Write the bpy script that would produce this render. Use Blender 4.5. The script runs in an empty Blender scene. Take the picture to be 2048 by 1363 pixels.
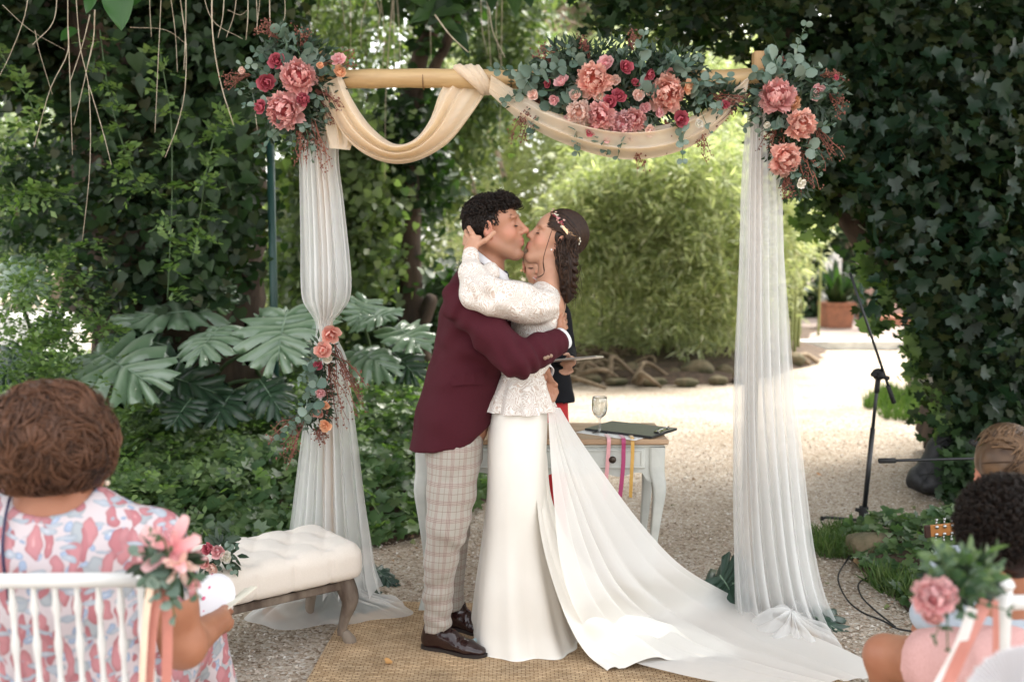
import bpy, math, random
import numpy as np
from mathutils import Vector, Matrix

random.seed(7)
RNG = np.random.RandomState(7)
SC = bpy.context.scene
COL = SC.collection

# ------------------------------------------------------------------ camera, sky, sun, exposure
CAM_H = 1.55
FPX = 1991.0
PITCH = math.radians(5.2)
cam_d = bpy.data.cameras.new("camera")
cam_d.sensor_width = 36.0
cam_d.lens = 35.0
cam_d.clip_end = 500.0
cam_d.clip_start = 0.05
cam_d.dof.use_dof = True
cam_d.dof.focus_distance = 3.86
cam_d.dof.aperture_fstop = 2.0
cam = bpy.data.objects.new("camera", cam_d)
COL.objects.link(cam)
cam.location = (0, 0, CAM_H)
cam.rotation_euler = (math.pi / 2 - PITCH, 0, 0)
SC.camera = cam

SUN_EL, SUN_AZ = math.radians(56), math.radians(35)     # azimuth measured from +Y towards +X
world = bpy.data.worlds.new("World")
SC.world = world
world.use_nodes = True
wn = world.node_tree.nodes
sky = wn.new("ShaderNodeTexSky")
sky.sky_type = 'NISHITA'
sky.sun_disc = False
sky.sun_elevation = SUN_EL
sky.sun_rotation = SUN_AZ
sky.air_density = 1.0
sky.dust_density = 3.0
sky.ozone_density = 0.6
hs = wn.new("ShaderNodeHueSaturation")
hs.inputs['Saturation'].default_value = 0.22
warm = wn.new("ShaderNodeMixRGB")          # the lab's warm print of a hazy summer sky
warm.blend_type = 'MULTIPLY'; warm.inputs[0].default_value = 1.0; warm.inputs[2].default_value = (1.0, 0.98, 0.945, 1)
bg = wn["Background"]
bg.inputs[1].default_value = 0.15
world.node_tree.links.new(sky.outputs[0], hs.inputs['Color'])
world.node_tree.links.new(hs.outputs[0], warm.inputs[1])
world.node_tree.links.new(warm.outputs[0], bg.inputs[0])

sun_d = bpy.data.lights.new("sun", 'SUN')
sun_d.energy = 1.5
sun_d.angle = math.radians(14)
sun_d.color = (1.0, 0.95, 0.86)
sun = bpy.data.objects.new("sun", sun_d)
COL.objects.link(sun)
sdir = Vector((math.sin(SUN_AZ) * math.cos(SUN_EL), math.cos(SUN_AZ) * math.cos(SUN_EL), math.sin(SUN_EL)))
sun.rotation_euler = sdir.to_track_quat('Z', 'Y').to_euler()
sun.location = sdir * 30

SC.view_settings.view_transform = 'Standard'
SC.view_settings.look = 'None'
SC.view_settings.exposure = 2.5
SC.view_settings.gamma = 1.0
SC.view_settings.use_curve_mapping = False
SC.cycles.max_bounces = 6
SC.cycles.diffuse_bounces = 4
SC.cycles.glossy_bounces = 3
SC.cycles.transmission_bounces = 6
SC.cycles.transparent_max_bounces = 14
SC.cycles.use_denoising = True
SC.cycles.sample_clamp_indirect = 6.0
SC.cycles.caustics_reflective = False
SC.cycles.caustics_refractive = False
SC.cycles.use_light_tree = False

# ------------------------------------------------------------------ helpers
CP, SP = math.cos(PITCH), math.sin(PITCH)

def P(u, v, Y):
    """world point on the sight line of photo point (u, v), at real depth Y metres"""
    x, yv = (u - 1024.0) / FPX, (681.5 - v) / FPX
    t = Y / (CP + SP * yv)
    return np.array((x * t, Y, CAM_H + t * (-SP + CP * yv)))

def G(u, v, z=0.0):
    """world point on the horizontal plane z"""
    x, yv = (u - 1024.0) / FPX, (681.5 - v) / FPX
    t = (z - CAM_H) / (-SP + CP * yv)
    return np.array((x * t, t * (CP + SP * yv), z))

def PX(n, Y):
    return n * Y / FPX

def tag(o, label=None, cat=None, group=None, kind=None):
    if label: o['label'] = label
    if cat: o['category'] = cat
    if group: o['group'] = group
    if kind: o['kind'] = kind
    return o

def empty(name, loc, label, cat, group=None, rz=0.0):
    o = bpy.data.objects.new(name, None)
    o.empty_display_size = 0.05
    COL.objects.link(o)
    o.location = loc
    o.rotation_euler = (0, 0, rz)
    return tag(o, label, cat, group)

def wloc(o):
    p = np.zeros(3)
    while o is not None:
        p += np.array(o.location)
        o = o.parent
    return p

def mesh_data(name, V, F, mat=None, smooth=True, attrs=None, uv=None):
    V = np.asarray(V, dtype=np.float32)
    me = bpy.data.meshes.new(name)
    if isinstance(F, np.ndarray) and F.ndim == 2:
        n, k = F.shape
        me.vertices.add(len(V)); me.vertices.foreach_set('co', V.ravel())
        me.loops.add(n * k); me.loops.foreach_set('vertex_index', F.astype(np.int32).ravel())
        me.polygons.add(n)
        me.polygons.foreach_set('loop_start', np.arange(0, n * k, k, dtype=np.int32))
        me.update(calc_edges=True)
    else:
        me.from_pydata([tuple(map(float, v)) for v in V], [], [tuple(int(i) for i in f) for f in F])
        me.update()
    if smooth:
        me.polygons.foreach_set('use_smooth', np.ones(len(me.polygons), dtype=bool))
    if attrs:
        for k_, a in attrs.items():
            a = np.asarray(a, dtype=np.float32)
            dom = 'FACE' if len(a) == len(me.polygons) and len(a) != len(V) else 'POINT'
            if a.ndim == 2:
                at = me.attributes.new(k_, 'FLOAT_VECTOR', dom); at.data.foreach_set('vector', a.ravel())
            else:
                at = me.attributes.new(k_, 'FLOAT', dom); at.data.foreach_set('value', a)
    if mat is not None:
        me.materials.append(mat)
    return me

def mk(name, V, F, mat=None, parent=None, smooth=True, attrs=None, world_coords=True):
    """one mesh object from world coordinates; its origin is its base (top level) or its parent's"""
    V = np.asarray(V, dtype=np.float64)
    if parent is None:
        lo, hi = V.min(0), V.max(0)
        org = np.array(((lo[0] + hi[0]) / 2, (lo[1] + hi[1]) / 2, lo[2]))
    else:
        org = wloc(parent) if world_coords else np.zeros(3)
    me = mesh_data(name, V - org, F, mat, smooth, attrs)
    o = bpy.data.objects.new(name, me)
    COL.objects.link(o)
    if parent is None:
        o.location = org
    else:
        o.parent = parent
    return o

def inst(name, me, parent, M):
    """an object sharing mesh ME, placed by world matrix M under a parent that is only translated"""
    o = bpy.data.objects.new(name, me)
    COL.objects.link(o)
    M = Matrix(M)
    if parent is not None:
        o.parent = parent
        M = Matrix.Translation(Vector(-wloc(parent))) @ M
    o.matrix_basis = M
    return o

def copy_tree(o, parent=None):
    c = o.copy(); COL.objects.link(c); c.parent = parent
    for ch in list(o.children):
        copy_tree(ch, c)
    return c

# ---- mesh builders: each returns (V, F) with F a list of tuples or an array
def join(parts):
    Vs, Fs, n = [], [], 0
    for V, F in parts:
        V = np.asarray(V, float)
        Vs.append(V)
        for f in F:
            Fs.append(tuple(int(i) + n for i in f))
        n += len(V)
    return np.concatenate(Vs), Fs

def box(c, s, rot=None, taper=1.0):
    c = np.array(c, float); s = np.array(s, float) / 2
    v = np.array([(-1, -1, -1), (1, -1, -1), (1, 1, -1), (-1, 1, -1), (-1, -1, 1), (1, -1, 1), (1, 1, 1), (-1, 1, 1)], float) * s
    v[4:, :2] *= taper
    if rot is not None:
        v = v @ np.array(rot).T
    return v + c, [(0, 3, 2, 1), (4, 5, 6, 7), (0, 1, 5, 4), (1, 2, 6, 5), (2, 3, 7, 6), (3, 0, 4, 7)]

def bbox_bevel(c, s, b=0.006, rot=None):
    """box with bevelled edges"""
    c = np.array(c, float); h = np.array(s, float) / 2
    b = min(b, h.min() * 0.95)
    V = []; idx = {}
    for sx in (-1, 1):
        for sy in (-1, 1):
            for sz in (-1, 1):
                for ax in range(3):
                    p = np.array((sx, sy, sz), float) * (h - b)
                    p[ax] = (sx, sy, sz)[ax] * h[ax]
                    idx[(sx, sy, sz, ax)] = len(V); V.append(p)
    F = []
    for ax in range(3):
        o1, o2 = [a for a in range(3) if a != ax]
        for s_ in (-1, 1):
            f = []
            for q1, q2 in ((-1, -1), (1, -1), (1, 1), (-1, 1)):
                k = [0, 0, 0]; k[ax] = s_; k[o1] = q1; k[o2] = q2
                f.append(idx[(k[0], k[1], k[2], ax)])
            F.append(tuple(f))
    for ax in range(3):
        o1, o2 = [a for a in range(3) if a != ax]
        for q1 in (-1, 1):
            for q2 in (-1, 1):
                k0 = [0, 0, 0]; k1 = [0, 0, 0]
                k0[ax] = -1; k1[ax] = 1
                for k in (k0, k1): k[o1] = q1; k[o2] = q2
                F.append((idx[(*k0, o1)], idx[(*k1, o1)], idx[(*k1, o2)], idx[(*k0, o2)]))
    for sx in (-1, 1):
        for sy in (-1, 1):
            for sz in (-1, 1):
                F.append((idx[(sx, sy, sz, 0)], idx[(sx, sy, sz, 1)], idx[(sx, sy, sz, 2)]))
    V = np.array(V)
    # outward windings
    F2 = []
    for f in F:
        a, b_, c_ = V[f[0]], V[f[1]], V[f[2]]
        n = np.cross(b_ - a, c_ - a)
        F2.append(f if np.dot(n, V[list(f)].mean(0)) > 0 else f[::-1])
    if rot is not None:
        V = V @ np.array(rot).T
    return V + c, F2

def unit(v):
    v = np.asarray(v, float)
    return v / (np.linalg.norm(v, axis=-1, keepdims=True) + 1e-12)

def frames(path):
    path = np.asarray(path, float)
    n = len(path)
    T = np.zeros_like(path)
    T[1:-1] = path[2:] - path[:-2]; T[0] = path[1] - path[0]; T[-1] = path[-1] - path[-2]
    T = unit(T)
    ref = np.array((0, 0, 1.0)) if abs(T[0][2]) < 0.9 else np.array((1.0, 0, 0))
    N = np.zeros_like(path); B = np.zeros_like(path)
    u = unit(np.cross(T[0], ref))
    for i in range(n):
        u = unit(u - np.dot(u, T[i]) * T[i])
        N[i] = u; B[i] = np.cross(T[i], u)
    return T, N, B

def tube(path, r, seg=8, cap=True, flat=1.0):
    path = np.asarray(path, float)
    n = len(path)
    r = np.broadcast_to(np.asarray(r, float), (n,))
    T, N, B = frames(path)
    a = np.linspace(0, 2 * math.pi, seg, endpoint=False)
    V = (path[:, None] + r[:, None, None] * (np.cos(a)[None, :, None] * N[:, None] + flat * np.sin(a)[None, :, None] * B[:, None])).reshape(-1, 3)
    F = []
    for i in range(n - 1):
        for j in range(seg):
            k = (j + 1) % seg
            F.append((i * seg + j, i * seg + k, (i + 1) * seg + k, (i + 1) * seg + j))
    if cap:
        F.append(tuple(range(seg))[::-1]); F.append(tuple((n - 1) * seg + j for j in range(seg)))
    return V, F

def spline(pts, n=24):
    """Catmull-Rom through points (any width of columns)"""
    p = np.asarray(pts, float)
    p = np.vstack([2 * p[0] - p[1], p, 2 * p[-1] - p[-2]])
    m = len(p) - 3
    t = np.linspace(0, m - 1e-9, n)
    i = t.astype(int); f = (t - i)[:, None]
    a, b, c, d = p[i], p[i + 1], p[i + 2], p[i + 3]
    return 0.5 * (2 * b + (c - a) * f + (2 * a - 5 * b + 4 * c - d) * f ** 2 + (3 * b - a - 3 * c + d) * f ** 3)

def lathe(prof, c=(0, 0, 0), seg=20, axis=None):
    prof = np.asarray(prof, float)
    a = np.linspace(0, 2 * math.pi, seg, endpoint=False)
    V = np.stack([prof[:, 0:1] * np.cos(a), prof[:, 0:1] * np.sin(a), np.repeat(prof[:, 1:2], seg, 1)], -1).reshape(-1, 3)
    F = []
    for i in range(len(prof) - 1):
        for j in range(seg):
            k = (j + 1) % seg
            F.append((i * seg + j, i * seg + k, (i + 1) * seg + k, (i + 1) * seg + j))
    if axis is not None:
        q = Vector((0, 0, 1)).rotation_difference(Vector(axis)).to_matrix()
        V = V @ np.array(q).T
    return V + np.array(c, float), F

def grid_faces(n, m, closed=False):
    i = np.arange(n - 1)[:, None]; mm = m if closed else m - 1
    j = np.arange(mm)[None]
    k = (j + 1) % m
    return np.stack([i * m + j, i * m + k, (i + 1) * m + k, (i + 1) * m + j], -1).reshape(-1, 4)

_tab = np.random.RandomState(3).rand(4096).astype(np.float32)
def vnoise(p, scale=1.0, seed=0):
    """value noise in -1..1"""
    p = np.asarray(p, float) * scale + seed * 17.31 + 1000.0
    i = np.floor(p).astype(np.int64); f = p - i
    f = f * f * (3 - 2 * f)
    def h(a, b, c):
        return _tab[((i[..., 0] + a) * 73856093 ^ (i[..., 1] + b) * 19349663 ^ (i[..., 2] + c) * 83492791) & 4095]
    x0 = h(0, 0, 0) * (1 - f[..., 0]) + h(1, 0, 0) * f[..., 0]
    x1 = h(0, 1, 0) * (1 - f[..., 0]) + h(1, 1, 0) * f[..., 0]
    y0 = h(0, 0, 1) * (1 - f[..., 0]) + h(1, 0, 1) * f[..., 0]
    y1 = h(0, 1, 1) * (1 - f[..., 0]) + h(1, 1, 1) * f[..., 0]
    a = x0 * (1 - f[..., 1]) + x1 * f[..., 1]
    b = y0 * (1 - f[..., 1]) + y1 * f[..., 1]
    return (a * (1 - f[..., 2]) + b * f[..., 2]) * 2 - 1

# ---- leaves: a template scattered into one mesh
def scatter(tv, tf, pos, tip, nrm, size, bend=None):
    """tv: template (y = tip direction, z = face normal); returns V, F array, per-face random"""
    tv = np.asarray(tv, float); tf = np.asarray(tf)
    n = len(pos)
    nrm = unit(nrm)
    tip = unit(tip - (tip * nrm).sum(-1, keepdims=True) * nrm)
    xd = np.cross(tip, nrm)
    size = np.broadcast_to(np.asarray(size, float), (n,))
    V = (pos[:, None] + size[:, None, None] * (tv[None, :, 0:1] * xd[:, None] + tv[None, :, 1:2] * tip[:, None] + tv[None, :, 2:3] * nrm[:, None])).reshape(-1, 3)
    F = (tf[None] + (np.arange(n) * len(tv))[:, None, None]).reshape(-1, tf.shape[1])
    rnd = np.repeat(RNG.rand(n), len(tf))
    return V, F, rnd

def fan(outline, centre=(0, 0.45, -0.04)):
    o = [(x, y, 0.10 * abs(x)) for x, y in outline]
    V = [centre] + o
    m = len(o)
    F = [(0, i + 1, (i + 1) % m + 1) for i in range(m)]
    return np.array(V), np.array(F)

IVY = fan([(0, 0.02), (-0.34, -0.10), (-0.56, 0.20), (-0.30, 0.42), (-0.40, 0.72), (-0.14, 0.70), (0, 1.05), (0.14, 0.70), (0.40, 0.72), (0.30, 0.42), (0.56, 0.20), (0.34, -0.10)])
IVY_LOW = fan([(0, 0.0), (-0.5, 0.1), (-0.26, 0.45), (0, 1.0), (0.26, 0.45), (0.5, 0.1)])
HEART = fan([(0, 0.08), (-0.28, -0.06), (-0.5, 0.18), (-0.42, 0.5), (-0.2, 0.8), (0, 1.0), (0.2, 0.8), (0.42, 0.5), (0.5, 0.18), (0.28, -0.06)])
ROUND = fan([(0, 0), (-0.34, 0.12), (-0.48, 0.45), (-0.34, 0.82), (0, 0.98), (0.34, 0.82), (0.48, 0.45), (0.34, 0.12)], (0, 0.5, -0.05))
OVAL = (np.array([(0, 0, 0), (-0.22, 0.35, 0.05), (0, 0.4, -0.02), (0.22, 0.35, 0.05), (-0.16, 0.72, 0.02), (0, 0.75, -0.04), (0.16, 0.72, 0.02), (0, 1.0, -0.06)]),
        np.array([(0, 2, 1), (0, 3, 2), (1, 2, 5), (1, 5, 4), (2, 3, 6), (2, 6, 5), (4, 5, 7), (5, 6, 7)]))
LANCE = (np.array([(0, 0, 0), (-0.09, 0.35, 0.0), (0.09, 0.35, 0.0), (0, 1.0, -0.12)]), np.array([(0, 2, 1), (1, 2, 3)]))
DIAM = (np.array([(0, 0, 0), (-0.28, 0.45, 0.04), (0.28, 0.45, 0.04), (0, 1.0, -0.05)]), np.array([(0, 2, 1), (1, 2, 3)]))

def rdir(n):
    return unit(RNG.normal(size=(n, 3)))

def in_poly(u, v, poly):
    poly = np.asarray(poly, float)
    ins = np.zeros(len(u), bool)
    j = len(poly) - 1
    for i in range(len(poly)):
        xi, yi = poly[i]; xj, yj = poly[j]
        c = ((yi > v) != (yj > v)) & (u < (xj - xi) * (v - yi) / (yj - yi + 1e-9) + xi)
        ins ^= c
        j = i
    return ins

def region_points(n, poly, y0, y1, gap=0.0, gscale=1.2, seed=0, soft=30):
    """n random points in the volume that stands behind an outline between depths y0 and y1"""
    poly = np.asarray(poly, float)
    lo, hi = poly.min(0), poly.max(0)
    out = []
    tot = 0
    while tot < n:
        u = RNG.uniform(lo[0], hi[0], n * 2); v = RNG.uniform(lo[1], hi[1], n * 2)
        m = in_poly(u + RNG.normal(0, soft, n * 2), v + RNG.normal(0, soft, n * 2), poly)
        u, v = u[m], v[m]
        Y = RNG.uniform(y0, y1, len(u))
        x, yv = (u - 1024.0) / FPX, (681.5 - v) / FPX
        t = Y / (CP + SP * yv)
        p = np.stack([x * t, Y, CAM_H + t * (-SP + CP * yv)], -1)
        if gap > 0:
            nz = vnoise(p, gscale, seed) * 0.6 + vnoise(p, gscale * 2.7, seed + 1) * 0.4
            p = p[nz > (gap * 2 - 1) * 0.5]
        p = p[p[:, 2] > 0.0]
        out.append(p); tot += len(p)
    return np.concatenate(out)[:n]

# ------------------------------------------------------------------ materials
def newmat(name):
    m = bpy.data.materials.new(name); m.use_nodes = True
    nt = m.node_tree
    b = nt.nodes["Principled BSDF"]
    return m, nt, b

def N(nt, kind, **kw):
    n = nt.nodes.new(kind)
    for k, v in kw.items():
        if k.startswith('i_'):
            n.inputs[k[2:].replace('_', ' ')].default_value = v
        else:
            setattr(n, k, v)
    return n

def ramp(nt, fac, stops, interp='LINEAR'):
    r = nt.nodes.new('ShaderNodeValToRGB')
    r.color_ramp.interpolation = interp
    e = r.color_ramp.elements
    while len(e) < len(stops): e.new(0.5)
    for i, (p, c) in enumerate(stops):
        e[i].position = p; e[i].color = (c[0], c[1], c[2], 1)
    nt.links.new(fac, r.inputs[0])
    return r.outputs[0]

def mat(name, c, rough=0.6, c2=None, scale=20.0, bump=0.0, bscale=None, metal=0.0, sheen=0.0, spec=None, detail=6, sss=0.0, stretch=None):
    m, nt, b = newmat(name)
    b.inputs['Roughness'].default_value = rough
    b.inputs['Metallic'].default_value = metal
    if spec is not None: b.inputs['Specular IOR Level'].default_value = spec
    if sheen: b.inputs['Sheen Weight'].default_value = sheen
    if sss:
        b.inputs['Subsurface Weight'].default_value = sss
        b.inputs['Subsurface Radius'].default_value = (0.012, 0.004, 0.002)
        b.inputs['Subsurface Scale'].default_value = 0.6
    tc = N(nt, 'ShaderNodeTexCoord')
    src = tc.outputs['Object']
    if stretch:
        mp = N(nt, 'ShaderNodeMapping'); mp.inputs['Scale'].default_value = stretch
        nt.links.new(src, mp.inputs[0]); src = mp.outputs[0]
    nz = N(nt, 'ShaderNodeTexNoise', i_Scale=scale, i_Detail=detail)
    nt.links.new(src, nz.inputs['Vector'])
    if c2 is None: c2 = tuple(x * 0.85 for x in c)
    col = ramp(nt, nz.outputs['Fac'], [(0.35, c), (0.65, c2)])
    nt.links.new(col, b.inputs['Base Color'])
    if bump:
        n2 = N(nt, 'ShaderNodeTexNoise', i_Scale=bscale or scale * 3, i_Detail=5)
        nt.links.new(src, n2.inputs['Vector'])
        bp = N(nt, 'ShaderNodeBump', i_Strength=bump, i_Distance=0.01)
        nt.links.new(n2.outputs['Fac'], bp.inputs['Height'])
        nt.links.new(bp.outputs[0], b.inputs['Normal'])
    return m

def leafmat(name, stops, rough=0.45, trans=0.35, tcol=None, spec=0.5):
    """leaf: colour by the per-leaf random value, some light passing through"""
    m, nt, b = newmat(name)
    at = N(nt, 'ShaderNodeAttribute', attribute_name='rnd')
    oi = N(nt, 'ShaderNodeObjectInfo')
    ad = N(nt, 'ShaderNodeMath', operation='ADD')
    nt.links.new(at.outputs['Fac'], ad.inputs[0]); nt.links.new(oi.outputs['Random'], ad.inputs[1])
    fr = N(nt, 'ShaderNodeMath', operation='FRACT'); nt.links.new(ad.outputs[0], fr.inputs[0])
    k = len(stops)
    col = ramp(nt, fr.outputs[0], [(i / max(1, k - 1), s) for i, s in enumerate(stops)])
    nt.links.new(col, b.inputs['Base Color'])
    b.inputs['Roughness'].default_value = rough
    b.inputs['Specular IOR Level'].default_value = spec
    if trans:
        tr = N(nt, 'ShaderNodeBsdfTranslucent')
        mx = N(nt, 'ShaderNodeMixRGB', blend_type='MULTIPLY'); mx.inputs[0].default_value = 1
        mx.inputs[2].default_value = (*(tcol or (1.6, 2.0, 0.7)), 1)
        nt.links.new(col, mx.inputs[1]); nt.links.new(mx.outputs[0], tr.inputs[0])
        ms = N(nt, 'ShaderNodeMixShader'); ms.inputs[0].default_value = trans
        out = nt.nodes['Material Output']
        nt.links.new(b.outputs[0], ms.inputs[1]); nt.links.new(tr.outputs[0], ms.inputs[2])
        nt.links.new(ms.outputs[0], out.inputs[0])
    return m

def clothmat(name, c, alpha=1.0, trans=0.4, rough=0.9, weave=900, tcol=None, bump=0.15):
    """thin woven cloth; alpha < 1 lets a share of the light through the holes"""
    m, nt, b = newmat(name)
    out = nt.nodes['Material Output']
    tc = N(nt, 'ShaderNodeTexCoord')
    nz = N(nt, 'ShaderNodeTexNoise', i_Scale=weave, i_Detail=2)
    nt.links.new(tc.outputs['Object'], nz.inputs['Vector'])
    col = ramp(nt, nz.outputs['Fac'], [(0.3, tuple(x * 0.93 for x in c)), (0.7, c)])
    nt.links.new(col, b.inputs['Base Color'])
    b.inputs['Roughness'].default_value = rough
    b.inputs['Specular IOR Level'].default_value = 0.2
    b.inputs['Sheen Weight'].default_value = 0.2
    tr = N(nt, 'ShaderNodeBsdfTranslucent'); tr.inputs[0].default_value = (*(tcol or c), 1)
    ms = N(nt, 'ShaderNodeMixShader'); ms.inputs[0].default_value = trans
    nt.links.new(b.outputs[0], ms.inputs[1]); nt.links.new(tr.outputs[0], ms.inputs[2])
    last = ms.outputs[0]
    if bump:
        bp = N(nt, 'ShaderNodeBump', i_Strength=bump, i_Distance=0.002)
        nt.links.new(nz.outputs['Fac'], bp.inputs['Height']); nt.links.new(bp.outputs[0], b.inputs['Normal'])
    if alpha < 1:
        # gauze turned edge-on shows less of what is behind
        lw = N(nt, 'ShaderNodeLayerWeight'); lw.inputs[0].default_value = 0.35
        mr = N(nt, 'ShaderNodeMapRange')
        mr.inputs['To Min'].default_value = alpha; mr.inputs['To Max'].default_value = min(1.0, alpha + 0.35)
        nt.links.new(lw.outputs['Facing'], mr.inputs['Value'])
        tp = N(nt, 'ShaderNodeBsdfTransparent')
        m2 = N(nt, 'ShaderNodeMixShader')
        nt.links.new(mr.outputs[0], m2.inputs[0])
        nt.links.new(tp.outputs[0], m2.inputs[1]); nt.links.new(last, m2.inputs[2])
        last = m2.outputs[0]
    nt.links.new(last, out.inputs[0])
    return m

# ------------------------------------------------------------------ signed-distance modelling (bodies, clothes, cushions)
class Blob:
    def __init__(s, lo, hi, res):
        s.lo = np.array(lo, float); s.res = res
        s.n = np.ceil((np.array(hi, float) - s.lo) / res).astype(int) + 1
        s.D = np.full(s.n, 1e3, np.float32)
    def _sl(s, lo, hi, m):
        a = np.clip(np.floor((np.array(lo) - m - s.lo) / s.res).astype(int), 0, s.n)
        b = np.clip(np.ceil((np.array(hi) + m - s.lo) / s.res).astype(int) + 1, 0, s.n)
        if (b <= a).any(): return None
        ax = [s.lo[i] + s.res * np.arange(a[i], b[i]) for i in range(3)]
        g = np.stack(np.meshgrid(*ax, indexing='ij'), -1)
        return (slice(a[0], b[0]), slice(a[1], b[1]), slice(a[2], b[2])), g
    def _put(s, sl, d, k, op):
        D = s.D[sl]
        if op == 'sub':
            d = -d
            if k > 0:
                h = np.clip(0.5 - 0.5 * (D - d) / k, 0, 1)
                s.D[sl] = D * (1 - h) + d * h + k * h * (1 - h)
            else: s.D[sl] = np.maximum(D, d)
            return
        if k > 0:
            Dm = np.minimum(D, 10)
            h = np.clip(0.5 + 0.5 * (Dm - d) / k, 0, 1)
            s.D[sl] = Dm * (1 - h) + d * h - k * h * (1 - h)
        else: s.D[sl] = np.minimum(D, d)
    def cone(s, a, b, ra, rb=None, k=0.01, side=None, fa=1.0, fb=None, op='add'):
        """tapered limb; fa / fb = radius along `side` as a multiple of ra / rb"""
        a = np.array(a, float); b = np.array(b, float)
        rb = ra if rb is None else rb; fb = fa if fb is None else fb
        R = max(ra, rb) * max(1, fa, fb)
        q = s._sl(np.minimum(a, b) - R, np.maximum(a, b) + R, k + 3 * s.res)
        if q is None: return s
        sl, g = q
        ba = b - a; L = max(1e-9, ba @ ba)
        pa = g - a
        t = np.clip((pa @ ba) / L, 0, 1)
        o = pa - t[..., None] * ba
        r = ra + (rb - ra) * t
        if side is None:
            d = np.linalg.norm(o, axis=-1) - r
        else:
            sd = unit(side)
            f = fa + (fb - fa) * t
            os_ = o @ sd
            rest = np.sqrt(np.maximum((o * o).sum(-1) - os_ ** 2, 0))
            k0 = np.sqrt((os_ / (r * f)) ** 2 + (rest / r) ** 2) + 1e-9
            k1 = np.sqrt((os_ / (r * f) ** 2) ** 2 + (rest / r ** 2) ** 2) + 1e-9
            d = k0 * (k0 - 1) / k1
        s._put(sl, d, k, op)
        return s
    def chain(s, pts, k=0.02, side=None):
        """pts: (point, r, f) list"""
        for (a, ra, fa), (b, rb, fb) in zip(pts[:-1], pts[1:]):
            s.cone(a, b, ra, rb, k, side, fa, fb)
        return s
    def ell(s, c, r, k=0.01, rot=None, op='add'):
        c = np.array(c, float); r = np.array(r, float)
        R = r.max() if rot is not None else r
        q = s._sl(c - R, c + R, k + 3 * s.res)
        if q is None: return s
        sl, g = q
        p = g - c
        if rot is not None: p = p @ np.array(rot)
        k0 = np.linalg.norm(p / r, axis=-1) + 1e-9
        k1 = np.linalg.norm(p / (r * r), axis=-1) + 1e-9
        s._put(sl, k0 * (k0 - 1) / k1, k, op)
        return s
    def cutbox(s, lo, hi):
        """remove everything inside the box"""
        q = s._sl(lo, hi, 2 * s.res)
        if q is None: return s
        sl, g = q
        c = (np.array(lo) + np.array(hi)) / 2; h = (np.array(hi) - np.array(lo)) / 2
        d = (np.abs(g - c) - h).max(-1)
        s.D[sl] = np.maximum(s.D[sl], -d)
        return s
    def cutplane(s, p, n):
        q = s._sl(s.lo, s.lo + s.res * s.n, 0)
        sl, g = q
        s.D[sl] = np.maximum(s.D[sl], (g - np.array(p)) @ unit(n))
        return s
    def displace(s, fn, band=0.04):
        m = np.abs(s.D) < band
        i = np.argwhere(m)
        s.D[m] += fn(s.lo + i * s.res)
        return s
    def mesh(s, smooth=2):
        D = np.clip(s.D, -4 * s.res, 4 * s.res).astype(np.float32)
        sg = D < 0
        n = np.array(D.shape)
        c = np.zeros(n - 1, np.int8)
        for dx in (0, 1):
            for dy in (0, 1):
                for dz in (0, 1):
                    c += sg[dx:n[0] - 1 + dx, dy:n[1] - 1 + dy, dz:n[2] - 1 + dz]
        act = (c > 0) & (c < 8)
        ids = np.full(act.shape, -1, np.int64)
        cells = np.argwhere(act)
        ids[act] = np.arange(len(cells))
        acc = np.zeros((len(cells), 3)); cnt = np.zeros(len(cells))
        corners = [(0, 0, 0), (1, 0, 0), (0, 1, 0), (1, 1, 0), (0, 0, 1), (1, 0, 1), (0, 1, 1), (1, 1, 1)]
        for a in range(8):
            for ax in range(3):
                if corners[a][ax] == 1: continue
                ca = np.array(corners[a]); cb = ca.copy(); cb[ax] = 1
                da = D[tuple((cells + ca).T)]; db = D[tuple((cells + cb).T)]
                m = (da < 0) != (db < 0)
                t = da[m] / (da[m] - db[m])
                p = np.repeat(ca[None].astype(float), m.sum(), 0); p[:, ax] += t
                acc[m] += p; cnt[m] += 1
        V = s.lo + s.res * (cells + acc / cnt[:, None])
        Fs = []
        for ax in range(3):
            o1, o2 = [(1, 2), (2, 0), (0, 1)][ax]
            A = [slice(None)] * 3; B = [slice(None)] * 3
            A[ax] = slice(0, n[ax] - 1); B[ax] = slice(1, n[ax])
            for o in (o1, o2):
                A[o] = slice(1, n[o] - 1); B[o] = slice(1, n[o] - 1)
            sa, sb = sg[tuple(A)], sg[tuple(B)]
            e = np.argwhere(sa != sb)
            flip = sb[tuple(e.T)]
            e = e.copy(); e[:, o1] += 1; e[:, o2] += 1
            def at(d1, d2):
                q = e.copy(); q[:, o1] -= d1; q[:, o2] -= d2
                return ids[tuple(q.T)]
            f = np.stack([at(1, 1), at(0, 1), at(0, 0), at(1, 0)], -1)
            f[flip] = f[flip][:, ::-1]
            Fs.append(f)
        F = np.concatenate(Fs)
        F = F[(F >= 0).all(1)]
        V = relax(V, F, smooth)
        return V, F

def relax(V, F, it, w=0.6):
    if it <= 0: return V
    e = np.concatenate([F[:, [i, (i + 1) % F.shape[1]]] for i in range(F.shape[1])])
    for _ in range(it):
        S = np.zeros_like(V); c = np.zeros(len(V))
        for ax in range(3):
            S[:, ax] = np.bincount(e[:, 0], V[e[:, 1], ax], len(V)) + np.bincount(e[:, 1], V[e[:, 0], ax], len(V))
        c = np.bincount(e[:, 0], minlength=len(V)) + np.bincount(e[:, 1], minlength=len(V))
        V = V * (1 - w) + w * S / np.maximum(c, 1)[:, None]
    return V

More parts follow.
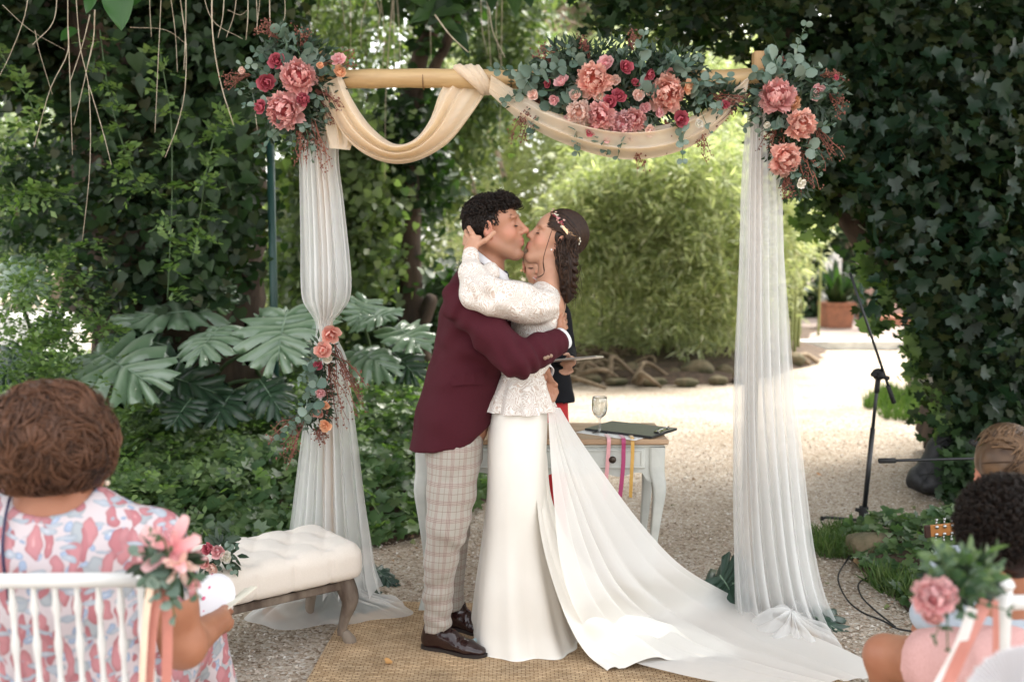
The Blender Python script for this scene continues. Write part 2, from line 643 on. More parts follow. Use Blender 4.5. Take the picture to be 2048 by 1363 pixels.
def vnormals(V, F):
    a = np.cross(V[F[:, 2]] - V[F[:, 0]], V[F[:, -1]] - V[F[:, 1]] if F.shape[1] == 4 else V[F[:, 1]] - V[F[:, 0]])
    n = np.zeros_like(V)
    for ax in range(3):
        for k in range(F.shape[1]):
            n[:, ax] += np.bincount(F[:, k], a[:, ax], len(V))
    return unit(n)

def strands(paths, r0, r1=0.0005, seg=3):
    """paths (n, k, 3) -> one mesh of thin tapering tubes"""
    n, k, _ = paths.shape
    T = np.gradient(paths, axis=1); T = unit(T)
    ref = np.array((0.31, 0.52, 0.79))
    A = unit(np.cross(T, ref)); B = np.cross(T, A)
    r0 = np.broadcast_to(np.asarray(r0, float), (n,))
    s = np.linspace(0, 1, k)
    r = r0[:, None] * np.sqrt(np.maximum(1 - s ** 3, 0)) + r1
    a = np.linspace(0, 2 * math.pi, seg, endpoint=False)
    V = paths[:, :, None] + r[:, :, None, None] * (np.cos(a)[:, None] * A[:, :, None] + np.sin(a)[:, None] * B[:, :, None])
    base = (np.arange(n) * k * seg)[:, None, None, None]
    i = (np.arange(k - 1) * seg)[None, :, None, None]
    j = np.arange(seg); jn = (j + 1) % seg
    f = np.stack([j, jn, jn + seg, j + seg], -1)[None, None]
    F = (base + i + f).reshape(-1, 4)
    return V.reshape(-1, 3), F, np.repeat(RNG.rand(n), (k - 1) * seg)
# ================================================================== THE GROUND
def ground_material(name, tones, scale, rough=0.9, bump=1.0, far=0.0):
    m, nt, b = newmat(name)
    tc = N(nt, 'ShaderNodeTexCoord')
    vo = N(nt, 'ShaderNodeTexVoronoi', i_Scale=scale, i_Randomness=1.0)
    nt.links.new(tc.outputs['Object'], vo.inputs['Vector'])
    sep = N(nt, 'ShaderNodeSeparateColor'); nt.links.new(vo.outputs['Color'], sep.inputs[0])
    k = len(tones)
    col = ramp(nt, sep.outputs[0], [(i / (k - 1), c) for i, c in enumerate(tones)])
    big = N(nt, 'ShaderNodeTexNoise', i_Scale=1.3, i_Detail=6)
    nt.links.new(tc.outputs['Object'], big.inputs['Vector'])
    sh = ramp(nt, big.outputs['Fac'], [(0.35, (0.80, 0.77, 0.72)), (0.6, (1, 1, 1))])
    mx = N(nt, 'ShaderNodeMixRGB', blend_type='MULTIPLY'); mx.inputs[0].default_value = 1
    nt.links.new(col, mx.inputs[1]); nt.links.new(sh, mx.inputs[2])
    nt.links.new(mx.outputs[0], b.inputs['Base Color'])
    b.inputs['Roughness'].default_value = rough
    b.inputs['Specular IOR Level'].default_value = 0.25
    inv = N(nt, 'ShaderNodeMath', operation='SUBTRACT'); inv.inputs[0].default_value = 1
    nt.links.new(vo.outputs['Distance'], inv.inputs[1])
    bp = N(nt, 'ShaderNodeBump', i_Strength=bump, i_Distance=0.008)
    nt.links.new(inv.outputs[0], bp.inputs['Height']); nt.links.new(bp.outputs[0], b.inputs['Normal'])
    return m

M_GRAVEL = ground_material('gravel_mat', [(0.19, 0.135, 0.09), (0.34, 0.27, 0.205), (0.45, 0.38, 0.31), (0.52, 0.46, 0.39), (0.38, 0.31, 0.235), (0.60, 0.56, 0.51)], 80, bump=0.9)
M_SOIL = mat('soil_mat', (0.05, 0.033, 0.022), 0.95, (0.11, 0.07, 0.045), 14, bump=1.0, bscale=60)
M_PAVE = mat('terrace_mat', (0.30, 0.235, 0.205), 0.85, (0.25, 0.20, 0.175), 3, bump=0.2, bscale=80)
M_CURB = mat('curb_mat', (0.70, 0.68, 0.64), 0.8, (0.52, 0.50, 0.46), 7, bump=0.3, bscale=50)
M_TERRA = mat('terracotta_mat', (0.42, 0.17, 0.10), 0.8, (0.30, 0.13, 0.08), 9, bump=0.2)

n = 120
gx = np.concatenate([np.linspace(-90, -8, 20), np.linspace(-7.5, 7.5, 80), np.linspace(8, 90, 20)])
gy = np.concatenate([np.linspace(-20, 1.5, 12), np.linspace(2, 14, 90), np.linspace(14.5, 160, 30)])
GX, GY = np.meshgrid(gx, gy, indexing='ij')
GV = np.stack([GX, GY, np.zeros_like(GX)], -1).reshape(-1, 3)
GV[:, 2] = 0.006 * vnoise(GV, 1.7) - 0.008
o = mk('gravel_ground', GV, grid_faces(len(gx), len(gy)), M_GRAVEL)
tag(o, kind='structure')

def bed_mesh(name, poly, h, m, res=0.12, edge=0.5):
    poly = np.array(poly, float)
    lo, hi = poly.min(0), poly.max(0)
    xs = np.arange(lo[0], hi[0] + res, res); ys = np.arange(lo[1], hi[1] + res, res)
    X, Y = np.meshgrid(xs, ys, indexing='ij')
    p = np.stack([X.ravel(), Y.ravel()], -1)
    ins, d = poly_dist(p, poly)
    z = np.where(ins, h * np.clip(d / edge, 0, 1) ** 0.7, -0.06)
    V = np.stack([p[:, 0], p[:, 1], z + 0.004], -1)
    V[:, 2] += np.where(ins, 0.02 * vnoise(V, 5), 0)
    return mk(name, V, grid_faces(len(xs), len(ys)), m)

def poly_dist(p, poly):
    ins = in_poly(p[:, 0], p[:, 1], poly)
    d = np.full(len(p), 1e9)
    for i in range(len(poly)):
        a, b = poly[i - 1], poly[i]
        ab = b - a; t = np.clip(((p - a) @ ab) / max(1e-9, ab @ ab), 0, 1)
        d = np.minimum(d, np.linalg.norm(p - a - t[:, None] * ab, axis=1))
    return ins, d

BED = np.array([(-8, 4.6), (-3, 4.9), (-1.75, 5.0), G(560, 1120)[:2], G(700, 1098)[:2], G(828, 1075)[:2], G(905, 1040)[:2], G(975, 1005)[:2],
                G(985, 930)[:2], G(960, 850)[:2], G(860, 800)[:2], G(740, 795)[:2], G(560, 800)[:2], (-8, 10.5)])
tag(bed_mesh('planting_bed_soil', BED, 0.10, M_SOIL), kind='structure')
BEDR = np.array([G(1640, 1075)[:2], G(1700, 1060)[:2], G(1830, 1055)[:2], G(2048, 1000)[:2], (4.5, 6.0), (4.5, 2.2), G(2000, 1330)[:2], G(1860, 1262)[:2], G(1800, 1210)[:2], G(1740, 1150)[:2]])
tag(bed_mesh('ivy_bed_soil', BEDR, 0.06, M_SOIL, 0.08, 0.3), kind='structure')
BEDB = np.array([G(1125, 748)[:2], G(1200, 762)[:2], G(1300, 768)[:2], G(1460, 770)[:2], G(1560, 745)[:2], G(1640, 722)[:2], (6.2, 19), (0.2, 20), G(1120, 700)[:2]])
tag(bed_mesh('bamboo_bed_soil', BEDB, 0.18, M_SOIL, 0.25, 0.8), kind='structure')

# far terrace with its white kerb (right)
a = G(1560, 706); b_ = G(1850, 704)
TY = 15.6
V, F = join([box((9.0, TY + 0.18, 0.06), (18, 0.36, 0.13))])
tag(mk('white_kerb', V, F, M_CURB, smooth=False), kind='structure')
V, F = join([box((9.0, TY + 5.0, 0.05), (18, 9.24, 0.10))])
tag(mk('terrace_paving', V, F, M_PAVE, smooth=False), kind='structure')
# steps of terracotta
p = G(1720, 652, 0.1)
for i in range(1):
    V, F = join([box((p[0] + 2.45 + 0.25 * i, p[1] + 0.6 + 0.4 * i, 0.1 + 0.09 + 0.16 * i), (4.2, 1.2, 0.16))])
    s_ = mk('terrace_step', V, F, M_TERRA, smooth=False)
    tag(s_, kind='structure')

# real pebbles on the near gravel
def pebbles(n, x0, x1, y0, y1, s0, s1, name):
    pos = np.stack([RNG.uniform(x0, x1, n), y0 + (y1 - y0) * RNG.rand(n) ** 1.5, np.zeros(n)], -1)
    inb = in_poly(pos[:, 0], pos[:, 1], BED) | in_poly(pos[:, 0], pos[:, 1], BEDR) | ((pos[:, 0] > -0.80) & (pos[:, 0] < 1.0) & (pos[:, 1] < 4.30))
    pos = pos[~inb]; n = len(pos)
    tv = np.array([(0.5, 0, 0), (0, 0.4, 0), (-0.5, 0, 0), (0, -0.4, 0), (0.05, 0, 0.33), (0, 0, -0.2)])
    tf = np.array([(0, 1, 4), (1, 2, 4), (2, 3, 4), (3, 0, 4)])
    a = RNG.uniform(0, 6.28, n)
    tip = np.stack([np.cos(a), np.sin(a), RNG.normal(0, .15, n)], -1)
    V, F, r = scatter(tv, tf, pos, tip, np.array([0, 0, 1.0]) + RNG.normal(0, .3, (n, 3)), RNG.uniform(s0, s1, n))
    m = leafmat('pebble_mat', [(0.15, 0.10, 0.07), (0.35, 0.27, 0.20), (0.50, 0.42, 0.34), (0.60, 0.55, 0.48), (0.28, 0.19, 0.13), (0.74, 0.71, 0.66)], 0.75, trans=0, spec=0.3)
    tag(mk(name, V, F, m, smooth=False, attrs={'rnd': r}), 'loose beige pebbles lying over the gravel court', 'gravel', kind='stuff')
pebbles(36000, -3.0, 3.4, 3.3, 9.0, 0.008, 0.02, 'pebbles')

# ================================================================== FOLIAGE
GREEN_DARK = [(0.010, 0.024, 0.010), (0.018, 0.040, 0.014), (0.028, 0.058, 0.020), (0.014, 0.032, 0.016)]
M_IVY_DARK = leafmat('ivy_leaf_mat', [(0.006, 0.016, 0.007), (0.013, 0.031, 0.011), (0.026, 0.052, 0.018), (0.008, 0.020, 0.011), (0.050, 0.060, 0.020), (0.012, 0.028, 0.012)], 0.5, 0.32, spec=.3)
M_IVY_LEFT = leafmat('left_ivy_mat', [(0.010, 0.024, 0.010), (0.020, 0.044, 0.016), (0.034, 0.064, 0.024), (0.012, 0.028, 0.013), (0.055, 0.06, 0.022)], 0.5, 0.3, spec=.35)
M_IVY_MID = leafmat('climber_leaf_mat', [(0.012, 0.028, 0.011), (0.026, 0.056, 0.020), (0.044, 0.082, 0.028), (0.018, 0.040, 0.017)], 0.5, 0.3, spec=.35)
M_IVY_GROUND = leafmat('ground_ivy_mat', [(0.034, 0.075, 0.028), (0.080, 0.145, 0.052), (0.145, 0.21, 0.080), (0.05, 0.10, 0.044)], 0.38, 0.3, spec=.6)
M_JAS = leafmat('jasmine_leaf_mat', [(0.07, 0.125, 0.045), (0.125, 0.20, 0.065), (0.20, 0.28, 0.10), (0.05, 0.10, 0.04)], 0.5, 0.35)
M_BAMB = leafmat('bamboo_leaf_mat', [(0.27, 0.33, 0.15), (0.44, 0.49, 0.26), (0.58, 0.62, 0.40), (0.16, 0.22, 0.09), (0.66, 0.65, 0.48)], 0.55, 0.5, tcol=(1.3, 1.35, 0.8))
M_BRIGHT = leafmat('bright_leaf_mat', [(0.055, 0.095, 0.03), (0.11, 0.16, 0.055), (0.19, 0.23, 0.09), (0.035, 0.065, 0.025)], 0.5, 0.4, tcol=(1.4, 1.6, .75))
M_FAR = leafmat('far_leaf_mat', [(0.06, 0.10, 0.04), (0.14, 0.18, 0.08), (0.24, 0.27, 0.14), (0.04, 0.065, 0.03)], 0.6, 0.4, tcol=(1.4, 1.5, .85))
M_CANOPY = leafmat('canopy_leaf_mat', [(0.02, 0.05, 0.015), (0.04, 0.09, 0.025), (0.06, 0.12, 0.03)], 0.5, 0.25)
M_BARK = mat('bark_mat', (0.09, 0.060, 0.042), 0.95, (0.035, 0.024, 0.018), 9, bump=1.0, bscale=30, stretch=(1, 1, 0.25))
M_BARK_PALE = mat('pale_bark_mat', (0.34, 0.27, 0.21), 0.9, (0.20, 0.15, 0.11), 7, bump=0.8, bscale=25, stretch=(1, 1, 0.2))
M_ROOT = mat('root_mat', (0.28, 0.21, 0.14), 0.9, (0.14, 0.10, 0.06), 9, bump=0.6)
M_TWIG = mat('twig_mat', (0.60, 0.52, 0.40), 0.7, (0.42, 0.34, 0.25), 20)
M_STEMG = mat('green_stem_mat', (0.06, 0.11, 0.035), 0.6, (0.04, 0.08, 0.03), 8)

def foliage(name, pos, tmpl, size, m, parent=None, up=0.5, jit=0.8, face=(0, -1, 0.4), droop=0.6, label=None, cat=None, kind=None):
    n = len(pos)
    nrm = np.array(face, float) + RNG.normal(0, jit, (n, 3)) + np.array((0, 0, up))
    tip = RNG.normal(0, 0.7, (n, 3)) + np.array((0, 0, -droop))
    V, F, r = scatter(tmpl[0], tmpl[1], pos, tip, nrm, size)
    o = mk(name, V, F, m, parent, attrs={'rnd': r}, smooth=False)
    return tag(o, label, cat, None, kind)

def clumped(pos, k, spread, keep=1.0):
    """gather points round k random centres of the same cloud, so that dark gaps stay between clumps"""
    c = pos[RNG.choice(len(pos), k)]
    w = RNG.choice(k, len(pos))
    r = RNG.normal(0, 1, (len(pos), 3)) * spread
    q = c[w] + r
    m = RNG.rand(len(pos)) < keep
    return np.where(m[:, None], q, pos)

def trunk(pts, m, seg=12, rough=0.12, n=26):
    p = spline([(*q[0], q[1]) for q in pts], n)
    V, F = tube(p[:, :3], p[:, 3], seg)
    k = n * seg
    ax = np.repeat(p[:, :3], seg, 0)
    d = V[:k] - ax
    V[:k] = ax + d * (1 + rough * 2 * vnoise(V[:k] * np.array((1, 1, 0.4)), 9)[:, None] + rough * vnoise(V[:k], 25)[:, None])
    return V, F

# ---- far wood and hedge
far = empty('far_wood', (0, 30, 0), 'sunlit green wood closing the garden far behind the bamboo', 'woodland')
far['kind'] = 'stuff'
pts = np.concatenate([region_points(30000, [(-700, -300), (2700, -300), (2700, 655), (-700, 655)], 24, 32, gap=0.22, gscale=0.35, soft=5), region_points(16000, [(-2900, -300), (-700, -300), (-700, 655), (-2900, 655)], 22, 30, gap=0.2, gscale=0.35, soft=5), region_points(12000, [(2700, -300), (4300, -300), (4300, 655), (2700, 655)], 22, 30, gap=0.2, gscale=0.35, soft=5)])
pts = clumped(pts, 1700, 0.55, 0.8)
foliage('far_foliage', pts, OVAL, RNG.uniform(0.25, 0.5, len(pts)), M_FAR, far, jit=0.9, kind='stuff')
V, F = [], []
parts = []
for i in range(26):
    x = RNG.uniform(-16, 18); y = RNG.uniform(25, 31)
    parts.append(tube(spline([(x, y, 0), (x + RNG.normal(0, .3), y, 4), (x + RNG.normal(0, .8), y, 11)], 8), np.linspace(0.22, 0.12, 8), 6))
V, F = join(parts); tag(mk('far_trunks', V, F, M_BARK_PALE, far), kind='stuff')

M_VINE = leafmat('pale_climber_mat', [(0.09, 0.13, 0.06), (0.16, 0.21, 0.10), (0.25, 0.29, 0.16), (0.05, 0.085, 0.04)], .45, .4, spec=.6)
def shrub(name, label, cat, poly, y0, y1, n, tmpl, size, m, clumps, spread, gap=0.3, gscale=1.2, stems=8, stemr=0.02, group=None, jit=0.8, keep=0.75, droop=0.6, stem_mat=None, seed=0):
    pts = region_points(n, poly, y0, y1, gap, gscale, seed, soft=12)
    pts = clumped(pts, clumps, spread, keep)
    pts = pts[pts[:, 2] > 0.02]
    base = np.array((pts[:, 0].mean(), pts[:, 1].mean(), 0))
    t = empty(name, base, label, cat, group)
    foliage('foliage', pts, tmpl, RNG.uniform(size[0], size[1], len(pts)), m, t, jit=jit, droop=droop)
    if stems:
        parts = []
        for i in range(stems):
            q = pts[RNG.randint(len(pts))]
            x0 = q[0] + RNG.normal(0, .25)
            parts.append(tube(spline([(x0, q[1], -0.02), (x0 * .5 + q[0] * .5 + RNG.normal(0, .1), q[1], q[2] * .55), q], 8), np.linspace(stemr, stemr * .4, 8), 5))
        V, F = join(parts)
        tag(mk('stems', V, F, stem_mat or M_BARK, t), kind='stuff')
    return t

# bright shrubbery between the left trees and the bamboo, several storeys deep
shrub('leafy_shrub', 'tall bright green shrub behind the left drape and dark trunk', 'shrub', [(560, -60), (860, -60), (850, 380), (800, 620), (690, 700), (560, 640)], 10.5, 13, 16000, OVAL, (0.06, 0.14), M_BRIGHT, 260, 0.2, 0.35, 1.1, 5)
shrub('leafy_shrub', 'loose yellow green shrub filling the gap right of the dark trunk under the swag', 'shrub', [(850, -60), (1100, -60), (1060, 120), (960, 260), (880, 420), (840, 400)], 12.6, 14.4, 9000, OVAL, (0.07, 0.16), M_BRIGHT, 220, 0.24, 0.35, 1.0, 0)
shrub('dark_leaf_shrub', 'dark glossy shrub low behind the groom', 'shrub', [(690, 540), (930, 540), (960, 640), (900, 720), (720, 690)], 9.8, 11.5, 3600, HEART, (0.06, 0.13), M_IVY_MID, 90, 0.15, 0.3, 1.4, 8)
shrub('garden_bush', 'sunlit bush glimpsed left of the ivy trunks', 'shrub', [(-120, 180), (170, 200), (180, 500), (-120, 520)], 15, 18, 6000, OVAL, (0.10, 0.2), M_BRIGHT, 110, 0.3, 0.3, 0.8, 6)

shrub('garden_hedge', 'dark leafy hedge behind the terracotta tub on the far terrace', 'hedge', [(1500, 380), (1720, 400), (1735, 560), (1720, 650), (1500, 655)], 21.6, 23.5, 6000, OVAL, (.12, .24), M_IVY_MID, 110, .2, .1, .8, 0)

# bamboo: separate clumps, each with its canes
M_CANE = mat('bamboo_cane_mat', (0.28, 0.30, 0.10), 0.5, (0.20, 0.24, 0.08), 6)
def bamboo(label, poly, y0, y1, n, canes, cx0, cx1):
    pts = region_points(n, poly, y0, y1, 0.42, 1.2, RNG.randint(99), soft=30)
    # sprays: short drooping rows of leaves
    n = int(n * 1.5); k = n // 14
    c = pts[:k]
    d = unit(RNG.normal(0, 1, (k, 3)) * np.array((1, .6, .35)) + np.array((0, -.2, -.15)))
    t_ = RNG.rand(k, 14)
    L = RNG.uniform(0.25, 0.6, (k, 1))
    q = c[:, None] + (t_ * L)[..., None] * d[:, None] + RNG.normal(0, .035, (k, 14, 3)); q[..., 2] -= (t_ * L) ** 2 * .5
    q = q.reshape(-1, 3)
    dd = np.repeat(d, 14, 0) + RNG.normal(0, .5, (len(q), 3)) + np.array((0, 0, -.35))
    m = q[:, 2] > 0.25
    q, dd = q[m], dd[m]
    th = empty('bamboo', (np.mean(q[:, 0]), np.mean(q[:, 1]), 0), label, 'bamboo', 'bamboo clumps across the back of the court')
    V, F, r = scatter(LANCE[0] * np.array((.95, 1, 1)), LANCE[1], q, dd, RNG.normal(0, .7, (len(q), 3)) + np.array((0, -.5, .8)), RNG.uniform(.09, .19, len(q)))
    mk('foliage', V, F, M_BAMB, th, attrs={'rnd': r}, smooth=False)
    top = pts[:, 2].max()
    for i in range(canes):
        u = RNG.uniform(cx0, cx1); Y = RNG.uniform(y0 + .2, y1)
        b0 = P(u, 700, Y); b0[2] = 0.05
        h = RNG.uniform(.5, .95) * top
        lean = RNG.normal(0, .25)
        pth = spline([b0, b0 + (lean * .3, RNG.normal(0, .1), h * .5), b0 + (lean * 1.6, RNG.normal(0, .3) - .2, h)], 16)
        rr = np.linspace(0.022, 0.008, 16); rr[::3] *= 1.18
        V, F = tube(pth, rr, 6)
        mk('cane', V, F, M_CANE, th)
bamboo('bamboo clump right behind the officiant, its sprays hanging low', [(1130, 400), (1190, 340), (1230, 270), (1330, 380), (1330, 480), (1300, 690), (1150, 680), (1120, 520)], 12.6, 14.5, 17000, 9, 1190, 1300)
bamboo('broad bamboo clump in the middle of the arch opening with bare canes at its foot', [(1250, 330), (1330, 250), (1420, 300), (1510, 230), (1530, 500), (1460, 690), (1320, 680)], 12.3, 14.2, 17000, 12, 1300, 1440)
bamboo('bamboo clump showing through and beside the right tulle drape', [(1460, 300), (1540, 260), (1600, 360), (1590, 450), (1545, 540), (1530, 640), (1450, 640)], 12.8, 15.5, 10000, 8, 1470, 1600)
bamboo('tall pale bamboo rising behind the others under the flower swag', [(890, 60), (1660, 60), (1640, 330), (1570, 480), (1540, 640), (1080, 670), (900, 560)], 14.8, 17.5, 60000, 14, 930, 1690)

# pale far trunks between swag and bamboo
for u, w, lab in ((1120, 26, 'pale trunk seen left of the bride under the flower swag'), (1205, 34, 'thickest pale trunk under the middle of the flower swag'), (1305, 20, 'thin pale trunk under the swag between bamboo sprays')):
    Y = RNG.uniform(20.2, 21.5); b0 = P(u, 560, Y); b0[2] = 0
    t = empty('pale_tree', b0, lab, 'tree')
    r0 = PX(w, Y) / 2
    V, F = trunk([(b0, r0 * 1.2), (b0 + (.1, 0, 3), r0), (b0 + (-.1, 0, 7), r0 * .9), (b0 + (.2, 0, 11), r0 * .6)], M_BARK_PALE)
    mk('trunk', V, F, M_BARK_PALE, t)
    pts = region_points(1200, [(u - 120, -260), (u + 120, -260), (u + 90, -60), (u - 90, -60)], Y - .8, Y + .8)
    foliage('crown', clumped(pts, 30, .3), OVAL, RNG.uniform(.15, .3, len(pts)), M_FAR, t)

# ficus with pale bare limbs high in the middle
b0 = P(1130, 560, 17.5); b0[2] = 0
t = empty('rubber_fig_tree', b0, 'pale pinkish fig tree with bare slanting limbs above the garland', 'tree')
V, F = join([trunk([(b0, .32), (b0 + (.1, .2, 2.4), .25), (P(1150, 90, 17.6), .26), (P(1160, -80, 17.6), .3)], M_BARK_PALE),
             trunk([(P(1140, 130, 17.5), .16), (P(1110, 60, 17.3), .09), (P(1060, -40, 17.2), .06)], M_BARK_PALE, 7),
             trunk([(P(1160, 140, 17.5), .2), (P(1200, 70, 17.4), .16), (P(1230, 0, 17.2), .12)], M_BARK_PALE, 7),
             trunk([(P(1130, 150, 17.3), .05), (P(1060, 40, 17.0), .05), (P(1010, -30, 17), .04)], M_BARK_PALE, 6),
             trunk([(P(1120, 120, 17.2), .03), (P(1170, 60, 17.0), .03), (P(1090, 30, 17), .03)], M_BARK_PALE, 6)])
M_PINK = mat('fig_bark_mat', (0.52, 0.38, 0.31), 0.9, (0.34, 0.25, 0.20), 5, bump=.6, bscale=20)
mk('trunk', V, F, M_PINK, t)
for (u0, v0), (u1, v1) in (((960, 240), (1010, 360)), ((1110, 60), (1075, 20)), ((1030, 30), (1080, 110)), ((920, 330), (950, 390))):
    a, b_ = P(u0, v0, 15), P(u1, v1, 14.6)
    V, F = tube(spline([a, (a + b_) / 2 + (0.05, 0, .03), b_], 8), .035, 6); mk('bare_branch', V, F, M_PINK, t)
pts = region_points(3500, [(1000, -160), (1260, -160), (1240, 60), (1100, 20), (1000, 60)], 16.5, 18.5, .4)
foliage('crown', clumped(pts, 60, .25), OVAL, RNG.uniform(.12, .25, len(pts)), M_FAR, t)

# ---- dark slim tree with climbers behind the swag (u 820)
def P2(u, v, Y): return P(u, v, Y)
b0 = G(835, 812)
Yt = b0[1]
t = empty('slim_dark_tree', b0, 'slim dark tree with climbing leaves standing behind the left swag', 'tree')
V, F = join([trunk([(b0 + (.05, 0, -.05), .24), (P(826, 690, Yt), .16), (P(822, 560, Yt), .13), (P(818, 400, Yt), .125), (P(812, 240, Yt), .11), (P(838, 120, Yt), .09), (P(868, 40, Yt), .07), (P(880, -90, Yt), .06)], M_BARK, 10),
             trunk([(P(820, 230, Yt), .08), (P(862, 150, Yt), .06), (P(905, 60, Yt - .2), .05), (P(935, -60, Yt - .3), .04)], M_BARK, 8),
             trunk([(P(838, 640, Yt), .07), (P(862, 600, Yt - .2), .06), (P(846, 690, Yt - .3), .05), (P(880, 760, Yt - .4), .05)], M_BARK, 8)])
mk('trunk', V, F, M_BARK, t)
pts = np.concatenate([region_points(1000, [(770, 180), (880, 190), (900, 330), (870, 440), (800, 450), (760, 330)], Yt - .35, Yt + .4, .45, 2),
                      region_points(1500, [(730, -120), (960, -120), (940, 30), (880, 90), (790, 90)], Yt - .8, Yt + .8, .3, 1.2)])
foliage('climbing_leaves', clumped(pts, 130, .10, .8), HEART, RNG.uniform(.06, .13, len(pts)), M_IVY_MID, t)

# ---- big rubber leaves at the top edge, close
M_BIGLEAF = leafmat('broad_leaf_mat', [(0.035, 0.10, 0.028), (0.05, 0.13, 0.035)], .4, .4)
def broad_leaf(parent, base, tip, nrm, wid, m=M_BIGLEAF, name='leaf', outline='heart', wave=.03):
    """one large blade from base to tip with a folded midrib"""
    base = np.array(base, float); tip = np.array(tip, float)
    L = np.linalg.norm(tip - base); y = (tip - base) / L
    z = unit(np.array(nrm, float) - np.dot(nrm, y) * y); x = np.cross(y, z)
    s = np.linspace(0, 1, 13)
    if outline == 'heart': w = np.sin(np.pi * np.clip(s, 0, 1) ** .62) ** .8 * (1 - .15 * s)
    else: w = np.sin(np.pi * s ** .9) ** .75
    c = np.linspace(-1, 1, 9)
    S, C = np.meshgrid(s, c, indexing='ij')
    X = C * w[:, None] * wid / 2
    Yy = S * L - (np.abs(C) ** 2) * (0.12 * L * (1 - S) if outline == 'heart' else 0)
    Z = np.abs(C) * w[:, None] * wid * .12 + wave * L * np.sin(S * 9 + C * 2) * np.abs(C) - .25 * L * S ** 2 * .5
    V = base + X[..., None] * x + Yy[..., None] * y + Z[..., None] * z
    return mk(name, V.reshape(-1, 3), grid_faces(13, 9), m, parent, attrs={'rnd': np.full(117, .5)})

# ================================================================== LEFT: ivy trunks
Ym = 7.6
t = empty('ivy_clad_tree', G(330, 818), 'massive dark trunk clad in heart leaved ivy at the left', 'tree')
tb = G(330, 818)
V, F = join([trunk([(tb, .62), (P(330, 600, Ym), .55), (P(300, 350, Ym), .52), (P(280, 100, Ym), .56), (P(270, -200, Ym), .6)], M_BARK, 20, .12),
             trunk([(P(450, 760, Ym + .3), .32), (P(455, 480, Ym + .2), .28), (P(470, 240, Ym + .2), .25), (P(450, -150, Ym), .22)], M_BARK, 12),
             trunk([(P(180, 150, Ym + .2), .28), (P(110, 40, Ym + .2), .3), (P(30, -90, Ym + .2), .3)], M_BARK, 12)])
mk('trunk', V, F, M_BARK, t)
polyL = [(150, -80), (590, -80), (560, 130), (520, 300), (505, 500), (450, 590), (300, 640), (180, 640), (150, 500), (180, 380), (150, 250), (100, 190), (-60, 170), (-80, -80)]
pts = region_points(26000, polyL, Ym - .95, Ym + .6, .32, 2.0, 3, soft=8)
pts = clumped(pts, 560, .10, .7)
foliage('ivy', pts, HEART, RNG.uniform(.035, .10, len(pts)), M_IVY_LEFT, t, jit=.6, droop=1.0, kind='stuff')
# the nearest leaves are single parts
def leaf_parts(parent, pos, tmpls, m, s0, s1, face=(0, -1, .35), jit=.45, droop=1.0, name='leaf'):
    meshes = [mesh_data(name, tv, [tuple(f) for f in tf], m, smooth=True) for tv, tf in tmpls]
    for p_ in pos:
        nrm = unit(np.array(face) + RNG.normal(0, jit, 3))
        tp = RNG.normal(0, .6, 3) + np.array((0, 0, -droop))
        tp = unit(tp - np.dot(tp, nrm) * nrm); x = np.cross(tp, nrm)
        s_ = RNG.uniform(s0, s1)
        M = Matrix(((x[0] * s_, tp[0] * s_, nrm[0] * s_, p_[0]), (x[1] * s_, tp[1] * s_, nrm[1] * s_, p_[1]), (x[2] * s_, tp[2] * s_, nrm[2] * s_, p_[2]), (0, 0, 0, 1)))
        inst(name, meshes[RNG.randint(len(meshes))], parent, M)
def curl(t_, k):  # bend a template so copies are not flat
    v = t_[0].copy(); v[:, 2] += -k * v[:, 1] ** 2 + .18 * np.abs(v[:, 0]); return (v, t_[1])
pp = region_points(240, [(110, 150), (420, 60), (520, 200), (480, 420), (430, 590), (250, 480), (200, 300)], Ym - 1.15, Ym - .9, .3, 2, 5)
leaf_parts(t, pp, [curl(HEART, .2), curl(IVY, .25), curl(HEART, .45)], M_IVY_MID, .07, .125)
# climbing threads of ivy over the gap on the left
pts = region_points(1300, [(-60, 210), (150, 250), (165, 380), (120, 520), (-60, 480)], 7.2, 8.4, .7, 1.6, 9)
foliage('hanging_ivy', clumped(pts, 150, .10, .9), IVY_LOW, RNG.uniform(.05, .09, len(pts)), M_IVY_MID, t, droop=1.1, kind='stuff')

# ---- dark green iron post
p0 = G(541, 800); 
t = empty('iron_post', (P(541, 600, 6.7)[0], 6.7, 0), 'dark green painted iron post left of the tulle drape', 'post')
M_IRON = mat('green_iron_mat', (0.012, 0.045, 0.040), .45, (0.016, 0.06, 0.05), 6, spec=.5)
a = P(541, 300, 6.7)
V, F = tube([(a[0], 6.7, 0), (a[0], 6.7, 2.42)], .027, 12); mk('pole', V, F, M_IRON, t)
V, F = lathe([(0, 0), (.075, 0), (.075, .03), (.045, .09), (.036, .12)], (a[0], 6.7, 0)); mk('base', V, F, M_IRON, t)
# climber right of the post
shrub('climbing_vine', 'pale green climber leaves around the iron post behind the tulle', 'vine', [(560, 230), (640, 200), (760, 260), (780, 560), (640, 640), (560, 600)], 9.1, 10.2, 8500, HEART, (.05, .11), M_VINE, 230, .13, .35, 1.6, 0)

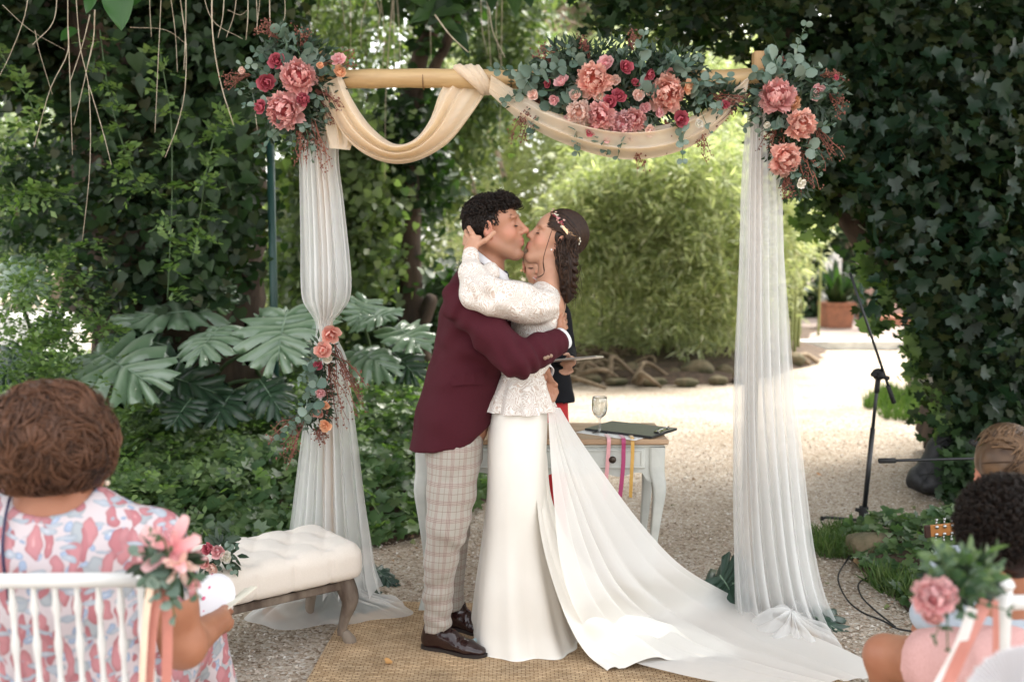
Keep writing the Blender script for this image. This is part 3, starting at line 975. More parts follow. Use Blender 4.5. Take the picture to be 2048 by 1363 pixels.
# ================================================================== RIGHT: ivy arch tree
Yr = 7.0
tb = np.array((P(2010, 800, Yr)[0], Yr + .5, 0))
t = empty('ivy_clad_tree', tb, 'dark ivy covered tree arching over the right side of the court', 'tree')
V, F = join([trunk([(tb, .42), (P(2020, 700, Yr + .3), .36), (P(1960, 420, Yr + .4), .30), (P(1860, 150, Yr + .4), .28), (P(1700, -60, Yr + .3), .2), (P(1400, -150, Yr), .12)], M_BARK, 14),
             trunk([(P(1990, 640, Yr + .3), .16), (P(1860, 560, Yr + .2), .13), (P(1700, 430, Yr + .1), .11), (P(1640, 250, Yr + .2), .1), (P(1560, 60, Yr), .08)], M_BARK, 9),
             trunk([(P(1990, 300, Yr), .14), (P(2040, 120, Yr), .12), (P(2120, -40, Yr), .1)], M_BARK, 9)])
mk('trunk', V, F, M_BARK, t)
polyR = [(1190, -100), (2150, -100), (2150, 900), (1990, 900), (1930, 880), (1880, 800), (1880, 710), (1815, 640), (1765, 555), (1730, 460), (1680, 390), (1590, 350), (1570, 250), (1600, 160), (1500, 110), (1330, 90), (1200, 50)]
pts = region_points(38000, polyR, Yr - .9, Yr + 1.1, .36, 1.7, 11, soft=10)
pts = clumped(pts, 800, .10, .7)
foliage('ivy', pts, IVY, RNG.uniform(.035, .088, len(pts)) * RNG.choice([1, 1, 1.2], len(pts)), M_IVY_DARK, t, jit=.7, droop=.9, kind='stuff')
pts = np.concatenate([region_points(4500, [(1880, 820), (2130, 700), (2130, 960), (1960, 950), (1890, 900)], 6.2, 7.2, .35, 1.8, 12),
                      region_points(900, [(1890, 900), (1960, 900), (1990, 1010), (1930, 1000)], 6.0, 6.5, .2, 2)])
foliage('lower_ivy', clumped(pts, 160, .08, .8), IVY, RNG.uniform(.05, .085, len(pts)), M_IVY_MID, t, jit=.6, droop=.9, kind='stuff')
pp = region_points(290, [(1640, 80), (2060, 60), (2060, 820), (1950, 840), (1900, 700), (1780, 560), (1680, 380)], Yr - 1.15, Yr - .85, .35, 1.6, 14)
leaf_parts(t, pp, [curl(IVY, .2), curl(IVY, .5), curl(IVY, .1), curl(IVY, -.3)], leafmat('glossy_ivy_mat', [(0.007, 0.020, 0.010), (0.015, 0.036, 0.018), (0.010, 0.028, 0.015)], .42, .2, spec=.35), .05, .118, jit=.7)
# strings of ivy hanging at the fringe
strs = []
for u, v0, v1, Y in ((1742, 500, 580, 6.8), (1640, 390, 470, 7.0), (1775, 580, 660, 6.7), (1830, 640, 760, 6.6), (1270, 20, 90, 6.8), (1330, 60, 130, 6.8), (1620, 330, 470, 7.1), (1885, 780, 870, 6.3)):
    a, b_ = P(u, v0, Y), P(u + RNG.normal(0, 18), v1, Y)
    k = int(20 + (v1 - v0) / 5)
    s_ = np.linspace(0, 1, k)[:, None]
    strs.append(a + (b_ - a) * s_ + RNG.normal(0, .035, (k, 3)))
    V, F = tube(spline([a + (0, 0, .2), a, (a + b_) / 2 + RNG.normal(0, .02, 3), b_], 14), .004, 5); mk('vine_stem', V, F, M_STEMG, t)
foliage('hanging_ivy', np.concatenate(strs), IVY, RNG.uniform(.06, .11, sum(map(len, strs))), M_JAS, t, jit=.5, droop=1.2, kind='stuff')

# ---- grey trunk with grass ring under the ivy
tb = G(1868, 778)
t = empty('grey_tree', tb, 'broad smooth grey trunk rising from the grass patch into the ivy', 'tree')
V, F = trunk([(tb + (0, 0, -.05), .33), (tb + (0.02, 0, .35), .27), (tb + (.1, .1, 1.6), .24), (tb + (.3, .1, 3.4), .2)], M_BARK_PALE, 18, .10)
M_GREYB = mat('grey_bark_mat', (0.46, 0.41, 0.36), .9, (0.26, 0.23, 0.19), 4, bump=.6, bscale=18, stretch=(1, 1, .3))
mk('trunk', V, F, M_GREYB, t)

M_GRASS = leafmat('grass_mat', [(0.035, 0.075, 0.018), (0.07, 0.12, 0.03), (0.13, 0.17, 0.06)], .5, .3)
def grass(name, label, poly_uv, n, h, lean=.35, m=None):
    poly = np.array([G(*q)[:2] for q in poly_uv])
    lo, hi = poly.min(0), poly.max(0)
    p = RNG.uniform(lo, hi, (n * 3, 2))
    p = p[in_poly(p[:, 0], p[:, 1], poly)][:n]
    nz = vnoise(np.c_[p, np.zeros(len(p))], 2.5, 4)
    p = p[nz > -.35]
    k = len(p)
    pos = np.c_[p, np.zeros(k)]
    tip = np.c_[RNG.normal(0, lean, (k, 2)), np.ones(k)]
    V, F, r = scatter(np.array([(-.035, 0, 0), (.035, 0, 0), (-.025, .5, .03), (.025, .5, .03), (0, 1, .16)]), np.array([(0, 1, 3), (0, 3, 2), (2, 3, 4)]), pos, tip, RNG.normal(0, 1, (k, 3)) * (1, 1, .05), RNG.uniform(h * .5, h * 1.2, k))
    tag(mk(name, V, F, m or M_GRASS, attrs={'rnd': r}, smooth=False), label, 'grass', kind='stuff')
grass('grass', 'bright grass ring round the foot of the grey trunk', [(1725, 812), (1760, 785), (1850, 775), (1920, 785), (1930, 830), (1850, 845), (1770, 838)], 6500, .13)
grass('grass', 'weedy grass tufts at the tripod feet beside the right drape', [(1612, 1080), (1660, 1062), (1740, 1075), (1800, 1090), (1740, 1120), (1640, 1115)], 1500, .10, .6)
grass('grass', 'long thin grass blades at the near edge of the ivy bed', [(1720, 1150), (1800, 1130), (1850, 1160), (1830, 1215), (1760, 1185)], 850, .12, .7)

# ================================================================== GROUND COVER
def cover(poly, n, hfun, tmpl, size, m, name, label, up=1.0, jit=.4, sel=None, kind='stuff', cat='ground cover'):
    lo, hi = poly.min(0), poly.max(0)
    p = RNG.uniform(lo, hi, (n * 4, 2))
    p = p[in_poly(p[:, 0], p[:, 1], poly)]
    if sel is not None: p = p[sel(p)]
    p = p[:n]
    ins, d = poly_dist(p, poly)
    z = hfun(p, d) * (1 - .55 * RNG.rand(len(p)) ** 2.2)
    pos = np.c_[p, z]
    nrm = np.array((0, -.45, up)) + RNG.normal(0, jit, (len(p), 3))
    V, F, r = scatter(tmpl[0], tmpl[1], pos, RNG.normal(0, 1, (len(p), 3)) + np.array((0, -.8, -.3)), nrm, RNG.uniform(size[0], size[1], len(p)))
    return tag(mk(name, V, F, m, attrs={'rnd': r}, smooth=False), label, cat, kind=kind)
def hL(p, d):
    q = np.c_[p, np.zeros(len(p))]
    return np.clip(d / .45, .15, 1) ** .7 * (.30 + .13 * vnoise(q, 1.8, 2) + .06 * vnoise(q, 6, 3)) + np.clip((p[:, 1] - 5.5) * .03, 0, .2)
cover(BED, 15000, hL, IVY, (.05, .115), M_IVY_GROUND, 'ground_ivy', 'dense lobed ivy leaves covering the left bed behind the bench', sel=lambda p: RNG.rand(len(p)) < np.clip((p[:, 0] + 3.4) / 1.8, .25, 1) * np.clip(1.6 - (p[:, 1] - 5) * .12, .4, 1))
# pinnate jasmine sprays
def pinnate(pos, direction, L, nleaf, size):
    """rows of paired leaflets along short arching stalks"""
    n = len(pos)
    s = np.linspace(.15, 1, nleaf)
    d = unit(direction)
    side = unit(np.cross(d, np.array((0, 0, 1.0)) + RNG.normal(0, .3, (n, 3))))
    up = np.cross(side, d)
    P_, T_, N_ = [], [], []
    for k, f in enumerate(s):
        c = pos + (L * f)[:, None] * d; c[:, 2] -= .35 * L * f ** 2
        for sg in ((-1, 1) if k < nleaf - 1 else (0,)):
            P_.append(c); T_.append(d * .55 + sg * side + RNG.normal(0, .12, (n, 3))); N_.append(up + RNG.normal(0, .25, (n, 3)))
    return np.concatenate(P_), np.concatenate(T_), np.concatenate(N_), size
def jasmine(name, label, pos, dirs, L, size, m=M_JAS, parent=None, nleaf=4):
    p_, t_, n_, s_ = pinnate(pos, dirs, L, nleaf, size)
    V, F, r = scatter(DIAM[0], DIAM[1], p_, t_, n_, RNG.uniform(size * .7, size * 1.3, len(p_)))
    return tag(mk(name, V, F, m, parent, attrs={'rnd': r}, smooth=False), label, 'ground cover' if parent is None else None, kind='stuff')
lo, hi = BED.min(0), BED.max(0)
p = RNG.uniform(lo, hi, (30000, 2)); p = p[in_poly(p[:, 0], p[:, 1], BED)]
w = np.where(p[:, 0] < -1.9, 1, .25) + np.where(p[:, 1] > 6.2, .5, 0)
p = p[RNG.rand(len(p)) < w][:11500]
_, d = poly_dist(p, BED)
pos = np.c_[p, hL(p, d) * RNG.uniform(.8, 1.25, len(p))]
jasmine('jasmine_sprays', 'fine leaved yellow green jasmine sprays over the left bed', pos, RNG.normal(0, 1, (len(pos), 3)) * (1, 1, .4) + (0, -.5, .25), RNG.uniform(.10, .22, len(pos)), .045)
def hR(p, d): return np.clip(d / .3, .2, 1) * .16 * (1 + .6 * vnoise(np.c_[p, np.zeros(len(p))], 4, 7)) + .02
cover(BEDR, 5200, hR, IVY, (.035, .075), M_IVY_GROUND, 'ground_ivy', 'small ivy spreading under the microphone stand at the right', sel=lambda p: vnoise(np.c_[p, np.zeros(len(p))], 1.7, 5) > -.35)
# ================================================================== OVERHEAD CANOPY (shades the court)
def canopy(n, x0, x1, y0, y1, z0, z1):
    p = RNG.uniform((x0, y0, z0), (x1, y1, z1), (n, 3))
    return p
t = empty('tree_canopy', (0, 2, 0), 'leafy crown spreading over the near court above the arch', 'tree crown')
t['kind'] = 'stuff'
pts = np.concatenate([canopy(9000, -6.5, 9.5, 3.0, 8.0, 4.9, 6.0), canopy(1500, -6.5, 9.5, 8.0, 9.6, 4.9, 6.0), canopy(500, -6.5, 9.5, 9.6, 12.0, 5.3, 6.0)])
V, F, r = scatter(OVAL[0], OVAL[1], pts, RNG.normal(0, 1, (len(pts), 3)), np.array((0, 0, 1.0)) + RNG.normal(0, .45, (len(pts), 3)), RNG.uniform(.35, .6, len(pts)))
o = mk('canopy_leaves', V, F, M_CANOPY, t, attrs={'rnd': r}, smooth=False); tag(o, kind='stuff')

# ================================================================== RUG
M_JUTE, nt, b = newmat('jute_mat')
tc = N(nt, 'ShaderNodeTexCoord')
br = N(nt, 'ShaderNodeTexBrick', i_Scale=1.0)
br.offset = 0.5
br.inputs['Brick Width'].default_value = 0.030; br.inputs['Row Height'].default_value = 0.0125
br.inputs['Mortar Size'].default_value = 0.0020; br.inputs['Mortar Smooth'].default_value = 0.6
br.inputs['Color1'].default_value = (0.60, 0.45, 0.29, 1); br.inputs['Color2'].default_value = (0.41, 0.285, 0.165, 1); br.inputs['Mortar'].default_value = (0.16, 0.09, 0.045, 1)
dn = N(nt, 'ShaderNodeTexNoise', i_Scale=30.0); 
mpx = N(nt, 'ShaderNodeMixRGB', blend_type='LINEAR_LIGHT'); mpx.inputs[0].default_value = 0.004
nt.links.new(tc.outputs['Object'], dn.inputs['Vector']); nt.links.new(tc.outputs['Object'], mpx.inputs[1]); nt.links.new(dn.outputs['Color'], mpx.inputs[2])
nt.links.new(mpx.outputs[0], br.inputs['Vector'])
n2 = N(nt, 'ShaderNodeTexNoise', i_Scale=5.0, i_Detail=8); nt.links.new(tc.outputs['Object'], n2.inputs['Vector'])
v2 = ramp(nt, n2.outputs['Fac'], [(0.3, (0.72, 0.70, 0.66)), (0.7, (1.25, 1.2, 1.12))])
mm = N(nt, 'ShaderNodeMixRGB', blend_type='MULTIPLY'); mm.inputs[0].default_value = 1
nt.links.new(br.outputs['Color'], mm.inputs[1]); nt.links.new(v2, mm.inputs[2]); nt.links.new(mm.outputs[0], b.inputs['Base Color'])
b.inputs['Roughness'].default_value = 0.95
bp = N(nt, 'ShaderNodeBump', i_Strength=1.0, i_Distance=0.006)
iv = N(nt, 'ShaderNodeMath', operation='SUBTRACT'); iv.inputs[0].default_value = 1; nt.links.new(br.outputs['Fac'], iv.inputs[1])
nt.links.new(iv.outputs[0], bp.inputs['Height']); nt.links.new(bp.outputs[0], b.inputs['Normal'])
ra, rb = G(703, 1208), G(676, 1275)
def rugx(y): return ra[0] + (y - ra[1]) * (rb[0] - ra[0]) / (rb[1] - ra[1])
ys = np.linspace(ra[1], 2.3, 60); xs = np.linspace(0, 1, 60)
YY, SS = np.meshgrid(ys, xs, indexing='ij')
XL = ra[0] + (YY - ra[1]) * 0.04
XX = XL + SS * 1.95
ZZ = 0.012 + 0.004 * vnoise(np.stack([XX, YY, YY * 0], -1), 3) 
top = np.stack([XX, YY + .01 * np.sin(XX * 9), ZZ], -1).reshape(-1, 3)
edge = np.concatenate([np.arange(60), np.arange(1, 60) * 60 + 59, (59 * 60 + np.arange(58, -1, -1)), np.arange(58, 0, -1) * 60])
bot = top[edge].copy(); bot[:, 2] = -0.002
V = np.concatenate([top, bot]); F = [tuple(f) for f in grid_faces(60, 60)]
for i in range(len(edge)):
    j = (i + 1) % len(edge)
    F.append((edge[i], edge[j], 3600 + j, 3600 + i))
tag(mk('jute_rug', V, F, M_JUTE, smooth=False), 'natural braided jute rug under the kissing couple', 'rug')

# ================================================================== BAMBOO ARCH
M_BAMBOO = mat('dry_bamboo_mat', (0.52, 0.36, 0.18), .38, (0.40, 0.26, 0.12), 4, bump=.12, bscale=40, stretch=(1, 8, 8))
YA = 4.30
pl = P(642, 200, YA); pr = P(1519, 200, YA)
t = empty('bamboo_arch', ((pl[0] + pr[0]) / 2, YA, 0), 'ceremony arch of two wooden posts and a thick bamboo crossbar', 'arch')
M_POST = mat('post_wood_mat', (0.45, 0.27, 0.12), .5, (0.33, 0.19, 0.08), 5, bump=.2, stretch=(6, 6, .6))
for q, vt in ((pl, 99), (pr, 101)):
    zt = P(642, vt, YA)[2]
    V, F = bbox_bevel((q[0], YA + .03, zt / 2), (.05, .05, zt), .004)
    mk('post', V, F, M_POST, t, smooth=False)
def beam_piece(u0, v0, u1, v1, r, rings):
    a, b_ = P(u0, v0, YA - .045), P(u1, v1, YA - .045)
    s_ = np.linspace(0, 1, 40)
    rr = np.full(40, r)
    for q in rings:
        rr += r * .10 * np.exp(-((s_ - q) / .012) ** 2)
    return tube(a + (b_ - a) * s_[:, None] + np.c_[s_ * 0, s_ * 0, .006 * np.sin(s_ * 7)], rr, 20)
V, F = beam_piece(630, 160, 1535, 158, .039, (.12, .243, .45, .49, .70, .95)); mk('crossbar', V, F, M_BAMBOO, t)
M_RING = mat('bamboo_ring_mat', (0.20, 0.11, 0.045), .6)
for u in (847, 1022):
    a = P(u, 159.5, YA - .045)
    V, F = lathe([(.0405, -.003), (.0425, 0), (.0405, .003)], a, 20, axis=(1, 0, 0)); mk('ring', V, F, M_RING, t)

# ---- cloth
M_TULLE = clothmat('tulle_mat', (0.93, 0.93, 0.92), .37, .40, .85, 700)
M_CHIFFON = clothmat('chiffon_mat', (0.92, 0.83, 0.70), .84, .45, .8, 900, tcol=(1.0, .80, .52))
def curtain(name, rows, folds, m, label, cat, nrow=70, ncol=150, seed=1, group=None, pleat=.30, extra=None):
    """gathered hanging cloth; rows: (v, uL, uR, Y, depth of the pleats)"""
    R = spline(np.array(rows, float), nrow)
    s_ = np.linspace(0, 1, ncol)
    V = np.zeros((nrow, ncol, 3))
    for i, (v, uL, uR, Y, A) in enumerate(R):
        a, b_ = P(uL, v, Y), P(uR, v, Y)
        g = vnoise(np.c_[s_ * 9, np.full(ncol, i / nrow * 1.5), np.zeros(ncol)], 1, seed)
        g2 = vnoise(np.c_[s_ * 3.5, np.full(ncol, i / nrow * .5), s_ * 0], 1, seed + 9); g3 = vnoise(np.c_[s_ * 14, np.full(ncol, i / nrow * 3.5), s_ * 0], 1, seed + 3)
        ph = 2 * math.pi * folds * (s_ + .04 * g + .16 * g2 + .02 * math.sin(i * .06 + seed))
        A = A * (.60 + .75 * g2 + .22 * g3)
        back = np.sin(math.pi * s_)                       # a flat tube: the sheet goes round front and back
        x = s_ + pleat / folds * .5 * np.sin(ph)
        y = A * (np.cos(ph) * (.7 + .5 * g)) - A * .8 * back
        V[i] = a + (b_ - a) * x[:, None]
        V[i, :, 1] += y
        V[i, :, 2] = np.maximum(V[i, :, 2], .012)
    W = V.copy()
    W[:, :, 1] = 2 * R[:, 3:4] - W[:, :, 1] + .02          # the rear layer
    W[:, :, 0] += .004
    V2 = np.concatenate([V.reshape(-1, 3), W.reshape(-1, 3)])
    Fq = grid_faces(nrow, ncol)
    F = np.concatenate([Fq, Fq + nrow * ncol])
    return tag(mk(name, V2, F, m), label, cat, group)
curtain('tulle_drape', [(214, 618, 690, 4.28, .02), (300, 600, 674, 4.28, .03), (400, 600, 684, 4.27, .035), (500, 602, 694, 4.24, .05), (560, 603, 698, 4.21, .065), (600, 607, 694, 4.22, .06), (628, 622, 676, 4.25, .03), (645, 630, 662, 4.27, .015),
                         (665, 631, 664, 4.27, .015), (720, 622, 690, 4.27, .03), (800, 611, 701, 4.27, .04), (900, 598, 716, 4.26, .05), (1000, 586, 730, 4.25, .06), (1070, 578, 742, 4.24, .07), (1140, 572, 752, 4.22, .08), (1180, 560, 765, 4.18, .10)],
        6.3, M_TULLE, 'white tulle drape knotted at mid height on the left arch post', 'drape', seed=2, nrow=90)
curtain('tulle_drape', [(214, 1497, 1548, 4.24, .02), (300, 1486, 1558, 4.24, .025), (400, 1480, 1565, 4.24, .03), (500, 1477, 1569, 4.24, .035), (600, 1473, 1574, 4.23, .04), (700, 1469, 1580, 4.22, .045), (800, 1466, 1588, 4.21, .05),
                         (900, 1464, 1600, 4.19, .055), (1000, 1464, 1611, 4.17, .06), (1100, 1466, 1624, 4.14, .07), (1180, 1469, 1642, 4.10, .08), (1236, 1472, 1664, 4.06, .1)],
        6.7, M_TULLE, 'white tulle drape hanging straight to the ground on the right arch post', 'drape', seed=5, nrow=90)

def pool(name, u0, u1, v0, v1, h, parent_label, cat, seed, m=M_TULLE):
    """crumpled cloth lying on the ground"""
    a = G(u0, v0); b_ = G(u1, v1)
    cx, cy = (a[0] + b_[0]) / 2, (a[1] + b_[1]) / 2
    rx, ry = abs(b_[0] - a[0]) / 2, abs(a[1] - b_[1]) / 2
    nr, na = 26, 120
    r_ = np.linspace(0.02, 1, nr); an = np.linspace(0, 2 * math.pi, na, endpoint=False)
    R_, A_ = np.meshgrid(r_, an, indexing='ij')
    w = 1 + .16 * np.sin(3 * A_ + seed) + .07 * np.sin(8 * A_ + seed * 2)
    X = cx + rx * R_ * w * np.cos(A_); Y = cy + ry * R_ * w * np.sin(A_)
    q = np.stack([X, Y, X * 0], -1)
    Z = .014 + h * (1 - R_ ** 2) ** .8 * (.55 + .6 * vnoise(q, 8, seed)) + .030 * (1 - R_ ** 6) * (np.sin(12 * A_ + 7 * vnoise(q, 5, seed + 1)) * .5 + .5)
    return tag(mk(name, np.stack([X, Y, Z], -1).reshape(-1, 3), grid_faces(nr, na, True), m), parent_label, cat)
pool('tulle_drape_end', 528, 790, 1185, 1262, .10, 'gathered end of the left tulle drape lying behind the bench legs', 'drape', 2)
pool('tulle_drape_end', 1478, 1700, 1222, 1310, .09, 'gathered end of the right tulle drape spread on the gravel', 'drape', 4)

def swag(name, inner, outer, label, Yl=4.19, Yr=4.19, Y0=4.22, folds=4, amp=.035, m=None, nt_=70, ns=60, belly=.10, seed=1, cat='drape'):
    I = spline(inner, nt_); O = spline(outer, nt_)
    s_ = np.linspace(0, 1, ns); t_ = np.linspace(0, 1, nt_)
    V = np.zeros((nt_, ns, 3))
    for i in range(nt_):
        g = .5 * vnoise(np.c_[s_ * 4, np.full(ns, t_[i] * 2.2), s_ * 0], 1, seed)
        e = math.sin(math.pi * t_[i])
        ph = 2 * math.pi * folds * s_ + 1.3 * g * 3
        ss = np.clip(s_ + .10 / folds * np.sin(ph + 1), 0, 1)
        for j in range(ns):
            u = I[i, 0] * (1 - ss[j]) + O[i, 0] * ss[j]; v = I[i, 1] * (1 - ss[j]) + O[i, 1] * ss[j]
            Yb_ = (Yl * (1 - t_[i]) + Yr * t_[i]) * (1 - e ** .5) + Y0 * e ** .5
            V[i, j] = P(u, v, Yb_ - belly * e * math.sin(math.pi * (.25 + .6 * s_[j])) + amp * (.12 + .88 * e) * math.cos(ph[j]) + .008 * vnoise(np.array([[u * .02, v * .02, s_[j] * 3]]), 1, seed)[0])
    W = V.copy(); W[:, :, 1] += .006 + .10 * np.sin(np.pi * t_)[:, None]; W[:, :, 2] += .014 * np.sin(np.pi * t_)[:, None]
    n = nt_ * ns
    F = np.concatenate([grid_faces(nt_, ns), grid_faces(nt_, ns) + n])
    edge = [(i * ns + ns - 1, (i + 1) * ns + ns - 1, n + (i + 1) * ns + ns - 1, n + i * ns + ns - 1) for i in range(nt_ - 1)]
    F = np.concatenate([F, np.array(edge)])
    return tag(mk(name, np.concatenate([V.reshape(-1, 3), W.reshape(-1, 3)]), F, m or M_CHIFFON), label, cat, 'peach chiffon on the crossbar')
swag('chiffon_swag', [(684, 150), (704, 200), (738, 252), (783, 287), (826, 279), (858, 240), (880, 185), (900, 150)],
     [(640, 172), (664, 232), (700, 288), (760, 322), (822, 325), (890, 292), (940, 236), (984, 172)], 'short deep swag of peach chiffon left of the knot', Yl=4.185, Yr=4.325, folds=2.6, amp=.045, seed=3)
swag('chiffon_swag', [(982, 150), (1060, 196), (1140, 232), (1230, 252), (1330, 248), (1420, 214), (1500, 150)],
     [(978, 186), (1040, 240), (1120, 284), (1230, 317), (1330, 311), (1420, 270), (1492, 190)], 'long shallow swag of peach chiffon under the central garland', folds=2.0, amp=.026, seed=6, belly=.10)
swag('chiffon_tail', [(640, 200), (645, 240), (652, 270), (658, 296)], [(690, 205), (696, 240), (702, 268), (700, 300)], 'short loose tail of peach chiffon below the left flower cluster', folds=3, amp=.015, belly=.01, seed=8, nt_=20, ns=40)
# wrap over the bar
parts = []
for k in range(7):
    u0 = 912 + k * 7; u1 = 966 + k * 3
    a, b_ = P(u0, 146, YA - .045), P(u1, 172, YA - .045)
    c = (P(u0, 160, YA - .045) + P(u1, 160, YA - .045)) / 2
    an = np.linspace(-.5 * math.pi, 1.5 * math.pi, 28)
    rr = .048 + .004 * math.sin(k * 2.1)
    path = np.stack([c[0] + (b_[0] - a[0]) / 2 * -np.sin(an), c[1] + rr * np.cos(an + math.pi), c[2] + rr * np.sin(an)], -1)
    parts.append(tube(path, .016, 8, flat=.8))
b1 = Blob(P(930, 190, 4.36) - .02, P(1000, 135, 4.0) + .02, .004) if False else None
V, F = join(parts)
tag(mk('chiffon_wrap', V, F, M_CHIFFON), 'peach chiffon wound and knotted round the bamboo bar', 'drape', 'peach chiffon on the crossbar')

# ================================================================== FLOWERS
def petal_mesh(name, w, l, cup, curl_, ruffle, seed, m, res=5):
    u = np.linspace(-1, 1, res); v = np.linspace(0, 1, res + 1)
    Vv, Uu = np.meshgrid(v, u, indexing='ij')
    wd = w * (np.sin(np.pi * (.12 + .72 * Vv)) ** .8)
    ph = cup * Vv ** 1.2
    X = Uu * wd / 2
    Y = l * Vv * np.cos(ph); Z = l * Vv * np.sin(ph) + .22 * w * Uu ** 2
    q = np.stack([X * 9, Y * 9, Z + seed], -1)
    Z = Z + ruffle * vnoise(q, 1.6, seed) * Vv ** 2 + curl_ * Vv ** 3 * (np.abs(Uu) * .5 + .5)
    Y = Y + ruffle * .6 * vnoise(q, 2.5, seed + 5) * Vv ** 3
    V = np.stack([X, Y, Z], -1).reshape(-1, 3)
    return mesh_data(name, V, grid_faces(res + 1, res), m, attrs={'edge': Vv.ravel()})
def petalmat(name, base, tip, rough=.6, tr=.35, third=None):
    m, nt, b = newmat(name)
    at = N(nt, 'ShaderNodeAttribute', attribute_name='edge')
    oi = N(nt, 'ShaderNodeObjectInfo')
    st = [(0, base), (.55, tuple((a + c) / 2 for a, c in zip(base, tip))), (1, tip)]
    col = ramp(nt, at.outputs['Fac'], st)
    hv = N(nt, 'ShaderNodeHueSaturation')
    mr = N(nt, 'ShaderNodeMapRange'); mr.inputs['To Min'].default_value = .75; mr.inputs['To Max'].default_value = 1.2
    nt.links.new(oi.outputs['Random'], mr.inputs['Value']); nt.links.new(mr.outputs[0], hv.inputs['Value'])
    nt.links.new(col, hv.inputs['Color']); nt.links.new(hv.outputs[0], b.inputs['Base Color'])
    b.inputs['Roughness'].default_value = rough; b.inputs['Specular IOR Level'].default_value = .25
    t_ = N(nt, 'ShaderNodeBsdfTranslucent'); nt.links.new(hv.outputs[0], t_.inputs[0])
    ms = N(nt, 'ShaderNodeMixShader'); ms.inputs[0].default_value = tr
    nt.links.new(b.outputs[0], ms.inputs[1]); nt.links.new(t_.outputs[0], ms.inputs[2]); nt.links.new(ms.outputs[0], nt.nodes['Material Output'].inputs[0])
    return m
PETAL = {
    'pink': petalmat('pink_petal', (0.60, 0.14, 0.15), (0.86, 0.50, 0.47)),
    'coral': petalmat('coral_petal', (0.68, 0.20, 0.155), (0.88, 0.55, 0.46)),
    'deep': petalmat('deep_rose_petal', (0.30, 0.025, 0.05), (0.58, 0.15, 0.19)),
    'light': petalmat('light_pink_petal', (0.72, 0.30, 0.32), (0.82, 0.52, 0.52)),
    'blush': petalmat('blush_petal', (0.80, 0.46, 0.38), (0.86, 0.68, 0.60)),
    'peach': petalmat('peach_petal', (0.80, 0.36, 0.18), (0.86, 0.55, 0.36)),
    'white': petalmat('white_petal', (0.70, 0.66, 0.50), (0.85, 0.82, 0.76)),
}
_pm = {}
def get_petals(col, kind):
    if (col, kind) not in _pm:
        m = PETAL[col]
        if kind == 'peony':
            sh = [[petal_mesh('petal', w_, .98, c, -.12, .22, s + 7 * i, m, 7) for s in range(3)] for i, (c, w_) in enumerate(((.05, .66), (.45, .62), (.80, .56), (1.10, .50), (1.42, .46)))]
        elif kind == 'rose':
            sh = [[petal_mesh('petal', w, l, c, cu, .04, s + 5 * i, m, 5) for s in range(2)] for i, (w, l, c, cu) in enumerate(((.95, .95, .55, -.22), (.80, .85, 1.0, -.12), (.6, .7, 1.35, .0)))]
        else:
            sh = [[petal_mesh('petal', .42, 1.1, .35, -.25, .05, s, m, 6) for s in range(2)], [petal_mesh('petal', .4, .95, .9, -.1, .05, 9, m, 6)]]
        _pm[(col, kind)] = sh
    return _pm[(col, kind)]
M_CALYX = mat('sepal_mat', (0.10, 0.17, 0.06), .6)
def flower(parent, c, axis, d, kind, col):
    """a flower head: heart mesh with its petals as sub-parts"""
    axis = unit(axis); R_ = d / 2
    q = Vector((0, 0, 1)).rotation_difference(Vector(axis)).to_matrix().to_4x4()
    base = Matrix.Translation(Vector(c - axis * R_ * .35)) @ q
    V, F = lathe([(0, -.25), (.22, -.1), (.30, .1), (.26, .35), (.12, .5), (0, .55)], (0, 0, 0), 8)
    V = (np.c_[V * R_ * (.3 if kind == 'lily' else 1), np.ones(len(V))] @ np.array(base).T)[:, :3]
    h = mk({'peony': 'peony', 'rose': 'rose', 'lily': 'lily'}[kind], V, F, PETAL[col] if kind != 'lily' else M_CALYX, parent)
    sh = get_petals(col, kind)
    cnt = {'peony': (8, 10, 11, 10, 8), 'rose': (5, 5, 4), 'lily': (5, 4)}[kind]
    a0 = RNG.rand() * 6
    for i, (ms_, k) in enumerate(zip(sh, cnt)):
        if d < .035 and kind == 'peony' and i == 1: continue
        for j in range(k):
            a = a0 + 2 * math.pi * (j + .5 * (i % 2)) / k + RNG.normal(0, .12)
            sc_ = R_ * RNG.uniform(.88, 1.12) * {'peony': (1.12, 1.08, 1.0, .92, .84), 'rose': (1.05, .95, .8), 'lily': (1.2, 1.0)}[kind][i]
            M = base @ Matrix.Rotation(a, 4, 'Z') @ Matrix.Translation((0, R_ * (.08 if kind != 'peony' else .02 + .22 * RNG.rand() * (i > 1)), R_ * .06 * i)) @ Matrix.Rotation(RNG.normal(0, .12) , 4, 'X') @ Matrix.Rotation(RNG.normal(0, .15), 4, 'Y') @ Matrix.Scale(sc_, 4)
            o = bpy.data.objects.new('petal', ms_[j % len(ms_)]); COL.objects.link(o); o.parent = h
            o.matrix_basis = Matrix.Translation(Vector(-wloc(h))) @ M
    return h

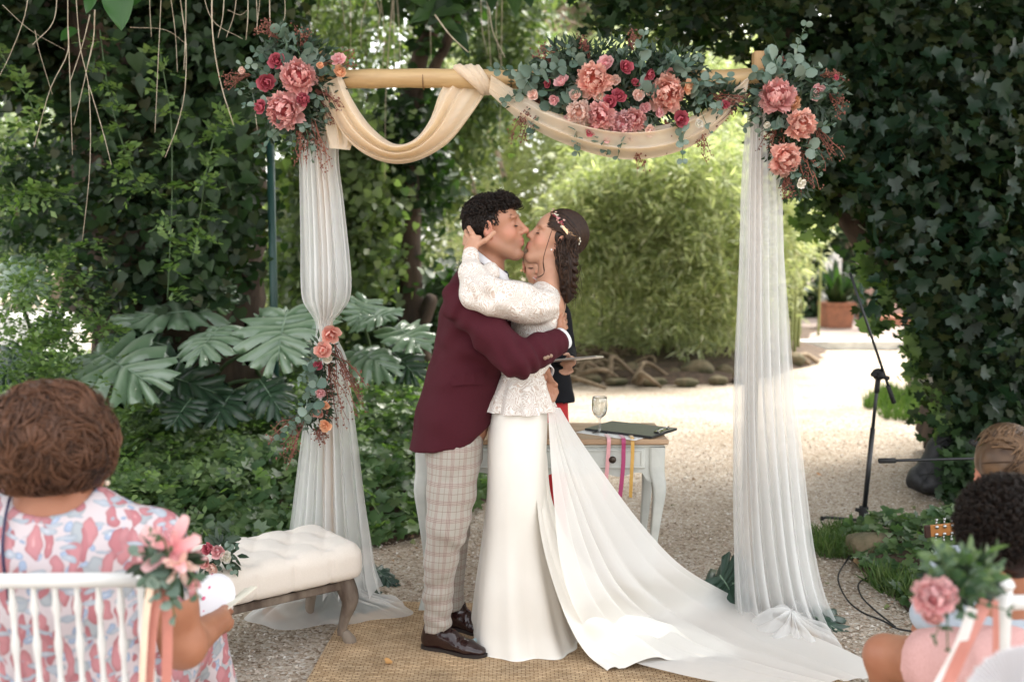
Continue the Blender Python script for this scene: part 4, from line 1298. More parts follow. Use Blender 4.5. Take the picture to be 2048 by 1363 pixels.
M_EUC = leafmat('eucalyptus_mat', [(0.07, 0.125, 0.09), (0.13, 0.19, 0.15), (0.22, 0.29, 0.24), (0.04, 0.08, 0.055)], .55, .2, tcol=(1, 1.3, .9))
M_POSYL = leafmat('posy_leaf_mat', [(0.025, 0.06, 0.03), (0.05, 0.095, 0.05), (0.09, 0.14, 0.085)], .45, .25)
M_DARKF = leafmat('filler_leaf_mat', [(0.012, 0.028, 0.015), (0.024, 0.048, 0.024), (0.04, 0.07, 0.04)], .5, .2)
M_BERRY = leafmat('dried_berry_mat', [(0.12, 0.035, 0.03), (0.20, 0.07, 0.05), (0.26, 0.11, 0.07)], .8, 0)
EUC = [mesh_data('leaf', ROUND[0] * (1, 1, k) + np.c_[np.zeros(9), np.zeros(9), -.2 * k * ROUND[0][:, 1] ** 2], [tuple(f) for f in ROUND[1]], M_EUC) for k in (1, 2.2, -1.4)]
EUC2 = [mesh_data('leaf', OVAL[0] * (1.5, 1, 1), [tuple(f) for f in OVAL[1]], M_POSYL) for _ in range(1)] * 3
def sprig(parent, a, b_, n, size, sag=.0, toward=(0, -1, .2), kinds=None):
    a, b_ = np.array(a, float), np.array(b_, float)
    mid = (a + b_) / 2 + RNG.normal(0, .012, 3) + np.array((0, 0, .25 * sag))
    b_ = b_ + np.array((0, 0, -sag))
    pth = spline([a, mid, b_], 10)
    V, F = tube(pth, np.linspace(.0024, .0012, 10), 4)
    st = mk('eucalyptus_sprig', V, F, M_STEMG, parent)
    T, Nn, B = frames(pth)
    for i in range(n):
        f = .15 + .85 * i / (n - 1); k = f * 9; k0 = min(8, int(k)); c = pth[k0] + (pth[k0 + 1] - pth[k0]) * (k - k0)
        for sg in (-1, 1):
            an = RNG.uniform(-.5, .5) + (i % 2) * 1.2
            side = (math.cos(an) * Nn[k0] + math.sin(an) * B[k0]) * sg
            tp = unit(side + .55 * T[k0] + RNG.normal(0, .2, 3))
            nr = unit(np.array(toward) + RNG.normal(0, .55, 3)); nr = unit(nr - np.dot(nr, tp) * tp); x = np.cross(tp, nr)
            s_ = size * (1 - .45 * f) * RNG.uniform(.8, 1.2)
            M = Matrix([[x[r] * s_, tp[r] * s_, nr[r] * s_, c[r]] for r in range(3)] + [[0, 0, 0, 1]])
            o = bpy.data.objects.new('leaf', (kinds or EUC)[RNG.randint(3)]); COL.objects.link(o); o.parent = st
            o.matrix_basis = Matrix.Translation(Vector(-wloc(st))) @ M
    return st
def filler(parent, c, rad, n, size, tmpl=LANCE, m=None, wide=1.8):
    k = n
    d = unit(RNG.normal(0, 1, (k, 3)) * (1, .7, 1))
    pos = np.array(c) + d * np.array(rad) * RNG.uniform(.2, 1.0, (k, 1))
    V, F, r = scatter(tmpl[0] * (wide, 1, 1), tmpl[1], pos, d + RNG.normal(0, .5, (k, 3)), RNG.normal(0, .6, (k, 3)) + (0, -1, .3), RNG.uniform(size * .6, size * 1.3, k))
    return tag(mk('filler_leaves', V, F, m or M_DARKF, parent, attrs={'rnd': r}, smooth=False), kind='stuff')
OCT = (np.array([(.5, 0, 0), (0, .5, 0), (-.5, 0, 0), (0, -.5, 0), (0, 0, .5), (0, 0, -.5)]), np.array([(0, 1, 4), (1, 2, 4), (2, 3, 4), (3, 0, 4), (1, 0, 5), (2, 1, 5), (3, 2, 5), (0, 3, 5)]))
def berries(parent, a, dirn, L, n=14, twigs=6, size=.006):
    a = np.array(a, float); P_ = []; st = []
    for i in range(twigs):
        d = unit(np.array(dirn) + RNG.normal(0, .28, 3)); l = L * RNG.uniform(.6, 1.1)
        s_ = np.linspace(0, 1, 7)[:, None]
        pth = a + d * l * s_ + np.array((0, 0, -.25 * l)) * s_ ** 2 + RNG.normal(0, .004, (7, 3))
        st.append(pth)
        f = RNG.uniform(.35, 1, n); k = (f * 6).astype(int).clip(0, 5)
        P_.append(pth[k] + (pth[k + 1] - pth[k]) * (f * 6 - k)[:, None] + RNG.normal(0, .009, (n, 3)))
    P_ = np.concatenate(P_)
    V, F, r = scatter(OCT[0], OCT[1], P_, rdir(len(P_)), rdir(len(P_)), RNG.uniform(size, size * 1.8, len(P_)))
    V2, F2, r2 = strands(np.array(st), .0016, .0006)
    V = np.concatenate([V, V2]); n1 = len(V) - len(V2)
    F = [tuple(f) for f in F] + [tuple(f + n1) for f in F2]
    return tag(mk('berry_spray', V, F, M_BERRY, parent, attrs={'rnd': np.concatenate([r, r2])}, smooth=False), kind='stuff')

def arrangement(label, base, flowers, sprigs, fills, sprays, Yf, name='flower_arrangement'):
    t = empty(name, base, label, 'flower arrangement', 'flower clusters on the arch')
    for (u, v, d, kind, col) in flowers:
        c = P(u, v, Yf - .075 + RNG.uniform(-.02, .02))
        ax = np.array(((u - P2x[0]) / 300., -1, (P2x[1] - v) / 300.)) + RNG.normal(0, .22, 3)
        flower(t, c, ax, PX(d, Yf) * (1.10 if kind == 'peony' else 1.12), kind, col)
    for (u0, v0, u1, v1, n, size) in sprigs:
        sprig(t, P(u0, v0, Yf - RNG.uniform(.03, .07)), P(u1, v1, Yf - RNG.uniform(.0, .09)), n, PX(size, Yf), sag=.01)
    for (u, v, ru, rv, n, size) in fills:
        filler(t, P(u, v, Yf + .01), (PX(ru, Yf), .055, PX(rv, Yf)), int(n * .62), PX(size, Yf))
    for (u, v, du, dv, L) in sprays:
        berries(t, P(u, v, Yf), (du, -.2, -dv), PX(L, Yf))
    return t
YF = 4.20
P2x = (590, 170)
arrangement('flower cluster with two pink peonies on the left end of the crossbar', P(590, 250, YF), [
    (597, 152, 62, 'peony', 'pink'), (567, 222, 64, 'peony', 'pink'), (553, 120, 32, 'rose', 'deep'), (533, 165, 33, 'rose', 'deep'), (520, 213, 26, 'rose', 'deep'),
    (676, 118, 26, 'rose', 'light'), (680, 143, 24, 'rose', 'peach'), (484, 142, 15, 'rose', 'blush'), (606, 198, 22, 'peony', 'deep'), (640, 130, 14, 'rose', 'peach')],
    [(590, 150, 560, 55, 6, 34), (600, 150, 620, 80, 4, 38), (580, 150, 510, 95, 5, 24), (570, 170, 480, 120, 5, 20), (560, 180, 478, 175, 6, 20), (560, 210, 490, 205, 4, 20), (575, 240, 515, 300, 7, 20), (600, 240, 625, 315, 5, 16),
     (620, 140, 655, 120, 3, 30), (590, 120, 540, 95, 4, 22), (620, 180, 655, 235, 4, 20), (600, 230, 580, 300, 5, 18), (650, 150, 700, 120, 4, 14), (600, 110, 600, 60, 4, 20)],
    [(590, 165, 85, 85, 1300, 24), (590, 110, 80, 55, 420, 20), (605, 235, 45, 65, 500, 20), (545, 200, 50, 80, 300, 20)],
    [(600, 100, .4, -1, 60), (560, 80, -.6, -.8, 60), (640, 130, 1, -.3, 90), (620, 230, .3, 1, 110), (600, 240, 0, 1, 90), (500, 150, -1, .1, 60), (630, 180, .9, .6, 70)], YF)
P2x = (1230, 180)
arrangement('long central flower garland over the middle of the crossbar', P(1230, 260, YF), [
    (1187, 160, 58, 'peony', 'coral'), (1335, 186, 64, 'peony', 'coral'), (1158, 226, 42, 'peony', 'blush'), (1200, 232, 46, 'peony', 'pink'), (1245, 250, 46, 'peony', 'light'), (1268, 240, 40, 'peony', 'pink'), (1258, 268, 30, 'peony', 'blush'),
    (1211, 126, 29, 'rose', 'light'), (1252, 134, 28, 'rose', 'deep'), (1123, 163, 28, 'rose', 'light'), (1300, 150, 24, 'rose', 'deep'), (1237, 192, 28, 'rose', 'deep'), (1219, 204, 28, 'rose', 'deep'), (1363, 238, 29, 'rose', 'deep'),
    (1377, 174, 26, 'rose', 'peach'), (1451, 209, 17, 'rose', 'deep'), (1066, 190, 22, 'rose', 'blush'), (1222, 246, 20, 'rose', 'blush'), (1398, 247, 18, 'rose', 'white'), (1201, 194, 20, 'rose', 'white'), (1140, 238, 22, 'rose', 'light'), (1175, 146, 16, 'rose', 'blush'), (1108, 200, 20, 'rose', 'light'), (1277, 190, 24, 'rose', 'blush'), (1290, 215, 22, 'rose', 'light'), (1180, 262, 20, 'rose', 'deep'), (1320, 225, 20, 'rose', 'light'), (1230, 160, 20, 'rose', 'blush'), (1270, 165, 18, 'rose', 'deep'), (1150, 190, 22, 'rose', 'blush'), (1340, 145, 16, 'rose', 'light'), (1215, 275, 20, 'rose', 'light'), (1300, 262, 22, 'rose', 'blush'), (1095, 168, 16, 'rose', 'deep')],
    [(1120, 160, 985, 132, 9, 26), (1110, 180, 995, 205, 7, 22), (1140, 150, 1100, 95, 5, 24), (1170, 140, 1140, 90, 5, 22), (1280, 150, 1288, 62, 6, 24), (1300, 150, 1350, 110, 6, 26), (1260, 140, 1250, 95, 4, 22),
     (1330, 160, 1400, 110, 6, 22), (1350, 180, 1460, 150, 8, 28), (1370, 190, 1440, 215, 7, 24), (1110, 200, 1060, 265, 6, 22), (1140, 230, 1155, 300, 6, 22), (1190, 250, 1215, 300, 5, 22), (1240, 270, 1235, 310, 4, 18),
     (1340, 240, 1365, 315, 6, 22), (1300, 220, 1290, 285, 5, 26), (1150, 190, 1100, 215, 5, 30), (1280, 180, 1310, 180, 4, 30), (1130, 140, 1075, 130, 5, 24), (1250, 220, 1300, 240, 5, 26), (1390, 190, 1420, 260, 5, 14), (1170, 200, 1130, 190, 4, 28), (1330, 140, 1370, 135, 4, 28), (1060, 160, 1035, 200, 4, 24)],
    [(1230, 180, 185, 66, 2900, 26), (1150, 130, 75, 48, 700, 24), (1330, 140, 90, 44, 700, 24), (1090, 190, 75, 55, 700, 22), (1250, 248, 110, 22, 420, 22), (1430, 195, 70, 26, 400, 22), (1210, 110, 110, 30, 260, 24)],
    [(1180, 120, -.5, -1, 60), (1120, 130, -.6, -.8, 60), (1265, 100, .1, -1, 50), (1100, 190, -1, .6, 70), (1070, 200, -.5, 1, 80), (1270, 262, .1, 1, 70), (1330, 240, .2, 1, 50), (1390, 240, .6, 1, 70), (1400, 190, 1, .2, 90)], YF)
P2x = (1570, 200)
arrangement('flower cluster with stacked coral peonies on the right end of the crossbar', P(1580, 340, YF), [
    (1554, 192, 62, 'peony', 'pink'), (1635, 183, 32, 'rose', 'light'), (1603, 250, 52, 'peony', 'coral'), (1573, 318, 56, 'peony', 'coral'), (1603, 366, 20, 'rose', 'white'), (1584, 205, 28, 'peony', 'peach'), (1672, 155, 12, 'rose', 'deep'), (1533, 250, 14, 'rose', 'white'), (1600, 235, 18, 'rose', 'peach')],
    [(1560, 170, 1540, 105, 5, 34), (1580, 150, 1612, 45, 8, 22), (1560, 160, 1510, 140, 4, 30), (1540, 180, 1490, 210, 5, 32), (1610, 190, 1685, 150, 5, 22), (1620, 200, 1665, 175, 4, 26), (1600, 240, 1665, 245, 5, 24), (1600, 290, 1640, 340, 5, 24),
     (1560, 230, 1520, 260, 4, 24), (1590, 220, 1575, 235, 3, 30), (1580, 330, 1600, 390, 4, 18), (1590, 160, 1640, 130, 4, 26), (1540, 160, 1580, 120, 4, 30), (1520, 210, 1490, 250, 4, 20)],
    [(1580, 190, 90, 70, 1400, 24), (1595, 280, 60, 85, 900, 22), (1640, 200, 50, 50, 350, 22), (1600, 350, 32, 42, 260, 18)],
    [(1550, 140, -.2, -1, 40), (1640, 150, 1, -.2, 50), (1660, 190, .6, .3, 40), (1620, 240, .5, 1, 80), (1560, 240, -.5, 1, 60), (1600, 300, .3, 1, 70), (1570, 350, 0, 1, 40), (1500, 190, -1, .3, 90)], YF)
P2x = (640, 750)
arrangement('trailing garland with coral roses tied to the left tulle drape', P(640, 880, 4.14), [
    (661, 670, 38, 'rose', 'coral'), (645, 700, 36, 'rose', 'coral'), (655, 716, 20, 'rose', 'white'), (636, 730, 20, 'rose', 'deep'), (641, 786, 20, 'rose', 'light'), (634, 822, 32, 'rose', 'coral'), (650, 851, 25, 'rose', 'peach'), (652, 810, 16, 'rose', 'peach')],
    [(650, 690, 615, 740, 5, 22), (640, 720, 600, 760, 5, 20), (640, 750, 605, 800, 6, 22), (640, 790, 575, 850, 7, 24), (620, 820, 560, 870, 6, 22), (650, 690, 690, 720, 4, 14), (630, 760, 625, 830, 5, 18), (620, 800, 610, 850, 4, 18)],
    [(645, 720, 26, 60, 260, 20), (640, 800, 22, 60, 240, 20), (610, 820, 30, 40, 140, 18)],
    [(660, 700, .8, .9, 110), (670, 690, .5, 1, 120), (655, 720, .35, 1, 130), (620, 820, -.9, .7, 90), (610, 830, -.6, 1, 90), (640, 850, 0, 1, 30), (650, 680, .5, -.6, 30)], 4.14, 'flower_garland')

# ================================================================== TABLE
M_GREYP = mat('grey_paint_mat', (0.50, 0.51, 0.47), .55, (0.42, 0.43, 0.40), 9, bump=.12, bscale=60)
M_OAK = mat('oak_top_mat', (0.42, 0.28, 0.17), .5, (0.30, 0.19, 0.11), 5, bump=.15, bscale=30, stretch=(1, 12, 12))
M_KNOB = mat('brass_knob_mat', (0.06, 0.045, 0.035), .35, metal=.8)
TYF, TYB, TZ = 4.14, 4.55, .757
tx0, tx1 = P(822, 878, TYF)[0], P(1338, 878, TYF)[0]
t = empty('console_table', ((tx0 + tx1) / 2, (TYF + TYB) / 2, 0), 'grey painted console table with oak top and curved legs behind the couple', 'table')
V, F = bbox_bevel(((tx0 + tx1) / 2, (TYF + TYB) / 2, TZ - .012), (tx1 - tx0, TYB - TYF, .024), .005); mk('table_top', V, F, M_OAK, t, smooth=False)
V, F = bbox_bevel(((tx0 + tx1) / 2, (TYF + TYB) / 2, TZ - .031), (tx1 - tx0 - .03, TYB - TYF - .03, .013), .004); mk('moulding', V, F, M_GREYP, t, smooth=False)
ax0, ax1 = tx0 + .035, tx1 - .035
# front apron with a scalloped lower edge
k = 41
xs = np.linspace(ax0, ax1, k); s_ = np.linspace(-1, 1, k)
low = TZ - .145 - .028 * np.exp(-((np.abs(s_) - .86) / .10) ** 2) * 0 - .02 * np.cos(s_ * math.pi * 3) ** 2 - .03 * (np.abs(s_) > .9)
for yy, nm in ((TYF + .03, 'apron'), (TYB - .03, 'apron')):
    Va = []; Fa = []
    for dy in (-.009, .009):
        Va += [(x, yy + dy, TZ - .037) for x in xs] + [(x, yy + dy, z) for x, z in zip(xs, low)]
    for i in range(k - 1):
        Fa.append((i, i + 1, k + i + 1, k + i)); Fa.append((2 * k + i, 3 * k + i, 3 * k + i + 1, 2 * k + i + 1)); Fa.append((k + i, k + i + 1, 3 * k + i + 1, 3 * k + i))
    mk(nm, Va, Fa, M_GREYP, t, smooth=False)
for xx in (ax0 + .01, ax1 - .01):
    V, F = box((xx, (TYF + TYB) / 2, TZ - .09), (.018, TYB - TYF - .08, .11)); mk('side_apron', V, F, M_GREYP, t, smooth=False)
# drawers
dw = (ax1 - ax0 - .10) / 3
for i in range(3):
    cx = ax0 + .05 + dw * (i + .5)
    d_ = empty('x', (0, 0, 0), None, None) if False else None
    V, F = bbox_bevel((cx, TYF + .018, TZ - .085), (dw - .022, .014, .085), .004)
    dr = mk('drawer', V, F, M_GREYP, t, smooth=False)
    fr = []
    for (cx2, cz2, w2, h2) in ((cx, TZ - .049, dw - .05, .008), (cx, TZ - .121, dw - .05, .008), (cx - dw / 2 + .028, TZ - .085, .008, .064), (cx + dw / 2 - .028, TZ - .085, .008, .064)):
        fr.append(bbox_bevel((cx2, TYF + .009, cz2), (w2, .006, h2), .002))
    V, F = join(fr); mk('bead', V, F, M_GREYP, dr, smooth=False)
    V, F = lathe([(0, 0), (.006, 0), (.007, .010), (.014, .014), (.016, .020), (.012, .026), (0, .028)], (cx, TYF + .011, TZ - .085), 14, axis=(0, -1, 0)); mk('knob', V, F, M_KNOB, dr)
def cab_leg(x, y, sx, sy):
    pr_ = spline([(0, 0, TZ - .037, .036), (0, 0, TZ - .14, .034), (.012, .012, TZ - .22, .029), (.004, .004, TZ - .34, .021), (-.012, -.012, TZ - .52, .016), (-.010, -.010, TZ - .66, .014), (.004, .004, .03, .017), (.010, .010, .0, .019)], 22)
    pth = np.stack([x + sx * pr_[:, 0], y + sy * pr_[:, 1], pr_[:, 2]], -1)
    Vp = []
    for c, r_ in zip(pth, pr_[:, 3]):
        q = .75
        for a_, b__ in ((-1, -1), (-.6, -1.12), (.6, -1.12), (1, -1), (1.12, -.6), (1.12, .6), (1, 1), (-1, 1)):
            Vp.append((c[0] + a_ * r_ * .9, c[1] + b__ * r_ * .9, c[2]))
    Fp = [(i * 8 + j, i * 8 + (j + 1) % 8, (i + 1) * 8 + (j + 1) % 8, (i + 1) * 8 + j) for i in range(21) for j in range(8)]
    return Vp, Fp
for sx, xx in ((-1, ax0 + .012), (1, ax1 - .012)):
    for sy, yy in ((-1, TYF + .045), (1, TYB - .045)):
        V, F = cab_leg(xx, yy, sx, sy); mk('leg', V, F, M_GREYP, t, smooth=True)

# glass
M_GLASS, nt, b = newmat('glass_mat')
b.inputs['Metallic'].default_value = 1; b.inputs['Roughness'].default_value = 0.02; b.inputs['Base Color'].default_value = (.95, .96, .96, 1)
lw = N(nt, 'ShaderNodeLayerWeight'); lw.inputs[0].default_value = .55; tp = N(nt, 'ShaderNodeBsdfTransparent'); tp.inputs[0].default_value = (.86, .87, .86, 1); ms = N(nt, 'ShaderNodeMixShader')
mr = N(nt, 'ShaderNodeMapRange'); mr.inputs['To Min'].default_value = .10; mr.inputs['To Max'].default_value = 1.0; nt.links.new(lw.outputs['Facing'], mr.inputs[0])
pw = N(nt, 'ShaderNodeMath', operation='POWER'); pw.inputs[1].default_value = 1.8; nt.links.new(lw.outputs['Facing'], pw.inputs[0]); nt.links.new(pw.outputs[0], mr.inputs[0])
nt.links.new(mr.outputs[0], ms.inputs[0]); nt.links.new(tp.outputs[0], ms.inputs[1]); nt.links.new(b.outputs[0], ms.inputs[2]); nt.links.new(ms.outputs[0], nt.nodes['Material Output'].inputs[0])
g0 = P(1199, 857, 4.27); g0[2] = TZ
kk = .155 / .155
prof = [(0, .0015), (.033, .002), (.034, .004), (.012, .008), (.0045, .016), (.004, .03), (.0045, .062), (.010, .070), (.026, .084), (.0335, .105), (.0345, .125), (.0325, .150), (.0305, .163),
        (.0295, .163), (.0315, .150), (.0333, .125), (.0322, .106), (.025, .086), (.009, .073), (0, .0715)]
V, F = lathe(prof, g0, 28); tag(mk('wine_glass', V, F, M_GLASS), 'empty stemmed wine glass standing on the console table', 'glass')
# papers and clipboard
M_PAPER = mat('paper_mat', (0.80, 0.80, 0.78), .8)
def slab(name, c, sx, sy, sz, rz, m, label=None, cat=None, parent=None, bev=.002, tilt=0):
    R_ = np.array(Matrix.Rotation(rz, 3, 'Z') @ Matrix.Rotation(tilt, 3, 'X'))
    V, F = bbox_bevel(c, (sx, sy, sz), bev, R_)
    return tag(mk(name, V, F, m, parent, smooth=False), label, cat)
c = P(1240, 852, 4.31); slab('paper_sheet', (c[0], 4.30, TZ + .0015), .25, .30, .002, .9, M_PAPER, 'white paper sheet under the black clipboard on the table', 'paper')
M_BLACKP = mat('black_vinyl_mat', (0.018, 0.020, 0.022), .38, (0.03, 0.032, 0.034), 30)
cb = P(1262, 848, 4.33)
t = empty('clipboard', (cb[0], 4.33, TZ + .003), 'black clipboard lying on the right half of the console table', 'clipboard')
slab('board', (cb[0], 4.33, TZ + .009), .24, .33, .010, .95, M_BLACKP, parent=t)
M_CHROME = mat('chrome_mat', (0.65, 0.65, 0.65), .18, metal=1)
R_ = np.array(Matrix.Rotation(.95, 3, 'Z')); cl = np.array((cb[0], 4.33, TZ + .018)) + R_ @ np.array((0, -.15, 0))
slab('clip', cl, .10, .028, .008, .95, M_CHROME, parent=t)
V, F = tube(spline([cl + R_ @ np.array((-.045, .0, .004)), cl + R_ @ np.array((-.03, -.02, .016)), cl + R_ @ np.array((.03, -.02, .016)), cl + R_ @ np.array((.045, 0, .004))], 12), .003, 6)
mk('clip_wire', V, F, M_CHROME, t)
# ribbons
def ribbon(name, pts, w, m, label=None, parent=None, side=(1, 0, 0), twist=0.0, cat='ribbon', group=None, th=.0012):
    pth = spline(pts, 26); T, _, _ = frames(pth)
    V = []; s_ = np.linspace(0, 1, 26)
    for i in range(26):
        a = twist * s_[i]
        sd = unit(np.array(side) - np.dot(side, T[i]) * T[i]); nn = np.cross(T[i], sd)
        sd2 = math.cos(a) * sd + math.sin(a) * nn; nn2 = np.cross(T[i], sd2)
        for q, e in ((-1, 1), (1, 1), (1, -1), (-1, -1)):
            V.append(pth[i] + q * sd2 * w / 2 + e * nn2 * th / 2)
    F = [(i * 4 + j, i * 4 + (j + 1) % 4, (i + 1) * 4 + (j + 1) % 4, (i + 1) * 4 + j) for i in range(25) for j in range(4)] + [(3, 2, 1, 0), (100, 101, 102, 103)]
    return tag(mk(name, V, F, m, parent, smooth=False), label, cat if parent is None else None, group)
def satin(name, c):
    m = mat(name, c, .38, tuple(x * .9 for x in c), 40, sheen=.4); return m
YR = TYF - .004
for pts, w, c, lab in (([(1217, 856), (1218, 868), (1217, 900), (1214, 940), (1208, 998)], .0165, (0.68, 0.33, 0.35), 'pale pink satin ribbon hanging off the console table edge'),
                       ([(1246, 858), (1247, 868), (1247, 900), (1246, 935), (1240, 993)], .0175, (0.36, 0.03, 0.13), 'magenta satin ribbon hanging off the console table edge'),
                       ([(1264, 859), (1265, 868), (1265, 910), (1263, 950), (1261, 994)], .0150, (0.62, 0.36, 0.08), 'mustard gold satin ribbon hanging off the console table edge')):
    q = [P(u, v, YR - (.003 if v > 870 else 0)) for u, v in pts]
    q[0] = np.array((q[0][0], TYF + .10, TZ + .004)); q[1] = np.array((q[1][0], TYF - .002, TZ + .003))
    ribbon('satin_ribbon', q, w, satin('satin_mat', c), lab, twist=.6 if 'mustard' in lab else .25, group='ribbons on the table')

# ================================================================== BENCH
la = unit(np.array((-.79, -.61, 0))); lw = np.array((la[1], -la[0], 0)); lw = -lw if lw[1] < 0 else lw
cr = P(748, 1130, 3.92)                    # front right upper corner area
BL, BW, BH = 1.22, .42, .405
c0 = np.array((-.565, 3.80, 0))
cen = c0 + la * BL / 2 + lw * BW / 2
t = empty('tufted_bench', (cen[0], cen[1], 0), 'cream button tufted bench with carved wooden legs left of the rug', 'bench')
zt, zb = BH + .01, BH - .145
B = Blob(cen + (-.85, -.75, zb - .05), cen + (.85, .75, zt + .07), .009)
sl, g = B._sl(B.lo, B.lo + B.res * B.n, 0)
q = g - np.array((cen[0], cen[1], 0))
ql, qw, qz = q @ la, q @ lw, q[..., 2]
rd = .055
hx, hy, hz = BL / 2 - rd, BW / 2 - rd, (zt - zb) / 2 - rd
dx, dy, dz = np.abs(ql) - hx, np.abs(qw) - hy, np.abs(qz - (zt + zb) / 2) - hz
D = np.sqrt(np.maximum(dx, 0) ** 2 + np.maximum(dy, 0) ** 2 + np.maximum(dz, 0) ** 2) + np.minimum(np.maximum(dx, np.maximum(dy, dz)), 0) - rd
px_, py_ = BL / 8, BW / 3
def btn(l, w): return l, w
btns = []
for j in range(3):
    for i in range(9):
        l = -BL / 2 + px_ * (i + (.5 if j % 2 else 0)); w = -BW / 2 + py_ * (j + .5)
        if abs(l) < BL / 2 - .04: btns.append((l, w))
puff = np.zeros_like(D)
fd = 1e3 * np.ones_like(D)
for l, w in btns: fd = np.minimum(fd, np.hypot(ql - l, qw - w))
topm = np.clip((qz - (zt - .05)) / .05, 0, 1)
puff += topm * (.030 * np.exp(-(fd / .030) ** 2))
# diagonal pull lines between buttons
for sg in (-1, 1):
    a_ = (ql / px_ + sg * (qw / py_) * .5 * 1.0)
    ph = np.abs((a_ - (-BL / 2 / px_) + sg * (BW / 2 / py_ - .5) * .5) % 1.0); ph = np.minimum(ph, 1 - ph) * px_
    puff += topm * .007 * np.exp(-(ph / .010) ** 2)
side = 1 - topm
ph = np.abs(((ql + BL / 2) / px_) % 1.0); ph = np.minimum(ph, 1 - ph) * px_
puff += side * .007 * np.exp(-(ph / .008) ** 2)
D = D + puff + side * .006 * (qz < zb + .02)
B.D[sl] = D
V, F = B.mesh(1)
M_LINEN = mat('cream_linen_mat', (0.74, 0.67, 0.59), .9, (0.68, 0.61, 0.53), 350, bump=.25, bscale=700, sheen=.3)
mk('seat_cushion', V, F, M_LINEN, t)
M_BTN = mat('button_mat', (0.62, 0.55, 0.48), .8)
bm_ = mesh_data('button', *lathe([(.009, -.002), (.008, .003), (0, .005)], (0, 0, 0), 8), M_BTN)
for l, w in btns:
    p_ = cen + la * l + lw * w; inst('button', bm_, t, Matrix.Translation((p_[0], p_[1], zt - .030)))
M_WOODW = mat('weathered_wood_mat', (0.085, 0.058, 0.042), .8, (0.22, 0.175, 0.135), 16, bump=.8, bscale=60, stretch=(1, 1, .3))
V, F = bbox_bevel((cen[0], cen[1], zb - .012), (BL - .10, BW - .08, .03), .005, np.array([la, lw, (0, 0, 1)]).T); mk('rail', V, F, M_WOODW, t, smooth=False)
for sl_ in (-1, 1):
    for sw in (-1, 1):
        o_ = cen + la * sl_ * (BL / 2 - .075) + lw * sw * (BW / 2 - .065)
        out = unit(la * sl_ * .8 + lw * sw * .6)
        pr_ = spline([(0, zb + .01, .040), (.022, zb - .05, .038), (.026, zb - .09, .032), (.006, zb - .15, .022), (-.008, zb - .21, .018), (.004, .05, .018), (.022, .022, .024), (.030, .010, .022), (.030, 0, .016)], 26)
        pth = o_[None] * (1, 1, 0) + out * pr_[:, 0:1] + np.array((0, 0, 1.0)) * pr_[:, 1:2]
        V, F = tube(pth, pr_[:, 2], 10, flat=1.0); mk('leg', V, F, M_WOODW, t)

# ---- bouquet on the bench
def bouquet(name, label, c, flowers, R, sprigs=6, cat='bouquet', leafn=120, stems=True, group=None, stem_dir=(0, .1, -1), size=.05, Ys=None):
    t = empty(name, c, label, cat, group)
    c = np.array(c, float)
    for (dx, dz, d, kind, col, *dy) in flowers:
        off = np.array((dx, dy[0] if dy else -.03, dz))
        flower(t, c + off, off * (1, 1.2, 1) + (0, -.06, .02), d, kind, col)
    for i in range(sprigs):
        a = RNG.uniform(0, 6.28)
        e = c + np.array((math.cos(a) * R, RNG.uniform(-.5, .3) * R, math.sin(a) * R * .9))
        sprig(t, c, e, 4, size, sag=.01)
    if leafn: filler(t, c + np.array((0, .02, 0)), (R * .9, R * .6, R * .9), leafn, .05, OVAL, M_DARKF, .8)
    if stems:
        st = np.array([[c + RNG.normal(0, .012, 3) + np.array(stem_dir) * s__ * .16 + RNG.normal(0, .002, 3) for s__ in np.linspace(0, 1, 5)] for _ in range(9)])
        V, F, _ = strands(st, .003, .002, 5); mk('stems', V, F, M_STEMG, t)
    return t
bq = P(440, 1108, 3.45)
bouquet('bridal_bouquet', 'small bouquet with white and pink flowers lying on the tufted bench', bq, [(-.035, .03, .05, 'rose', 'deep'), (.0, .02, .055, 'rose', 'light'), (.028, .0, .05, 'rose', 'white'), (-.05, -.02, .05, 'rose', 'pink'), (-.02, -.04, .05, 'rose', 'blush')], .07, 3, leafn=60, stems=False, size=.03)

# ================================================================== MICROPHONE STANDS, BAG, GUITAR
M_BLK = mat('black_metal_mat', (0.010, 0.011, 0.013), .4, (0.014, 0.015, 0.017), 40, spec=.5)
M_RUB = mat('black_rubber_mat', (0.012, 0.012, 0.012), .8)
M_STEEL = mat('steel_mat', (0.5, 0.5, 0.5), .3, metal=1)
f0 = G(1722, 1052); Ys = f0[1]
t = empty('microphone_stand', f0, 'tall black boom microphone stand on three legs beside the right drape', 'microphone stand')
hub = P(1727, 1030, Ys); jt = P(1757, 748, Ys)
V, F = tube([hub + (0, 0, -.02), hub + (jt - hub) * .62], .0135, 10); mk('lower_tube', V, F, M_BLK, t)
V, F = tube([hub + (jt - hub) * .55, jt], .0095, 10); mk('upper_tube', V, F, M_BLK, t)
V, F = tube([hub + (jt - hub) * .87, hub + (jt - hub) * .98], .014, 10); mk('clutch', V, F, M_RUB, t)
V, F = join([lathe([(0, -.03), (.028, -.03), (.034, 0), (.028, .03), (0, .03)], jt, 14, axis=(0, 1, 0)), tube([jt + (-.05, -.03, .004), jt + (.05, -.02, -.02)], .012, 8), tube([jt + (0, -.03, 0), jt + (0, -.055, .0)], .02, 10)])
mk('swivel_joint', V, F, M_RUB, t)
b0, b1 = P(1786, 800, Ys - .02), P(1700, 545, Ys - .08)
V, F = tube([b0, b1], .0075, 8); mk('boom', V, F, M_BLK, t)
V, F = tube([b0 + (b1 - b0) * -.02, b0 + (b1 - b0) * .12], .013, 8); mk('counterweight', V, F, M_RUB, t)
